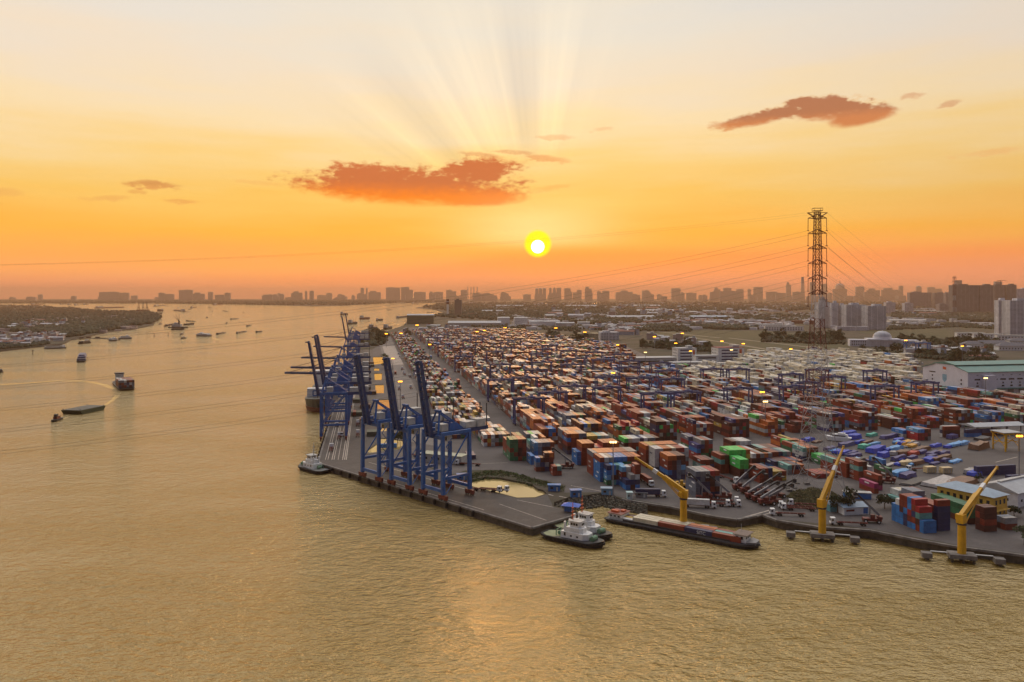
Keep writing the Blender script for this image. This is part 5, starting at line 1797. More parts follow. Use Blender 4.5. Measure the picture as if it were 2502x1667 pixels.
# landing stage
t = thing('landing_stage', 'long low landing stage reaching out from the left bank', 'landing stage', (0, 0, 0))
lp = [(152, 834), (190, 829), (222, 827), (255, 828), (292, 832)]
for a, b in zip(lp[:-1], lp[1:]):
    p, q = at(*a, WZ), at(*b, WZ)
    MB().beam((p.x, p.y, WZ + 1.2), (q.x, q.y, WZ + 1.2), 4.5, 1.2).build('pontoon', M_DARK, t)
for k in (0.15, 0.4, 0.75):
    p, q = at(190, 829, WZ), at(255, 828, WZ)
    r = p + (q - p) * k
    MB().box(r.x, r.y, WZ + 1.8, 9, 5, 3.2).build('shelter', mat('shelter_brown', (0.12, 0.07, 0.05), 0.8), t)
BARGES = [((530, 818), (552, 813), 8.5, 'loaded dark barge right of the white ferry, first of three', 'barge'), ((579, 815), (603, 810), 8.5, 'loaded dark barge right of the white ferry, second of three', 'barge'), ((626, 813), (641, 810), 6, 'loaded dark barge right of the white ferry, third of three', 'barge'),
          ((603, 798), (614, 795), 6.5, 'single small barge above the three loaded barges', 'barge'), ((563, 781), (584, 779), 7, 'long low barge in mid river beneath the far tower blocks', 'barge'), ((440, 819), (449, 817), 4.5, 'small motor boat just behind the floating crane, nearer bank', 'boat'),
          ((442, 829), (456, 826), 5, 'small motor boat trailing a short wake left of the ferry', 'boat'), ((455, 785), (479, 786), 8, 'sand barge beside the floating crane, farther side', 'barge'), ((552, 791), (557, 790), 4, 'tiny boat left of the mid river barges', 'boat'),
          ((388, 793), (396, 792), 6, 'small dark boat off the tip of the left bank', 'boat'), ((545, 760), (558, 762), 8, 'small barge in the far reach, right of the anchored ships', 'barge'), ((594, 765), (598, 764), 5, 'tiny boat alone in the far reach', 'boat'),
          ((518, 762), (522, 761), 5, 'tiny boat in the far reach under the grey tower blocks', 'boat'), ((456, 763), (463, 762), 6, 'tiny boat near the anchored ship with high stern', 'boat'), ((509, 753), (521, 752), 9, 'far barge in a line below the far shore, right one', 'barge'),
          ((461, 757), (471, 755), 9, 'far barge just right of the high sterned ship', 'barge'), ((453, 749), (459, 748), 9, 'very far tiny boat near the far shore', 'boat'), ((432, 753), (440, 752), 9, 'very far tiny boat over the high sterned ship', 'boat'),
          ((945, 758), (961, 758), 9, 'thin barge in the bay past the pier', 'barge'), ((1044, 764), (1064, 763), 9, 'thin dark barge close to the right bank hall', 'barge'), ((578, 816), (583, 815), 5, 'little towboat nosing the second loaded barge', 'boat'), ((0, 911), (6, 910), 4, 'low dark boat just entering at the left edge', 'boat'),
          ((503, 777), (509, 776), 4, 'tiny boat in open water above the white ferry', 'boat')]
for a, b, bm, lb, cat in BARGES:
    simple_boat('river_barge' if cat == 'barge' else 'motor_boat', lb, cat, a, b, bm, 1.3, [('cargo', -0.38, 0.22, 0.8, 1.3, 3.0, mat('sand_cargo', (0.10, 0.07, 0.045), 0.9)), ('cabin', -0.47, -0.36, 0.7, 1.3, 4.4, M_DULLW if cat == 'boat' else M_DARK)] if cat == 'barge' else [('cabin', -0.35, 0.1, 0.7, 1.3, 3.6, M_DARK), ('wheelhouse', -0.1, 0.08, 0.55, 3.6, 5.2, M_DULLW)], group='small boats and barges on the river')
# floating crane with its lighters
p = at(436, 801, WZ)
t = thing('floating_crane', 'dark floating crane with raised lattice jibs between two lighters', 'floating crane', p, 0)
hull(MB(), 62, 26, -0.8, 3.5, 0.1, 0.1).build('hull', M_HULLD, t)
MB().box(-4, 0, 3.5, 26, 18, 8).box(-6, 0, 11.5, 12, 12, 5).build('deckhouse', M_DULLW, t)
MB().cyl((2, 0, 11), (2, 0, 22), 3.4, 2.4, n=10).build('tower', M_DARK, t)
for dx, z in ((-17, 40), (-9, 44), (2, 46)):
    MB().beam((2, 0, 20), (dx, 0, z), 1.4, 1.4, 0.7, 0.7).build('jib', M_DARK, t)
for a, b, lb in (((403, 798), (436, 792), 'loaded dark lighter on the left side of the floating crane'), ((450, 795), (474, 793), 'loaded dark lighter on the right side of the floating crane'), ((418, 807), (452, 806), 'loaded dark lighter in front of the floating crane')):
    simple_boat('lighter', lb, 'barge', a, b, 12, 2.2, [('cargo', -0.42, 0.3, 0.85, 2.2, 5.4, mat('sand_cargo', (0.10, 0.07, 0.045), 0.9)), ('cabin', 0.32, 0.42, 0.7, 2.2, 6.0, M_DARK)], group='lighters round the floating crane')
# ships lying far off
SH = [((232, 754), (304, 752), 26, 7, 'long dark cargo ship anchored behind the left headland', True), ((398, 761), (384, 761), 24, 9, 'broad ship with pale masts, anchored off the left headland', False), ((377, 768), (397, 767), 14, 4, 'low dark barge close under the headland tip', False),
      ((451, 762), (424, 759), 17, 6, 'dark ship with high stern and long bow in the far reach', True), ((376, 749), (412, 747), 20, 6, 'far ship with slender masts, seen over the headland tip', True), ((521, 746), (546, 745), 20, 7, 'hazy ship lying under the far shore tower blocks', True),
      ((466, 753), (482, 752), 12, 4, 'hazy small coaster in the far reach, left of the hazy ship', True), ((76, 746), (106, 745), 22, 8, 'far hazy ship at the upper left bend', True), ((147, 744.5), (162, 744), 16, 5, 'very far hazy barge at the upper left bend, left one', False), ((166, 745.5), (178, 745), 16, 6, 'very far hazy barge at the upper left bend, second', True),
      ((182, 746.5), (200, 745.5), 16, 6, 'very far hazy barge at the upper left bend, third', True), ((204, 745), (217, 744.5), 16, 6, 'very far hazy barge at the upper left bend, right one', True), ((833, 770), (850, 769), 14, 6, 'small ship with tall masts passing beyond the pier', True), ((880, 781), (904, 780), 15, 7, 'moored ship beyond the pier with dark stern house', True),
      ((853, 793), (872, 791), 15, 6, 'white ship moored directly behind the pier end', True), ((920, 784), (936, 783), 9, 3, 'small launch by the jetties beyond the pier', False), ((904, 806), (920, 804), 13, 6, 'white ship moored beside the trees beyond the pier', True), ((940, 806), (956, 803), 13, 6, 'white tug like vessel beside the tank sheds', True), ((970, 778), (996, 775), 16, 3, 'white floating dock near the green hall', False), ((1006, 742.5), (1024, 742), 18, 6, 'hazy ship at the far river bend', True)]
for a, b, bm, fb, lb, hs in SH:
    ps = [('deckhouse', -0.44, -0.26, 0.8, fb, fb + 10, M_DULLW), ('hatch', -0.22, 0.34, 0.7, fb, fb + 2.0, M_RED)] if hs else [('cargo', -0.4, 0.38, 0.8, fb, fb + 4.0, M_DARK), ('deckhouse', -0.46, -0.36, 0.7, fb, fb + 7, M_DULLW)]
    t = simple_boat('anchored_ship', lb, 'ship', a, b, bm, fb, ps, M_HULLR if fb > 6 else None, group='ships at anchor up the river')
    L = (at(*b, WZ) - at(*a, WZ)).length
    for x in (-0.3, 0.05, 0.3):
        MB().cyl((x * L, 0, fb), (x * L, 0, fb + (16 if x < 0 else 12)), 0.5, 0.3, n=6).build('mast', M_DARK, t)
# dredgers by the headland
for px, lb in ((339, 'far lattice loading frame at the headland, left mast'), (350, 'far lattice loading frame at the headland, middle mast'), (359, 'far lattice loading frame at the headland, right mast')):
    p = at(px, 762, 0)
    t = thing('loading_frame', lb, 'loading frame', (p.x, p.y, -0.6), 0, 'loading frames on the headland')
    MB().beam((-7, 0, 0), (-1, 0, 62), 3.0, 3, 1.2, 1.2).beam((7, 0, 0), (1, 0, 62), 3, 3, 1.2, 1.2).box(0, 0, 24, 10, 4, 4).build('frame', M_DARK, t)
    MB().box(0, 0, 0, 26, 16, 14).build('house', M_RED, t)
# channel markers
for px, py, lb in ((80, 866, 'small dark channel marker near the left bank village'), (377, 821, 'small dark channel marker in mid river'), (411, 820, 'small dark channel marker left of the small motor boats')):
    p = at(px, py, WZ)
    t = thing('channel_marker', lb, 'buoy', p, 0, 'channel markers')
    MB().cyl((0, 0, -0.5), (0, 0, 1.0), 1.6, n=10).build('float', M_DARK, t)
    MB().cyl((0, 0, 1.0), (0, 0, 6.5), 0.5, 0.4, n=8).box(0, 0, 5.5, 1.8, 1.8, 1.8).build('top_mark', M_DARK, t)

# ---------------------------------------------------------------- buildings
def building(name, label, cat, p, rz, group=None):
    return thing(name, label, cat, (p[0], p[1], p[2] if len(p) > 2 else 0.0), rz, group)


def windows(t, wall, face, n, rows, x0, x1, z0, dz, w, h, off, m=None):
    """single window panes on one wall; face: 'x-', 'x+', 'y-', 'y+' with off the wall plane"""
    for r in range(rows):
        for i in range(n):
            a = x0 + (x1 - x0) * (i + 0.5) / n
            z = z0 + r * dz
            mb = MB()
            if face[0] == 'y':
                mb.box(a, off, z, w, 0.08, h)
            else:
                mb.box(off, a, z, 0.08, w, h)
            mb.build('window', m or M_GLASS, wall)


# yellow office by the dock, long side along the water, with blue grey hipped roof
e0, e1, e2 = at(2287, 1243), at(2412, 1300), at(2464, 1275)
rz = math.atan2(B.y, B.x)
t = building('office_building', 'two storey yellow office building with pale blue hipped roof', 'building', (211.9, 358.7, 0), R(-60.2))
w = MB().box(0, 0, 0, 25.6, 11.2, 10.4).build('wall', M_YWALL, t)
windows(t, w, 'y-', 8, 2, -12, 12, 2.0, 4.6, 1.4, 1.9, -5.62)
windows(t, w, 'x+', 3, 2, -4.8, 4.8, 2.0, 4.6, 1.3, 2.1, 12.82)
rf = MB().hip(0, 0, 10.4, 25.6, 11.2, 2.6, 0.9).build('roof', M_BROOF, t)
MB().box(13.6, 0, 4.2, 1.6, 10.6, 0.2).build('canopy', M_YWALL, t)
MB().box(4, -5.66, 0.1, 1.4, 0.1, 2.3).build('door', M_DARK, t)
# white shed right of it
t = building('warehouse', 'large white shed with pale roof beside the yellow office', 'building', (247, 382, 0), R(30))
w = MB().box(0, 0, 0, 32, 19, 6.6).build('wall', mat('white_sheet_wall', (0.56, 0.57, 0.60), 0.7, var=0.12), t)
windows(t, w, 'y-', 6, 1, -15, 15, 2.4, 1, 1.4, 1.2, -9.52)
windows(t, w, 'x-', 3, 1, -7, 7, 2.4, 1, 1.4, 1.2, -16.02)
rf = MB().gable(0, 0, 6.6, 32, 19, 3.2, 0.6).build('roof', M_LGREY, t)
MB().box(0, 0, 9.8, 28, 1.6, 0.7).build('ridge_vent', M_DULLW, rf)
# blue roofed shed and hut by the pylon
p = at(2082, 1253)
t = building('shed', 'low white shed with pale blue roof behind dark trees by the middle jib crane', 'building', p, R(8))
w = MB().box(0, 0, 0, 12, 7, 3.4).build('wall', M_WHITE, t)
MB().box(4.5, -3.52, 0.4, 2.2, 0.06, 2.6).build('door', M_BLUE, w)
MB().box(-3, -3.52, 1.6, 4.0, 0.06, 0.9).build('sign_board', M_RED, w)
MB().gable(0, 0, 3.4, 12, 7, 1.5, 0.7).build('roof', M_BROOF, t)
p = at(2042, 1246)
t = building('shed', 'second pale roofed shed mostly hidden behind dark trees under the pylon', 'building', p, R(8))
MB().box(0, 0, 0, 9, 6, 3.2).build('wall', mat('teal_wall', (0.10, 0.30, 0.33), 0.7), t)
MB().gable(0, 0, 3.2, 9, 6, 1.3, 0.6).build('roof', M_BROOF, t)
p = at(2094, 1217)
t = building('shed', 'long blue walled hut with white flat roof in front of the magenta container', 'building', p, R(-12))
MB().box(0, 0, 0, 12.5, 3.2, 2.9).build('wall', M_BLUE, t)
MB().box(0, 0, 2.9, 13.2, 4.2, 0.25).build('roof', M_DULLW, t)
# grey canopy at the right with yellow frame
p = at(2425, 1060)
t = building('open_shed', 'grey open sided shed with pale canopy roof at the right of the yard', 'shed', p, RZB)
for x in (-18, -6, 6, 18):
    for y in (-6, 6):
        MB().box(x, y, 0, 0.6, 0.6, 6.5).build('post', M_GREY, t)
MB().gable(0, 0, 6.5, 42, 15, 1.6, 0.5).build('roof', M_LGREY, t)
MB().box(-4, 2, 0, 22, 6, 3.5).build('store_room', M_DULLW, t)
p = at(2458, 1100)
t = thing('workshop_gantry', 'yellow lattice workshop gantry under an orange lamp at the right', 'gantry', p, RZB)
for x in (-5, 5):
    for y in (-5, 5):
        MB().box(x, y, 0, 0.7, 0.7, 11).build('leg', M_YEL, t)
mb = MB()
for y in (-5, 5):
    mb.box(0, y, 10.8, 13, 0.7, 1.0)
    for x in (-5, 5):
        mb.beam((x, -y, 3), (x, y, 10.6), 0.35)
for x in (-5, 5):
    mb.box(x, 0, 10.9, 0.7, 9.3, 0.8)
    mb.box(x, 0, 5.6, 0.5, 9.3, 0.5)
mb.build('frame', M_YEL, t)
MB().box(0, 0, 12.0, 14, 12, 0.3).build('roof', M_LGREY, t)
# green roofed warehouse
g0, g1 = at(2255, 948), at(2365, 966)
gd = (g1 - g0)
W_ = gd.length
e = Vector((-gd.y, gd.x, 0)).normalized()
e = e if e.x > 0 else -e
LW = 150.0
c = (g0 + g1) / 2 + e * LW / 2
t = building('warehouse', 'large white warehouse with stepped green roof and crest on its gable', 'building', c, math.atan2(e.y, e.x))
M_WW = mat('warehouse_white', (0.62, 0.60, 0.64), 0.75, var=0.08, scale=0.1)
wl = MB().box(0, 0, 0, LW, W_, 23.0)
hw = W_ / 2
wl.add([(-LW / 2, -hw, 23), (-LW / 2, hw, 23), (-LW / 2, hw * 0.30, 29), (-LW / 2, -hw * 0.30, 29), (-LW / 2 + .6, -hw, 23), (-LW / 2 + .6, hw, 23), (-LW / 2 + .6, hw * 0.30, 29), (-LW / 2 + .6, -hw * 0.30, 29)], [(0, 3, 2, 1), (4, 5, 6, 7), (0, 4, 7, 3), (1, 2, 6, 5), (2, 3, 7, 6)])
wl = wl.build('wall', M_WW, t)
r = MB()
for s in (-1, 1):
    v = [(-LW / 2 - 0.8, s * (hw + 1.2), 22.6), (LW / 2, s * (hw + 1.2), 22.6), (LW / 2, s * hw * 0.45, 27.6), (-LW / 2 - 0.8, s * hw * 0.45, 27.6)]
    r.add(v + [(x, y, z + 0.5) for x, y, z in v], [(4, 5, 6, 7), (0, 3, 2, 1), (0, 1, 5, 4), (1, 2, 6, 5), (2, 3, 7, 6), (3, 0, 4, 7)])
r.gable(0, 0, 28.6, LW, hw * 1.0, 2.4, 0.6)
rf = r.build('roof', M_TGREEN, t)
MB().box(0, 0, 27.4, LW - 2, hw * 0.86, 1.3).build('roof_monitor', M_TGREEN, rf)
# which long side faces us: local -y
for i in range(14):
    x = -LW / 2 + 8 + i * 10.0
    MB().box(x + 3, -hw - 0.05, 14.6, 6.6, 0.1, 1.5).build('window', M_GLASS, wl)
    MB().box(x + 3, -hw - 0.05, 11.0, 1.6, 0.1, 1.6).build('window', M_GLASS, wl)
    MB().box(x + 3, -hw - 0.05, 8.0, 3.0, 0.1, 1.5).build('window', M_GLASS, wl)
    MB().box(x + 3, -hw - 0.05, 19.2, 2.2, 0.1, 0.8).build('window', M_GREY, wl)
MB().box(10, -hw - 2.6, 6.0, LW - 22, 5.2, 0.6).build('canopy', M_TGREEN, wl)
for i in range(9):
    MB().box(-LW / 2 + 24 + i * 13, -hw - 0.06, 0.2, 7, 0.12, 5.2).build('dock_door', M_GREY, wl)
MB().box(-LW / 2 + 22, -hw - 3, 0, 12, 6, 20).build('stair_tower', M_WW, t)
for i in range(2):
    MB().box(-LW / 2 - 0.05, hw * 0.55, 10.5 + i * 4, 0.1, 1.8, 1.6).build('window', M_GLASS, wl)
    MB().box(-LW / 2 - 0.05, -hw * 0.72, 9.5 + i * 4, 0.1, 1.8, 1.6).build('window', M_GLASS, wl)
MB().box(-LW / 2 - 0.05, hw * 0.55, 18.5, 0.1, 9, 1.2).build('window', M_GLASS, wl)
cr = MB().add([(-LW / 2 - 0.08, -3, 18), (-LW / 2 - 0.08, -3, 12.5), (-LW / 2 - 0.08, 0, 9.5), (-LW / 2 - 0.08, 3, 12.5), (-LW / 2 - 0.08, 3, 18)], [(0, 1, 2, 3, 4)])
cr.build('crest', mat('crest_blue', (0.20, 0.36, 0.46), 0.7), wl)
MB().cyl((-LW / 2 - 0.06, 0, 23.5), (-LW / 2 - 0.02, 0, 23.5), 2.3, n=16).build('round_emblem', M_WHITE, wl)
MB().add([(-LW / 2 - 0.12, -2.4, 25.4), (-LW / 2 - 0.12, -2.4, 22.6), (-LW / 2 - 0.12, 2.4, 23.2), (-LW / 2 - 0.12, 2.4, 26.0)], [(0, 1, 2, 3)]).build('emblem_flag', M_ORANGE, wl)
MB().box(-LW / 2 - 2.2, 2, 5.2, 4.2, 24, 0.5).build('gable_canopy', M_TGREEN, wl)
# port office pair
def office(px, py, w, d, h, label, rz, acc):
    p = at(px, py)
    t = building('office_building', label, 'building', p, rz)
    wl = MB().box(0, 0, 0, w, d, h).build('wall', M_WHITE, t)
    n = int(h / 4.6)
    for r_ in range(n):
        MB().box(-w * 0.06, -d / 2 - 0.06, 2.2 + r_ * 4.6, w * 0.62, 0.12, 2.0).build('window_band', mat('blue_glass', (0.03, 0.03, 0.10), 0.2), wl)
        windows(t, wl, 'x-', 4, 1, -d * 0.42, d * 0.42, 2.4 + r_ * 4.6, 1, 1.8, 1.8, -w / 2 - 0.02)
    MB().box(w * 0.36, -d / 2 - 0.06, 6.0, w * 0.10, 0.12, h - 8).build('banner', M_ORANGE, wl)
    MB().box(0, 0, h, w + 1, d + 1, 0.7).build('roof', acc, t)
    MB().box(w * 0.25, 0, h + 0.7, w * 0.25, d * 0.5, 3.2).build('roof_house', M_DULLW, t)
    return t


office(1672, 882, 30, 22, 19.5, 'white port office with striped windows and flat roof, left of two', RZB, M_LGREY)
office(1778, 882, 42, 24, 20.5, 'white port office with dark blue window bands and orange banner, right of two', RZB, mat('maroon_roof', (0.22, 0.05, 0.05), 0.7))
t = building('link_building', 'low white linking block between the two port offices', 'building', at(1723, 887), RZB)
wl = MB().box(0, 0, 0, 34, 14, 11).build('wall', M_WHITE, t)
for r_ in range(2):
    MB().box(0, -7.06, 2.5 + r_ * 4.4, 28, 0.12, 2.0).build('window_band', M_GLASS, wl)
MB().box(0, 0, 11, 36, 16, 0.6).build('roof', M_LGREY, t)
for px, py, w, d, h, lb in ((1595, 892, 62, 26, 11, 'long flat roofed white shed left of the port offices'), (1690, 899, 60, 18, 8, 'long low pale shed in front of the port offices'), (1850, 877, 46, 22, 8, 'pale green flat roofed shed right of the port offices')):
    t = building('flat_shed', lb, 'building', at(px, py), RZB)
    wl = MB().box(0, 0, 0, w, d, h).build('wall', M_DULLW, t)
    MB().box(0, -d / 2 - 0.06, h * 0.35, w * 0.85, 0.1, h * 0.3).build('window_band', M_GLASS, wl)
    MB().box(0, 0, h, w + 1.5, d + 1.5, 0.5).build('roof', M_LGREY, t)
# domed hall
p = at(2156, 846)
t = building('domed_hall', 'white domed public building with columns beyond the reefer stacks', 'building', p, R(-14))
M_HW = mat('hall_white', (0.60, 0.60, 0.63), 0.8, var=0.08, scale=0.1)
MB().box(0, 0, 0, 60, 34, 15).build('main_block', M_HW, t)
for s in (-1, 1):
    w = MB().box(s * 46, -4, 0, 32, 26, 13).build('wing', M_HW, t)
    windows(t, w, 'y-', 7, 2, s * 46 - 14, s * 46 + 14, 2.5, 5.2, 1.8, 2.8, -17.05)
for i in range(11):
    MB().cyl((-25 + i * 5, -19.5, 0), (-25 + i * 5, -19.5, 12), 0.7, n=8).build('column', M_HW, t)
MB().box(0, -18.5, 12, 58, 4, 2.4).build('portico', M_HW, t)
MB().cyl((0, 2, 15), (0, 2, 19), 17, n=24).build('drum', M_HW, t)
dm = MB().dome(0, 2, 19, 16.5, 11, 24, 6).build('dome', mat('dome_grey', (0.36, 0.38, 0.42), 0.5), t)
MB().cyl((0, 2, 29.6), (0, 2, 32.5), 0.8, 0.3, n=6).build('finial', M_HW, dm)


# ---------------------------------------------------------------- tower blocks
F_W = facade('white_flats', (0.62, 0.62, 0.64), (0.055, 0.06, 0.075), 3.4, 3.3)
F_W2 = facade('white_flats_fine', (0.64, 0.63, 0.65), (0.07, 0.075, 0.09), 3.0, 3.3, 0.5, 0.4)
F_D = facade('dark_flats', (0.27, 0.24, 0.23), (0.035, 0.032, 0.035), 4.5, 3.4)
F_G = facade('grey_flats', (0.38, 0.34, 0.34), (0.07, 0.065, 0.07), 4.2, 3.4)
F_C = facade('cream_flats', (0.42, 0.36, 0.22), (0.06, 0.055, 0.05), 3.6, 3.6, 0.45, 0.4)
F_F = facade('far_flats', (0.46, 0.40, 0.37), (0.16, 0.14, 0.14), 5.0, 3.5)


def tower(name, label, x0, x1, ytop, ybase, m, depth=None, group=None, rz=None, top='', zb=0.0):
    """block that fills pixels x0..x1, foot at ybase, top at ytop"""
    Y = F * HC / (ybase - YH)
    w = (x1 - x0) * Y / F
    h = HC - (ytop - YH) * Y / F
    d = depth or min(max(w * 0.7, 14), 40)
    px = (x0 + x1) / 2
    X = (px - CX) * Y / F
    r = rz if rz is not None else random.uniform(-0.06, 0.06)
    t = building(name, label, 'building', (X, Y + d / 2, zb), r, group)
    mb = MB().box(0, 0, -1, w, d, h + 1)
    if top == 'step':
        mb = MB().box(0, 0, -1, w, d, h * 0.86 + 1).box(-w * 0.12, 0, h * 0.86, w * 0.5, d * 0.7, h * 0.14)
    elif top == 'taper':
        mb = MB().prism([(-w / 2, -d / 2), (w / 2, -d / 2), (w / 2, d / 2), (-w / 2, d / 2)], -1, h, 0.55)
    elif top == 'dome':
        mb = MB().box(0, 0, -1, w, d, h * 0.62 + 1).cyl((0, 0, h * 0.62), (0, 0, h * 0.78), w * 0.33, n=12).dome(0, 0, h * 0.78, w * 0.3, h * 0.14, 12, 4).cyl((0, 0, h * 0.9), (0, 0, h * 1.06), w * 0.03, n=5)
    elif top == 'round':
        mb = MB().box(0, 0, -1, w, d, h * 0.9 + 1).dome(0, 0, h * 0.9, w * 0.5, h * 0.1, 12, 4)
    mb.build('wall', m, t)
    if not top and w > 6:
        MB().box(w * random.uniform(-.15, .15), 0, h, w * 0.4, d * 0.5, min(6, h * 0.06 + 1.5)).build('roof_house', m, t)
    return t


for x0, x1, yt, yb, m, lb in ((1999, 2030, 739, 801, F_W, 'white apartment block with balcony rows, leftmost, behind the pylon'), (2032, 2049, 740, 802, F_W2, 'slim white apartment block right of the pylon'), (2051, 2067, 746, 802, F_W, 'grey shaded narrow block between white apartment blocks'),
                              (2069, 2116, 745, 804, F_W, 'widest white apartment block in the middle of its cluster'), (2119, 2165, 748, 806, F_W, 'white apartment block at the right end of its cluster'), (2004, 2022, 731, 795, F_G, 'grey apartment tower showing behind the pylon and the white blocks'),
                              (2441, 2468, 734, 816, F_W2, 'tall white tower block at the right edge, left face'), (2470, 2530, 735, 818, F_W, 'tall greyish tower block at the right edge'), (2166, 2188, 739, 766, F_W2, 'pair of distant white blocks beside the domed hall, left one'), (2211, 2232, 741, 766, F_W2, 'pair of distant white blocks beside the domed hall, right one'),
                              (2335, 2369, 731, 759, F_C, 'pale cream block below the dark tower blocks'), (2295, 2320, 743, 764, F_G, 'blue grey office block below the dark tower blocks'), (1413, 1463, 815, 834, F_C, 'cream five storey block with lamp at the far edge of the yard'), (1466, 1512, 812, 831, F_W, 'white four storey block right of the cream block')):
    tower('apartment_block', lb, x0, x1, yt, yb, m)
t = building('podium', 'long white podium in front of the white apartment blocks', 'building', put(2082, at(2082, 808).y), 0)
MB().box(0, 0, 0, 92, 14, 12).build('wall', F_W2, t)
for x0, x1, yt, yb, lb, m, tp in ((2328, 2392, 697, 768, 'dark brown unfinished tower block complex, left long wing', F_D, ''), (2393, 2428, 697, 768, 'dark brown tower block complex, middle wing', F_D, ''), (2429, 2456, 697, 766, 'dark bare tower block with tower crane on top', F_D, ''), (2460, 2484, 696, 766, 'dark bare tower block right of a pale gap', F_D, ''),
                                  (2334, 2362, 685, 752, 'hazy taller tower rising behind the dark complex, left', F_G, 'step'), (2430, 2462, 688, 752, 'hazy taller tower rising behind the dark complex, right', F_G, 'step'), (2223, 2276, 715, 754, 'brown grey slab tower group left of the dark complex', F_G, ''), (2284, 2310, 716, 754, 'brown grey slab tower beside the dark complex, left one', F_G, ''),
                                  (2311, 2327, 716, 755, 'brown grey slab tower touching the dark complex', F_G, ''), (2484, 2530, 706, 762, 'pale tower block at the right edge behind others', F_W2, '')):
    tower('tower_block', lb, x0, x1, yt, yb, m, top=tp)
p = put(2444, 4230)
t = thing('tower_crane', 'tiny tower crane on the roof of a dark tower block', 'tower crane', (p.x, p.y, 150))
MB().box(0, 0, 0, 2, 2, 30).build('mast', M_DARK, t)
MB().box(8, 0, 30, 50, 1.6, 2).build('jib', M_DARK, t)

# ---------------------------------------------------------------- far skyline
SK = [(242, 290, 714, 'wide pale block on the far left shore, left of two', ''), (292, 314, 716, 'lower pale block on the far left shore, right of two', ''), (387, 402, 716, 'hazy block on the far shore above the floating crane, left', ''), (403, 424, 719, 'wide lower hazy block on the far shore above the floating crane', ''),
      (437, 470, 709, 'tallest broad hazy block on the far left shore', ''), (471, 499, 715, 'hazy block joined to the tallest broad one', 'step'), (508, 519, 714, 'slim hazy tower over the far reach', ''), (525, 548, 721, 'dark low hazy block over the far reach', ''), (549, 562, 716, 'hazy tower right of the dark low block', ''),
      (650, 665, 720, 'hazy twin block on the far shore, left twin', ''), (666, 678, 720, 'hazy twin block on the far shore, right twin', ''), (681, 693, 719, 'darker small block right of the hazy twins', ''), (714, 738, 712, 'stepped hazy block above the long dark shore', 'step'), (745, 750, 712, 'thin hazy tower above the long dark shore, left', ''),
      (756, 766, 711, 'hazy tower above the long dark shore, right', ''), (881, 889, 704, 'slim tower of a pair over the quay cranes, left', ''), (894, 898, 704, 'slim tower of a pair over the quay cranes, right', ''), (900, 930, 711, 'broad low block right of the slim tower pair', 'step'), (943, 978, 703, 'broad flat topped block above the river bend', ''),
      (980, 1000, 702, 'tall block beside the flat topped one above the river bend', ''), (1000, 1009, 709, 'narrow block at the right end of the river bend group', ''), (1011, 1040, 714, 'long low hazy block right of the river bend group', ''), (1050, 1057, 713, 'thin hazy tower left of the striped chimney', ''), (1060, 1082, 714, 'hazy block left of the striped chimney', ''),
      (1090, 1105, 709, 'hazy block right above the striped chimney', ''), (1126, 1141, 709, 'hazy block just left of the bridge pylons', ''), (1308, 1316, 704, 'round topped tower under the sun, first of three', 'round'), (1317, 1325, 703, 'round topped tower under the sun, second of three', 'round'), (1326, 1334, 703, 'round topped tower under the sun, third of three', 'round'),
      (1342, 1348, 704, 'slim tower right of the three round topped ones', ''), (1351, 1358, 704, 'second slim tower right of the round topped ones', ''), (1360, 1371, 704, 'wider tower right of the two slim ones', ''), (1379, 1394, 705, 'pale tower above a small dark one', ''), (1386, 1398, 713, 'small dark tower near the sun side skyline', ''),
      (1410, 1421, 709, 'hazy tower in the middle of the skyline', ''), (1429, 1446, 701, 'tall stepped hazy tower in the middle of the skyline', 'step'), (1459, 1468, 712, 'small hazy block right of the stepped tower, left', ''), (1472, 1489, 711, 'small hazy block right of the stepped tower, right', ''), (1513, 1546, 710, 'long hazy block in the middle right of the skyline', 'step'),
      (1569, 1587, 710, 'hazy block ahead of the long gap in the skyline', ''), (1641, 1663, 705, 'hazy block left of the stepped skyline cluster', ''), (1745, 1760, 703, 'stepped hazy block in the city cluster', 'step'), (1768, 1787, 704, 'hazy block in the city cluster, right of the stepped one', ''), (1800, 1817, 707, 'low hazy block in the city cluster', ''),
      (1828, 1835, 707, 'thin hazy block in the city cluster', ''), (1842, 1864, 702, 'broad hazy block left of the tall city towers', ''), (1922, 1933, 690, 'tall hazy tower with flat crown left of the pylon', 'step'), (1957, 1967, 677, 'tallest tapering hazy tower left of the pylon', 'taper'), (1980, 1991, 690, 'hazy tower seen through the pylon, left', ''),
      (2008, 2021, 694, 'hazy tower seen through the pylon, right', ''), (2036, 2070, 689, 'hazy building with domed spire right of the pylon', 'dome'), (2092, 2112, 701, 'hazy block right of the domed spire', ''), (2120, 2150, 705, 'broad hazy block in the right skyline', 'step'), (2155, 2196, 704, 'broad hazy cluster block in the right skyline', 'step'),
      (2198, 2207, 699, 'slim hazy tower in the right skyline', ''), (2240, 2252, 698, 'hazy tower with round top in the right skyline', 'round'), (2268, 2285, 702, 'hazy block left of the dark complex skyline', ''), (2287, 2301, 706, 'low hazy block touching the dark complex skyline', '')]
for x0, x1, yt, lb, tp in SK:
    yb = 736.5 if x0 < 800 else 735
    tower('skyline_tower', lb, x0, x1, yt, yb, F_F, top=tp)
rs2 = random.Random(5)
n = 0
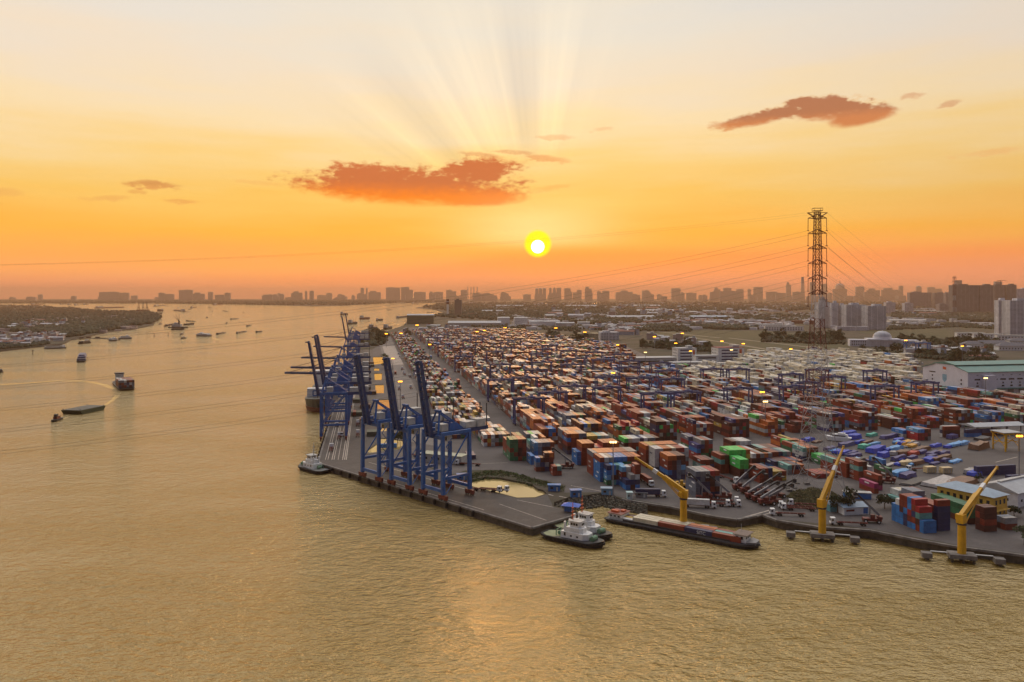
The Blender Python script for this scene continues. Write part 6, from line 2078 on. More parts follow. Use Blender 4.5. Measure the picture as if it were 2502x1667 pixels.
while n < 120:
    x = rs2.uniform(560, 2330) if rs2.random() < 0.86 else rs2.uniform(-60, 560)
    dense = 1 if x > 1080 else 0.55
    if rs2.random() > dense:
        continue
    w = rs2.uniform(7, 26)
    yt = rs2.choice([724, 722, 720, 718, 716, 713]) + rs2.uniform(-2, 2) + (0 if x > 1050 else 4)
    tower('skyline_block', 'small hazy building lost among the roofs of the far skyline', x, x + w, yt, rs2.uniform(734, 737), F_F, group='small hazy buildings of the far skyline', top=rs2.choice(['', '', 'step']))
    n += 1
# cable bridge towers
for x in (1143, 1151, 1158, 1166):
    Y = 11200
    t = building('bridge_pylon', 'thin pale mast of the far cable bridge', 'bridge tower', put(x, Y), 0, 'masts of the far cable bridge')
    MB().beam((-9, 0, -1), (-3, 0, 226), 7, 7, 5, 5).beam((9, 0, -1), (3, 0, 226), 7, 7, 5, 5).box(0, 0, 130, 14, 6, 7).build('mast', F_F, t)
# red and white chimney tower and silo block
p = put(1094, 3750)
t = building('water_tower', 'slim white tower with red top beyond the canal sheds', 'tower', p, 0)
MB().cyl((0, 0, -1), (0, 0, 58), 5.0, 4.6, n=14).build('shaft', M_WHITE, t)
MB().box(0, 0, 58, 14, 12, 24).build('red_top', M_RED, t)
MB().box(0, -6.06, 68, 13, 0.1, 3).build('white_band', M_WHITE, t)
tower('silo_block', 'plain grey brown silo block beside the red topped tower', 1111, 1128, 733, 772, mat('silo_concrete', (0.20, 0.17, 0.15), 0.9))
# sheds, halls and other larger low buildings
HALL = [(1028, 791, 94, 42, 30, 'large green grey shipyard hall on the right bank', mat('hall_green', (0.12, 0.14, 0.09), 0.8), M_LGREY, 0.02), (1060, 808, 36, 20, 15, 'pale green box shaped shed before the shipyard hall', mat('pale_green_wall', (0.26, 0.30, 0.20), 0.8), M_LGREY, 0.02), (1160, 797, 170, 60, 11, 'wide low grey roofed factory right of the shipyard hall', M_DULLW, M_LGREY, 0.0),
        (1230, 794, 40, 30, 24, 'white factory block with tall roofs, left of two', M_WHITE, M_DULLW, 0.1), (1272, 794, 44, 28, 24, 'white factory block with tall roofs, right of two', M_WHITE, M_DULLW, 0.1), (1330, 796, 100, 34, 14, 'long white factory shed near the yard end', M_WHITE, M_LGREY, 0.05), (1380, 797, 60, 30, 10, 'lower white factory shed near the yard end', M_DULLW, M_LGREY, 0.05),
        (1426, 794, 40, 20, 9, 'small white shed among trees behind the cream block', M_WHITE, M_DULLW, 0.0), (1203, 766, 120, 50, 14, 'pink hazy long shed far beyond the yard', M_DULLW, M_LGREY, 0.0), (1245, 751, 230, 60, 13, 'very long hazy shed under the sun', M_DULLW, M_LGREY, 0.0), (1420, 751, 260, 70, 12, 'very long hazy shed right below the skyline towers', M_DULLW, M_LGREY, 0.05),
        (1540, 780, 200, 60, 10, 'long pale factory roof right of the factory sheds', M_DULLW, M_LGREY, 0.08), (1600, 764, 210, 80, 11, 'pale factory roof beyond the grass field', M_DULLW, M_LGREY, -0.05), (1730, 781, 150, 50, 12, 'blue grey stadium roofed shed behind white houses', mat('blue_wall', (0.12, 0.16, 0.26), 0.7), M_BROOF, 0.05), (1570, 750, 300, 80, 10, 'far pale factory roofs in a long line', M_DULLW, M_LGREY, 0.0),
        (1850, 760, 140, 50, 9, 'pale shed by the far field', M_DULLW, M_LGREY, 0.05), (1985, 747, 150, 50, 14, 'far white shed left of the pylon middle', M_DULLW, M_LGREY, 0.0), (2215, 788, 130, 30, 8, 'long pale rows of low roofs right of the white apartments', M_WHITE, M_DULLW, -0.05), (2130, 768, 100, 22, 14, 'long white school like block beyond the white apartments', M_WHITE, M_DULLW, -0.03), (2260, 765, 120, 22, 14, 'long white block below the brown grey slab towers', M_WHITE, M_DULLW, -0.03)]
for px, py, w, d, h, lb, wm, rm, rz in HALL:
    t = building('factory_shed', lb, 'building', at(px, py), rz)
    MB().box(0, 0, -0.5, w, d, h + 0.5).build('wall', wm, t)
    MB().gable(0, 0, h, w, d, d * 0.10, 0.8).build('roof', rm, t)
for i, (px, py, n_, lb) in enumerate(((1915, 808, 1, 'long white row of terraced houses, left of the white apartments, nearer row'), (1875, 803, 1, 'long white row of terraced houses, left of the white apartments, farther row'), (2370, 826, 1, 'white walk up blocks in a row before the right tower, left'), (2412, 829, 1, 'white walk up blocks in a row before the right tower, middle'), (2470, 833, 1, 'white walk up blocks in a row before the right tower, right'))):
    t = building('terrace_row', lb, 'building', at(px, py), R(-8))
    Lw = 105 if i < 2 else 62
    wl = MB().box(0, 0, 0, Lw, 14, 12).build('wall', M_WHITE, t)
    windows(t, wl, 'y-', 14 if i < 2 else 9, 2, -Lw / 2 + 2, Lw / 2 - 2, 2.2, 4.6, 3.2, 2.6, -7.05)
    MB().box(0, 0, 12, Lw + 1, 15, 0.8).build('roof', M_DULLW, t)
for px, py, w, lb in ((2374, 851, 34, 'grey hipped roof villa left of the long grey roof'), (2416, 849, 70, 'long grey hipped roof house'), (2482, 856, 66, 'grey hipped roof house with white walls at the right'), (2488, 842, 40, 'small grey hipped roof house behind, at the right edge')):
    t = building('villa', lb, 'building', at(px, py), R(-8))
    wl = MB().box(0, 0, 0, w, 20, 8).build('wall', M_WHITE, t)
    windows(t, wl, 'y-', int(w / 5), 1, -w / 2, w / 2, 2.5, 1, 2, 2.5, -10.05)
    MB().hip(0, 0, 8, w, 20, 6, 1.5).build('roof', mat('slate_roof', (0.10, 0.10, 0.12), 0.7), t)

# ---------------------------------------------------------------- small houses in clusters
HW = [mat('house_white', (0.50, 0.49, 0.49), 0.8, var=0.1, rnd=0.25), mat('house_pink', (0.42, 0.33, 0.30), 0.8, var=0.1, rnd=0.25), mat('house_blue', (0.36, 0.40, 0.46), 0.8, var=0.1, rnd=0.2)]
HR = [mat('tin_roof', (0.30, 0.30, 0.32), 0.6, rnd=0.3), mat('tile_roof', (0.20, 0.08, 0.055), 0.8, rnd=0.25), M_DULLW]
protos = []
for i in range(6):
    w, d, h = [(9, 8, 7), (14, 9, 5), (7, 7, 11), (18, 11, 6), (10, 9, 9), (26, 12, 5)][i]
    mb = MB().box(0, 0, -1, w, d, h + 1)
    rb = MB().gable(0, 0, h, w, d, 1.8, 0.6) if i not in (2, 4) else MB().box(0, 0, h, w + .8, d + .8, 0.4).box(w * .2, 0, h + .4, w * .4, d * .5, 2.2)
    wn = MB()
    protos.append((mb.mesh('wall', HW[i % 3]), rb.mesh('roof', HR[(i * 2) % 3])))


def house(p, i, rz, sc, label, group):
    t = thing('house', label, 'house', p, rz, group)
    t.scale = (sc, sc, sc)
    for nm, me in zip(('wall', 'roof'), protos[i]):
        o = bpy.data.objects.new(nm, me)
        col.objects.link(o)
        o.parent = t


CL = [([(0, 850), (60, 845), (150, 831), (160, 822), (90, 820), (0, 822)], 58, -0.6, 1.15, 'pale roofed house in the village on the left bank', 'houses of the left bank village'),
      ([(20, 806), (190, 800), (215, 792), (60, 786)], 26, -0.6, 1.5, 'small pale house among trees farther back on the left bank', 'houses inland on the left bank'),
      ([(1460, 822), (1560, 818), (1550, 800), (1440, 800)], 26, 0, 1.5, 'white town house behind the cream and white blocks', 'town houses behind the cream block'),
      ([(1700, 799), (1850, 800), (1840, 788), (1690, 785)], 26, 0, 1.7, 'white house in the settlement beyond the grass field', 'houses beyond the grass field'),
      ([(1000, 822), (1150, 806), (1140, 800), (985, 812)], 20, 0, 1.3, 'pale shed or house at the far end of the canal road', 'sheds at the end of the canal road'),
      ([(2190, 868), (2420, 880), (2400, 858), (2240, 850)], 26, 0, 1.2, 'pale house among trees behind the green roofed warehouse', 'houses behind the green roofed warehouse'),
      ([(2330, 756), (2500, 762), (2500, 748), (2320, 746)], 22, 0, 2.4, 'pale low house at the foot of the dark tower blocks', 'houses below the dark tower blocks'),
      ([(1280, 790), (1720, 775), (1960, 752), (1250, 752)], 40, 0, 2.6, 'hazy pale roof scattered over the plain beyond the yard', 'roofs scattered over the far plain'),
      ([(2000, 776), (2300, 778), (2240, 752), (2020, 750)], 20, 0, 2.4, 'hazy pale roof behind the white apartment blocks', 'roofs behind the white apartments'),
      ([(1600, 842), (1740, 846), (1700, 828), (1570, 822)], 14, 0, 1.3, 'low roof between trees at the far edge of the yard', 'low roofs at the yard edge')]
hrng = random.Random(3)
for poly, n, z, sc, lb, gp in CL:
    P = [Vector((x, y)) for x, y in poly]
    x0, x1, y0, y1 = min(p.x for p in P), max(p.x for p in P), min(p.y for p in P), max(p.y for p in P)
    k = 0
    while k < n:
        x, y = hrng.uniform(x0, x1), hrng.uniform(y0, y1)
        ins = False
        for (a, b) in zip(P, P[1:] + P[:1]):
            if (a.y > y) != (b.y > y) and x < (b.x - a.x) * (y - a.y) / (b.y - a.y) + a.x:
                ins = not ins
        if ins:
            q = at(x, y)
            house((q.x, q.y, z), hrng.randrange(6), hrng.uniform(-0.4, 0.4), sc * hrng.uniform(0.75, 1.25), lb, gp)
            k += 1

# ---------------------------------------------------------------- trees
def tree_parts(seed, h, r):
    rr = random.Random(seed)
    st = random.getstate()
    random.seed(seed)
    tk = MB().cyl((0, 0, -0.3), (0.15, 0.1, h * 0.45), 0.32, 0.2, n=7)
    lf = MB()
    for i in range(9):
        a = i * 2.4 + rr.uniform(-.4, .4)
        q = rr.uniform(0.25, 0.85) * r
        z = h * rr.uniform(0.45, 0.92)
        c = (math.cos(a) * q, math.sin(a) * q, z)
        if i < 5:
            tk.cyl((0.1, 0.1, h * 0.38), (c[0] * .8, c[1] * .8, z), 0.14, 0.05, n=5)
        leaves(lf, c, r * rr.uniform(0.36, 0.55), 46, 0.42 * r / 3, 0.8)
    leaves(lf, (0, 0, h * 0.9), r * 0.5, 40, 0.42 * r / 3, 0.8)
    random.setstate(st)
    return tk.mesh('trunk', M_BARK), lf.mesh('crown', M_LEAF)


TP = [tree_parts(21, 8.5, 4.0), tree_parts(33, 7.0, 4.4), tree_parts(45, 10.5, 3.6)]


def plant(p, label, group=None, k=0, s=1.0):
    t = thing('tree', label, 'tree', p, hrng.uniform(0, 6.28), group)
    t.scale = (s, s, s * hrng.uniform(0.85, 1.2))
    for nm, me in zip(('trunk', 'crown'), TP[k]):
        o = bpy.data.objects.new(nm, me)
        col.objects.link(o)
        o.parent = t
    return t


for px, py, s, k, lb in ((2047, 1252, 0.95, 1, 'dark round tree by the middle jib crane, left of two'), (2074, 1253, 1.05, 0, 'dark round tree by the middle jib crane, right of two'), (2162, 1244, 0.85, 1, 'dark bushy tree between the blue roofed shed and the white containers'), (2186, 1240, 0.7, 1, 'smaller bushy tree left of the white rusty containers'),
                         (2503, 1332, 0.9, 0, 'dark tree at the right edge above the dock wall'), (2478, 1262, 0.6, 1, 'low hedge like tree at the white shed corner'), (2392, 1180, 0.6, 2, 'small tree behind the yellow office roof'), (985, 1078, 1.1, 0, 'dark tree on the canal bank behind the middle front crane'),
                         (972, 1082, 0.9, 1, 'lower dark tree on the canal bank behind the middle front crane')):
    plant(at(px, py), lb, None, k, s)
TC = [([(875, 850), (940, 848), (955, 818), (900, 806)], 30, 1.5, 'tree in the dark clump at the head of the canal', 'trees at the head of the canal'), ([(938, 905), (948, 903), (946, 880), (938, 880)], 6, 1.1, 'tree beside the canal pools', 'trees beside the canal pools'),
      ([(990, 824), (1012, 824), (1008, 812), (992, 812)], 6, 1.2, 'tree at the end of the canal road', 'trees at the end of the canal road'), ([(1330, 838), (1440, 846), (1450, 832), (1340, 818)], 34, 1.6, 'tree in the band before the cream block', 'trees before the cream block'),
      ([(1560, 850), (1760, 868), (1740, 850), (1570, 838)], 34, 1.5, 'tree in the band behind the port offices', 'trees behind the port offices'), ([(1860, 836), (2060, 842), (2060, 824), (1870, 824)], 44, 1.7, 'tree in the dark belt behind the pylon', 'trees in the belt behind the pylon'),
      ([(2100, 866), (2420, 892), (2440, 872), (2150, 856)], 46, 1.4, 'tree in the belt behind the green roofed warehouse', 'trees behind the green roofed warehouse'), ([(2190, 846), (2440, 852), (2440, 834), (2200, 832)], 50, 1.6, 'tree in the dark belt before the white walk up blocks', 'trees before the walk up blocks')]
for poly, n, s, lb, gp in TC:
    P = [Vector((x, y)) for x, y in poly]
    x0, x1, y0, y1 = min(p.x for p in P), max(p.x for p in P), min(p.y for p in P), max(p.y for p in P)
    k = 0
    while k < n:
        x, y = hrng.uniform(x0, x1), hrng.uniform(y0, y1)
        ins = False
        for (a, b) in zip(P, P[1:] + P[:1]):
            if (a.y > y) != (b.y > y) and x < (b.x - a.x) * (y - a.y) / (b.y - a.y) + a.x:
                ins = not ins
        if ins:
            plant(at(x, y), lb, gp, hrng.randrange(3), s * hrng.uniform(0.7, 1.3))
            k += 1


def woods(name, label, poly, n, r0, r1, z, seed):
    """far wood that reads as one mass: many ragged crowns"""
    rr = random.Random(seed)
    P = [Vector((x, y)) for x, y in poly]
    x0, x1, y0, y1 = min(p.x for p in P), max(p.x for p in P), min(p.y for p in P), max(p.y for p in P)
    mb = MB()
    k = 0
    while k < n:
        x, y = rr.uniform(x0, x1), rr.uniform(y0, y1)
        ins = False
        for (a, b) in zip(P, P[1:] + P[:1]):
            if (a.y > y) != (b.y > y) and x < (b.x - a.x) * (y - a.y) / (b.y - a.y) + a.x:
                ins = not ins
        if not ins:
            continue
        k += 1
        q = at(x, y)
        r = rr.uniform(r0, r1)
        m = 6
        a0 = rr.uniform(0, 6)
        ring = lambda z_, s: [(q.x + r * s * rr.uniform(.75, 1.2) * math.cos(a0 + i * 6.283 / m), q.y + r * s * rr.uniform(.75, 1.2) * math.sin(a0 + i * 6.283 / m), z + z_ * r * rr.uniform(.85, 1.15)) for i in range(m)]
        vs = ring(0.0, 0.8) + ring(0.6, 1.0) + ring(1.15, 0.6) + [(q.x, q.y, z + r * rr.uniform(1.3, 1.5))]
        fs = [(j * m + i, j * m + (i + 1) % m, (j + 1) * m + (i + 1) % m, (j + 1) * m + i) for j in range(2) for i in range(m)] + [(2 * m + i, 2 * m + (i + 1) % m, 3 * m) for i in range(m)]
        mb.add(vs, fs)
    tag(mb.build('woods', M_LEAFF), label, kind='stuff')


woods('w', 'dark woods covering the left bank headland', [(0, 746), (107, 748), (178, 753), (268, 761), (357, 762), (388, 768), (392, 776), (375, 790), (300, 802), (170, 824), (150, 822), (60, 812), (0, 808), (-150, 820), (-150, 746)], 5200, 5, 10, -0.6, 1)
woods('w', 'dark trees along the water edge of the left bank village', [(0, 854), (70, 847), (120, 841), (118, 836), (60, 838), (0, 842)], 260, 3, 5, -0.6, 2)
woods('w', 'dark tree belt along the far shore', [(-100, 741.2), (380, 741.4), (700, 745.5), (850, 745.5), (1005, 739.4), (1090, 738.5), (1090, 736), (600, 735.5), (-100, 735.5)], 2600, 10, 22, 0, 3)
woods('w', 'hazy woods on the plain beyond the yard', [(1020, 751), (1085, 758), (1130, 772), (1420, 772), (1720, 764), (1990, 758), (1990, 738), (1100, 739)], 3800, 8, 15, 0, 4)
woods('w', 'tree patches around the factories beyond the yard', [(1050, 775), (1200, 782), (1500, 795), (1700, 783), (1960, 790), (2000, 770), (1600, 770), (1100, 765)], 1700, 6, 11, 0, 5)
woods('w', 'dark tree belt edging the grass field', [(1590, 806), (1680, 800), (1760, 806), (1850, 806), (1850, 800), (1700, 795), (1580, 798)], 700, 5, 9, 0, 6)
woods('w', 'dark woods right of the white apartment blocks', [(2180, 780), (2440, 790), (2440, 766), (2340, 757), (2180, 764)], 1700, 6, 11, 0, 7)
woods('w', 'scrub belts on the open land at the right', [(2170, 808), (2330, 800), (2450, 806), (2440, 794), (2180, 788)], 700, 3, 6, 0, 8)
woods('w', 'far hazy woods under the right skyline', [(1960, 757), (2330, 756), (2500, 748), (2500, 738), (1960, 737)], 1500, 9, 16, 0, 9)

# dense belts behind the yard and the mass of low roofs on the plain
for i, (p, n, r0, r1) in enumerate((([(1330, 836), (1440, 845), (1452, 832), (1340, 820)], 260, 3, 5), ([(1560, 848), (1760, 864), (1740, 852), (1570, 838)], 260, 2.5, 5), ([(1860, 836), (2065, 843), (2060, 822), (1870, 822)], 420, 3, 6),
                                     ([(2100, 864), (2420, 890), (2440, 874), (2150, 858)], 420, 2.5, 5), ([(2185, 846), (2445, 852), (2440, 834), (2190, 830)], 460, 3, 6), ([(1150, 800), (1330, 806), (1420, 812), (1420, 803), (1160, 792)], 220, 3, 6),
                                     ([(880, 846), (938, 846), (950, 818), (905, 808)], 160, 3, 6), ([(1400, 806), (1700, 812), (1700, 800), (1400, 798)], 300, 4, 7))):
    woods('w', ('dark tree band behind the far end of the container yard', 'dark bushes behind the port offices', 'dark tree belt behind the pylon', 'dark bushes behind the green roofed warehouse', 'dark tree belt before the white walk up blocks', 'bushes before the white factory blocks', 'dark clump at the head of the canal', 'trees round the white town houses')[i], p, n, r0, r1, 0, 40 + i)
rr = random.Random(77)
for lb, ms, xr, yr, n in (('mass of pale low roofs on the plain beyond the yard', HW[0], (1120, 2060), (741, 806), 1300), ('mass of brownish low roofs on the plain beyond the yard', HR[1], (1120, 2000), (741, 800), 500), ('mass of pale low roofs below the right skyline', HW[0], (2000, 2500), (739, 800), 650), ('mass of pale low roofs on the far shore', HW[1], (380, 1090), (732, 738.5), 500),
                          ('scattered pale roofs on the left bank headland', HW[1], (0, 330), (775, 822), 150)):
    mb = MB()
    k = 0
    while k < n:
        x, y = rr.uniform(*xr), yr[0] + (yr[1] - yr[0]) * rr.random() ** 1.3
        if math.sin(x * 0.021 + y * 0.15) + math.sin(x * 0.05 - y * 0.33) < -0.1 or (340 < x < 1250 and y > 772) or (x < 340 and y > 838 - x * 0.1):
            continue
        k += 1
        q = at(x, y)
        s_ = rr.uniform(0.7, 1.6) * (1 + (800 - y) / 40 if x > 340 else 1)
        mb.box(q.x, q.y, -0.8, rr.choice((8, 10, 14, 24)) * s_, rr.choice((8, 10, 14)) * s_, rr.uniform(4, 8) * min(s_, 1.6), rr.uniform(-.5, .5))
    tag(mb.build('town_roofs', ms), lb, kind='stuff')

# ---------------------------------------------------------------- kiosks, cargo and lamps
for px, py, w, d, h, m, rz, lb in ((1354, 1199, 6.0, 3.0, 3.0, M_BLUE, -0.05, 'small dark blue hut on the grass corner of the quay pond'), (1407, 1214, 5.2, 3.0, 3.4, M_BLUE, 0.1, 'blue hut with upturned roof on the bridge to the quay'), (1483, 1208, 5.6, 3.4, 3.2, mat('hut_light_blue', (0.12, 0.30, 0.48), 0.6), -0.1, 'light blue hut at the foot of the lamp mast'), (1538, 1219, 2.4, 2.4, 3.2, mat('hut_cyan', (0.40, 0.55, 0.56), 0.6), 0, 'pale cyan cabin by the stone bank'), (1567, 1215, 5.6, 2.2, 2.2, mat('wagon_grey', (0.16, 0.17, 0.18), 0.6), -0.1, 'small blue topped wagon before the navy box truck'), (1128, 1172, 5.0, 2.6, 3.0, M_BLUE, 0.2, 'blue hut at the left end of the quay pond')):
    p = at(px, py)
    t = thing('hut', lb, 'hut', p, rz)
    b = MB().box(0, 0, 0, w, d, h).build('wall', m, t)
    MB().box(-w * .2, -d / 2 - .03, 1.2, w * .25, .06, 1.1).build('window', M_GLASS, b)
    MB().box(w * .25, -d / 2 - .03, 0.05, 0.9, .06, 2.1).build('door', M_DULLW, b)
    MB().box(0, 0, h, w + .8, d + 1.0, 0.25).build('roof', m if 'light' not in lb else M_BROOF, t)
p = at(1396, 1250)
t = thing('shelter', 'bright blue canopy shelter on the corner of the crane quay', 'shelter', p, R(-20))
for x in (-3, 3):
    for y in (-2, 2):
        MB().box(x, y, 0, 0.18, 0.18, 3.0).build('post', M_GREY, t)
MB().hip(0, 0, 3.0, 8.0, 5.4, 1.2, 0.3).build('canopy', mat('tarpaulin_blue', (0.02, 0.10, 0.50), 0.5), t)
MB().box(-1.5, 0.4, 0, 3.2, 2.4, 2.4).build('cabin', M_BLUE, t)
p = at(1100, 1132)
t = building('long_shed', 'long white flat roofed shed between the crane legs and the canal', 'shed', (p.x - 4, p.y + 4, 0), R(-22))
wl = MB().box(0, 0, 0, 27, 8, 4.6).build('wall', M_DULLW, t)
windows(t, wl, 'y-', 5, 1, -12, 8, 1.6, 1, 1.4, 1.5, -4.03)
MB().box(0, 0, 4.6, 28, 9, 0.35).build('roof', mat('pale_green_roof', (0.36, 0.38, 0.28), 0.7), t)
p = at(1144, 1118)
container(dict(c=(p.x, p.y, 0.05), rz=RZA, L=L40, k='n', t=0), 'dark navy container standing alone behind the long white shed', 'containers standing alone', lettering=False)
container(dict(c=(p.x + 2.7, p.y + 0.5, 0.05), rz=RZA, L=L40, k='n', t=0), 'second dark navy container beside the lone one, toward the yard', 'containers standing alone', lettering=False)
p = at(1010, 1100)
container(dict(c=(p.x - 18, p.y + 8, 0.05), rz=RZB, L=L40, k='b', t=0), 'blue container on the canal bank behind the crane legs', 'containers standing alone', lettering=False)
# white yacht on the hard standing
p = at(2048, 1078)
t = thing('motor_yacht', 'white motor yacht propped up on the open yard', 'yacht', (p.x, p.y, 1.6), R(150))
hull(MB(), 17, 5.0, -1.2, 1.4, 0.34, 0.05, 0.85, 0.8).build('hull', M_WHITE, t)
c = MB().prism([(-6.5, -2), (2.0, -2), (4.4, -0.8), (4.4, 0.8), (2.0, 2), (-6.5, 2)], 1.4, 3.3, 0.88).build('cabin', M_WHITE, t)
MB().prism([(-5.0, -2.02), (2.4, -2.02), (4.3, -0.7), (4.3, 0.7), (2.4, 2.02), (-5.0, 2.02)], 2.0, 2.7, 0.97).build('window_band', M_GLASS, c)
MB().box(-2.2, 0, 3.3, 4.6, 3.0, 0.9).build('flybridge', M_WHITE, t)
MB().beam((-3.2, 0, 4.2), (-3.6, 0, 6.6), 0.3).build('radar_mast', M_WHITE, t)
MB().box(0, 0, -1.6, 6, 2.6, 0.5).build('cradle', M_DARK, t)


def lump(mb, x, y, sx, sy, h, seed):
    rr = random.Random(seed)
    nx, ny = 7, 5
    vs = []
    for j in range(ny):
        for i in range(nx):
            u, v = (0, .03, .25, .5, .75, .97, 1)[i], (0, .06, .5, .94, 1)[j]
            ed = i in (0, nx - 1) or j in (0, ny - 1)
            vs.append((x + (u - .5) * sx + rr.uniform(-.2, .2), y + (v - .5) * sy + rr.uniform(-.15, .15), 0.02 if ed else h * rr.uniform(0.78, 1.08)))
    mb.add(vs, [(j * nx + i, j * nx + i + 1, (j + 1) * nx + i + 1, (j + 1) * nx + i) for j in range(ny - 1) for i in range(nx - 1)])


TCOL = {'u': ('deep blue', (0.015, 0.055, 0.45)), 'l': ('light blue', (0.10, 0.33, 0.65)), 'j': ('jade green', (0.06, 0.42, 0.30)), 'a': ('amber', (0.60, 0.30, 0.03)), 'p': ('purple blue', (0.05, 0.05, 0.18)), 'h': ('pale grey', (0.36, 0.34, 0.33)), 'q': ('brown', (0.16, 0.075, 0.04)), 'x': ('scarlet', (0.45, 0.05, 0.03)), 'f': ('cream', (0.55, 0.42, 0.22)), 'z': ('black', (0.03, 0.03, 0.035))}
TM = {k: mat('tarpaulin_' + v[0].replace(' ', '_'), v[1], 0.5, var=0.25, scale=0.6) for k, v in TCOL.items()}
CG = [(2072, 1064, 12, 5, 3.0, 'u', 'right beside the white yacht'), (2086, 1072, 10, 5, 3.2, 'u', 'second along from the white yacht'), (2130, 1066, 9, 3, 2.2, 'j', 'alone on open ground right of the yacht'), (2068, 1090, 12, 4, 2.6, 'p', 'in the second line below the yacht'), (2100, 1084, 9, 3, 2.2, 'u', 'in the second line, farther right'), (2118, 1084, 10, 3, 2.0, 'q', 'frame like, in the second line'),
      (2112, 1096, 8, 4, 2.8, 'j', 'in the third line by a dark tank'), (2140, 1104, 14, 5, 3.6, 'u', 'largest of the third line'), (2158, 1117, 7, 4, 3.4, 'u', 'in front of the largest one'), (2186, 1100, 13, 4, 2.6, 'l', 'right of the largest one'), (2212, 1085, 15, 5, 2.0, 'a', 'stretched over low racks, long'), (2226, 1092, 8, 4, 1.8, 'a', 'stretched over low racks, shorter'), (2196, 1078, 8, 3, 2.2, 'u', 'left of the amber racks'), (2286, 1092, 10, 3, 2.0, 'u', 'right of the amber racks'),
      (2186, 1112, 6, 4, 2.6, 'h', 'rounded, beside the scarlet one'), (2206, 1112, 7, 5, 3.0, 'q', 'rounded dark bundle beside the scarlet one'), (2230, 1112, 8, 4, 2.4, 'x', 'only one of its colour'), (2196, 1124, 12, 3, 2.6, 'p', 'below the rounded bundles'), (2228, 1122, 8, 3, 2.0, 'p', 'below the scarlet one'), (2272, 1128, 9, 5, 2.6, 'u', 'crumpled, beside the crane lorry'), (2214, 1136, 9, 4, 2.6, 'f', 'boxy row left of the crane lorry'),
      (2240, 1134, 10, 4, 2.4, 'q', 'tangle of machinery left of the crane lorry'), (2280, 1112, 12, 3, 2.2, 'p', 'in the line right of the scarlet one'), (2308, 1112, 8, 3, 2.6, 'p', 'end of the line right of the scarlet one'), (2300, 1124, 18, 3, 2.4, 'q', 'long rack in the near line'), (2250, 1103, 18, 3, 2.6, 'q', 'long rack below the amber ones'), (2172, 1070, 16, 4, 2.4, 'p', 'long rack in the first line'), (2196, 1065, 12, 3, 2.2, 'p', 'back rack in the first line'),
      (2198, 1160, 12, 4, 2.6, 'l', 'over a rack behind the green container'), (2218, 1167, 10, 4, 2.6, 'p', 'rack end behind the white rusty containers'), (2390, 1160, 14, 5, 2.6, 'u', 'behind the yellow office roof'), (2370, 1158, 6, 4, 2.6, 'h', 'behind the yellow office roof, rounded'), (2236, 1180, 18, 6, 1.2, 'z', 'low dark rack behind the white rusty containers'), (2300, 1182, 22, 9, 2.2, 'h', 'wide flat stack behind the yellow office'), (2346, 1184, 20, 8, 2.4, 'q', 'wide reddish stack behind the yellow office'),
      (2326, 1072, 8, 4, 3.2, 'p', 'cab like load beside the long trailers'), (2336, 1089, 16, 4, 2.0, 'l', 'long trailer load on the open yard'), (2352, 1086, 12, 4, 2.0, 'l', 'second long trailer load on the open yard'), (2392, 1096, 15, 6, 4.0, 'q', 'big ochre box shaped load near the yellow gantry'), (2400, 1075, 10, 6, 2.0, 'z', 'dark machinery heap near the yellow gantry'), (1975, 1078, 9, 4, 2.4, 'u', 'left of the pylon behind the stepped block'), (2030, 1100, 9, 4, 2.2, 'p', 'behind the green pair at the pylon'), (2050, 1108, 8, 4, 2.2, 'u', 'by the tip of the middle jib crane')]
for i, (px, py, sx, sy, h, k, lb) in enumerate(CG):
    p = at(px, py)
    t = thing('tarped_cargo', f"{TCOL[k][0]} covered cargo {lb}", 'cargo', (p.x, p.y, 0.03), RZA + R(-62), 'covered loads on the open yard')
    mb = MB()
    sx, sy = sx * 1.25, sy * 1.12
    lump(mb, 0, 0, sx, sy, h, i)
    mb.build('cover', TM[k], t)
    MB().box(0, 0, 0, sx * 1.02, sy * 0.96, 0.5).build('rack', M_DARK, t)
crr = random.Random(9)
for i in range(34):
    t_, s_ = crr.random(), crr.random()
    a_, b_ = (1985 + 330 * t_, 1078 + 6 * t_), (2110 + 250 * t_, 1138 + 8 * t_)
    p = at(a_[0] + (b_[0] - a_[0]) * s_, a_[1] + (b_[1] - a_[1]) * s_)
    k = crr.choice('ppuqhzeq'.replace('e', 'l'))
    sx, sy, h = crr.choice((7, 9, 13)), 3.2, crr.uniform(1.0, 2.4)
    t = thing('tarped_cargo', f"low {TCOL[k][0]} rack load standing among the covered loads", 'cargo', (p.x, p.y, 0.03), RZA + R(-62), f"low {TCOL[k][0]} rack loads among the covered cargo")
    mb = MB()
    lump(mb, 0, 0, sx, sy, h, 100 + i)
    mb.build('cover', TM[k], t)
    MB().box(0, 0, 0, sx * 1.02, sy * 0.96, 0.5).build('rack', M_DARK, t)
for px, py, lb in ((2272, 1155, 'cream crate with ribs right of the crane lorry, left of two'), (2311, 1157, 'cream crate with ribs right of the crane lorry, right of two')):
    p = at(px, py)
    t = thing('cargo_crate', lb, 'crate', (p.x, p.y, 0.03), RZB, 'cream crates on the yard')
    b = MB().box(0, 0, 0.3, 6.0, 3.4, 3.2).build('box', TM['f'], t)
    mb = MB()
    for x in (-2.8, -1.4, 0, 1.4, 2.8):
        mb.box(x, -1.75, 0.3, 0.25, 0.1, 3.2)
    mb.build('ribs', M_DULLW, b)
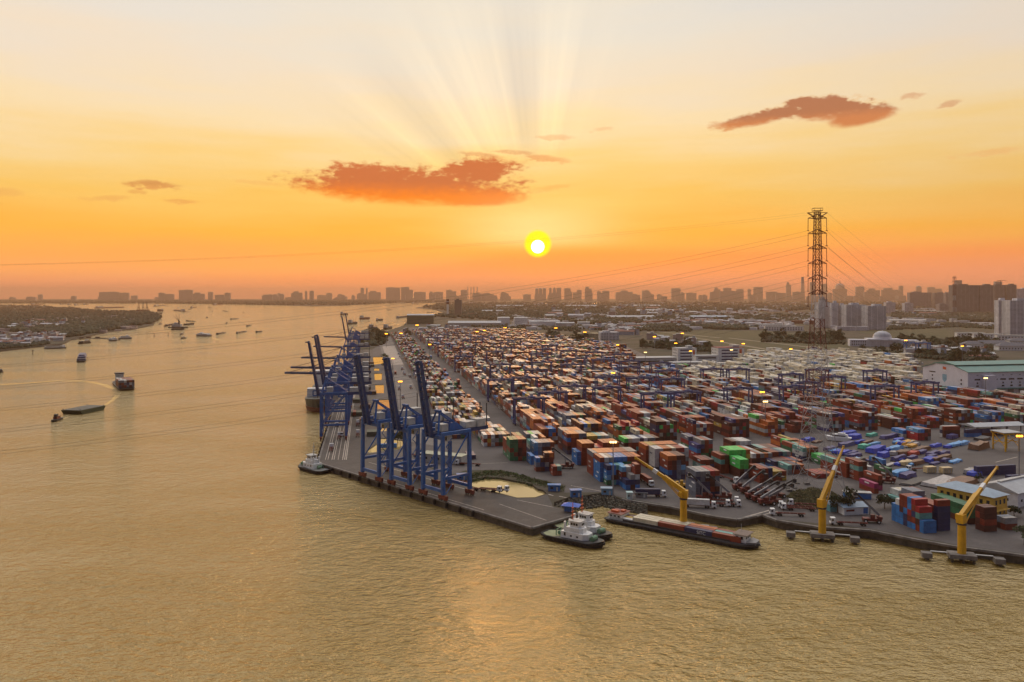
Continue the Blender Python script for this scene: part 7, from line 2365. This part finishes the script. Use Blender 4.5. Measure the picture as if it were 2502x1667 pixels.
# lamp masts
LM = [(978, 932, 30, 's', 'on the canal road'), (1050, 842, 30, 's', 'near the head of the canal road'), (1019, 795, 32, 's', 'beside the shipyard hall'), (944, 816, 26, 's', 'among the trees at the canal head'), (980, 815, 22, 's', 'at the far end of the canal road'), (960, 876, 22, 's', 'beside the canal pools'), (1166, 811, 28, 's', 'at the far yard edge, left'), (1184, 808, 28, 's', 'at the far yard edge, second'),
      (1234, 801, 28, 's', 'before the white factory blocks'), (1358, 802, 28, 's', 'before the long factory shed'), (1429, 812, 27, 's', 'in front of the cream block'), (1509, 843, 30, 's', 'over the far right part of the yard'), (1498, 911, 30, 's', 'amid the gantry rows'), (1577, 861, 28, 'w', 'left of the flat white shed'), (1667, 815, 28, 's', 'beyond the trees by the grass field'), (1687, 858, 28, 's', 'at the left port office'), (1787, 855, 28, 'w', 'on the right port office front'),
      (1862, 958, 28, 's', 'beside the tall rows left of the pylon'), (1932, 853, 28, 's', 'behind the cream reefer stacks'), (2213, 832, 26, 's', 'on the domed hall wing'), (2351, 846, 26, 's', 'among the grey roofed villas'), (2408, 924, 27, 'w', 'before the green roofed warehouse'), (2490, 1065, 26, 's', 'at the right beside the yellow gantry'), (1509, 1080, 0, 'w', 'rising from the dock edge hut'), (1870, 981, 24, 'w', 'in the lane left of the pylon'), (1764, 834, 24, 's', 'by the grass field track'), (1816, 840, 24, 's', 'by the far field track'),
      (1599, 823, 24, 's', 'at the far tree band'), (1651, 839, 20, 's', 'in the low roofs at the yard edge')]
for px, py, z, k, lb in LM:
    if z == 0:
        b = at(1498, 1212)
        Y, z = b.y, HC - (1080 - YH) * b.y / F
        p = Vector((b.x, b.y, 0))
    else:
        Y = F * (HC - z) / (py - YH)
        p = put(px, Y)
    t = thing('lamp_mast', ('tall orange lit' if k == 's' else 'tall white lit') + ' lamp mast ' + lb, 'lamp mast', p, 0, 'lit lamp masts')
    MB().cyl((0, 0, 0), (0, 0, z), 0.38, 0.2, n=8).build('pole', M_GREY, t)
    hd_ = MB().box(0, 0, z, 2.6, 0.9, 0.25).build('lamp_frame', M_GREY, t)
    far = max(1.2, Y / 800)
    for x in (-1.0, 0.0, 1.0):
        MB().box(x * far, -0.35, z - 0.5, 0.75 * far, 0.4, 0.7 * far).build('lamp', M_LAMP if k == 's' else M_LAMPW, hd_)

# ---------------------------------------------------------------- the air
hz = MB().box(0, FAR / 2 - 1500 + 10, -7, 2 * FAR + 40, FAR + 3000 + 60, 290)
o = hz.build('haze', None)
o['kind'] = 'stuff'
m = bpy.data.materials.new('haze')
m.use_nodes = True
nt = m.node_tree
nt.nodes.clear()
ou = nt.nodes.new('ShaderNodeOutputMaterial')
pv = nt.nodes.new('ShaderNodeVolumePrincipled')
pv.inputs['Color'].default_value = (0.95, 0.57, 0.32, 1)
pv.inputs['Density'].default_value = 5.8e-5
pv.inputs['Anisotropy'].default_value = 0.2
nt.links.new(pv.outputs[0], ou.inputs['Volume'])
o.data.materials.append(m)
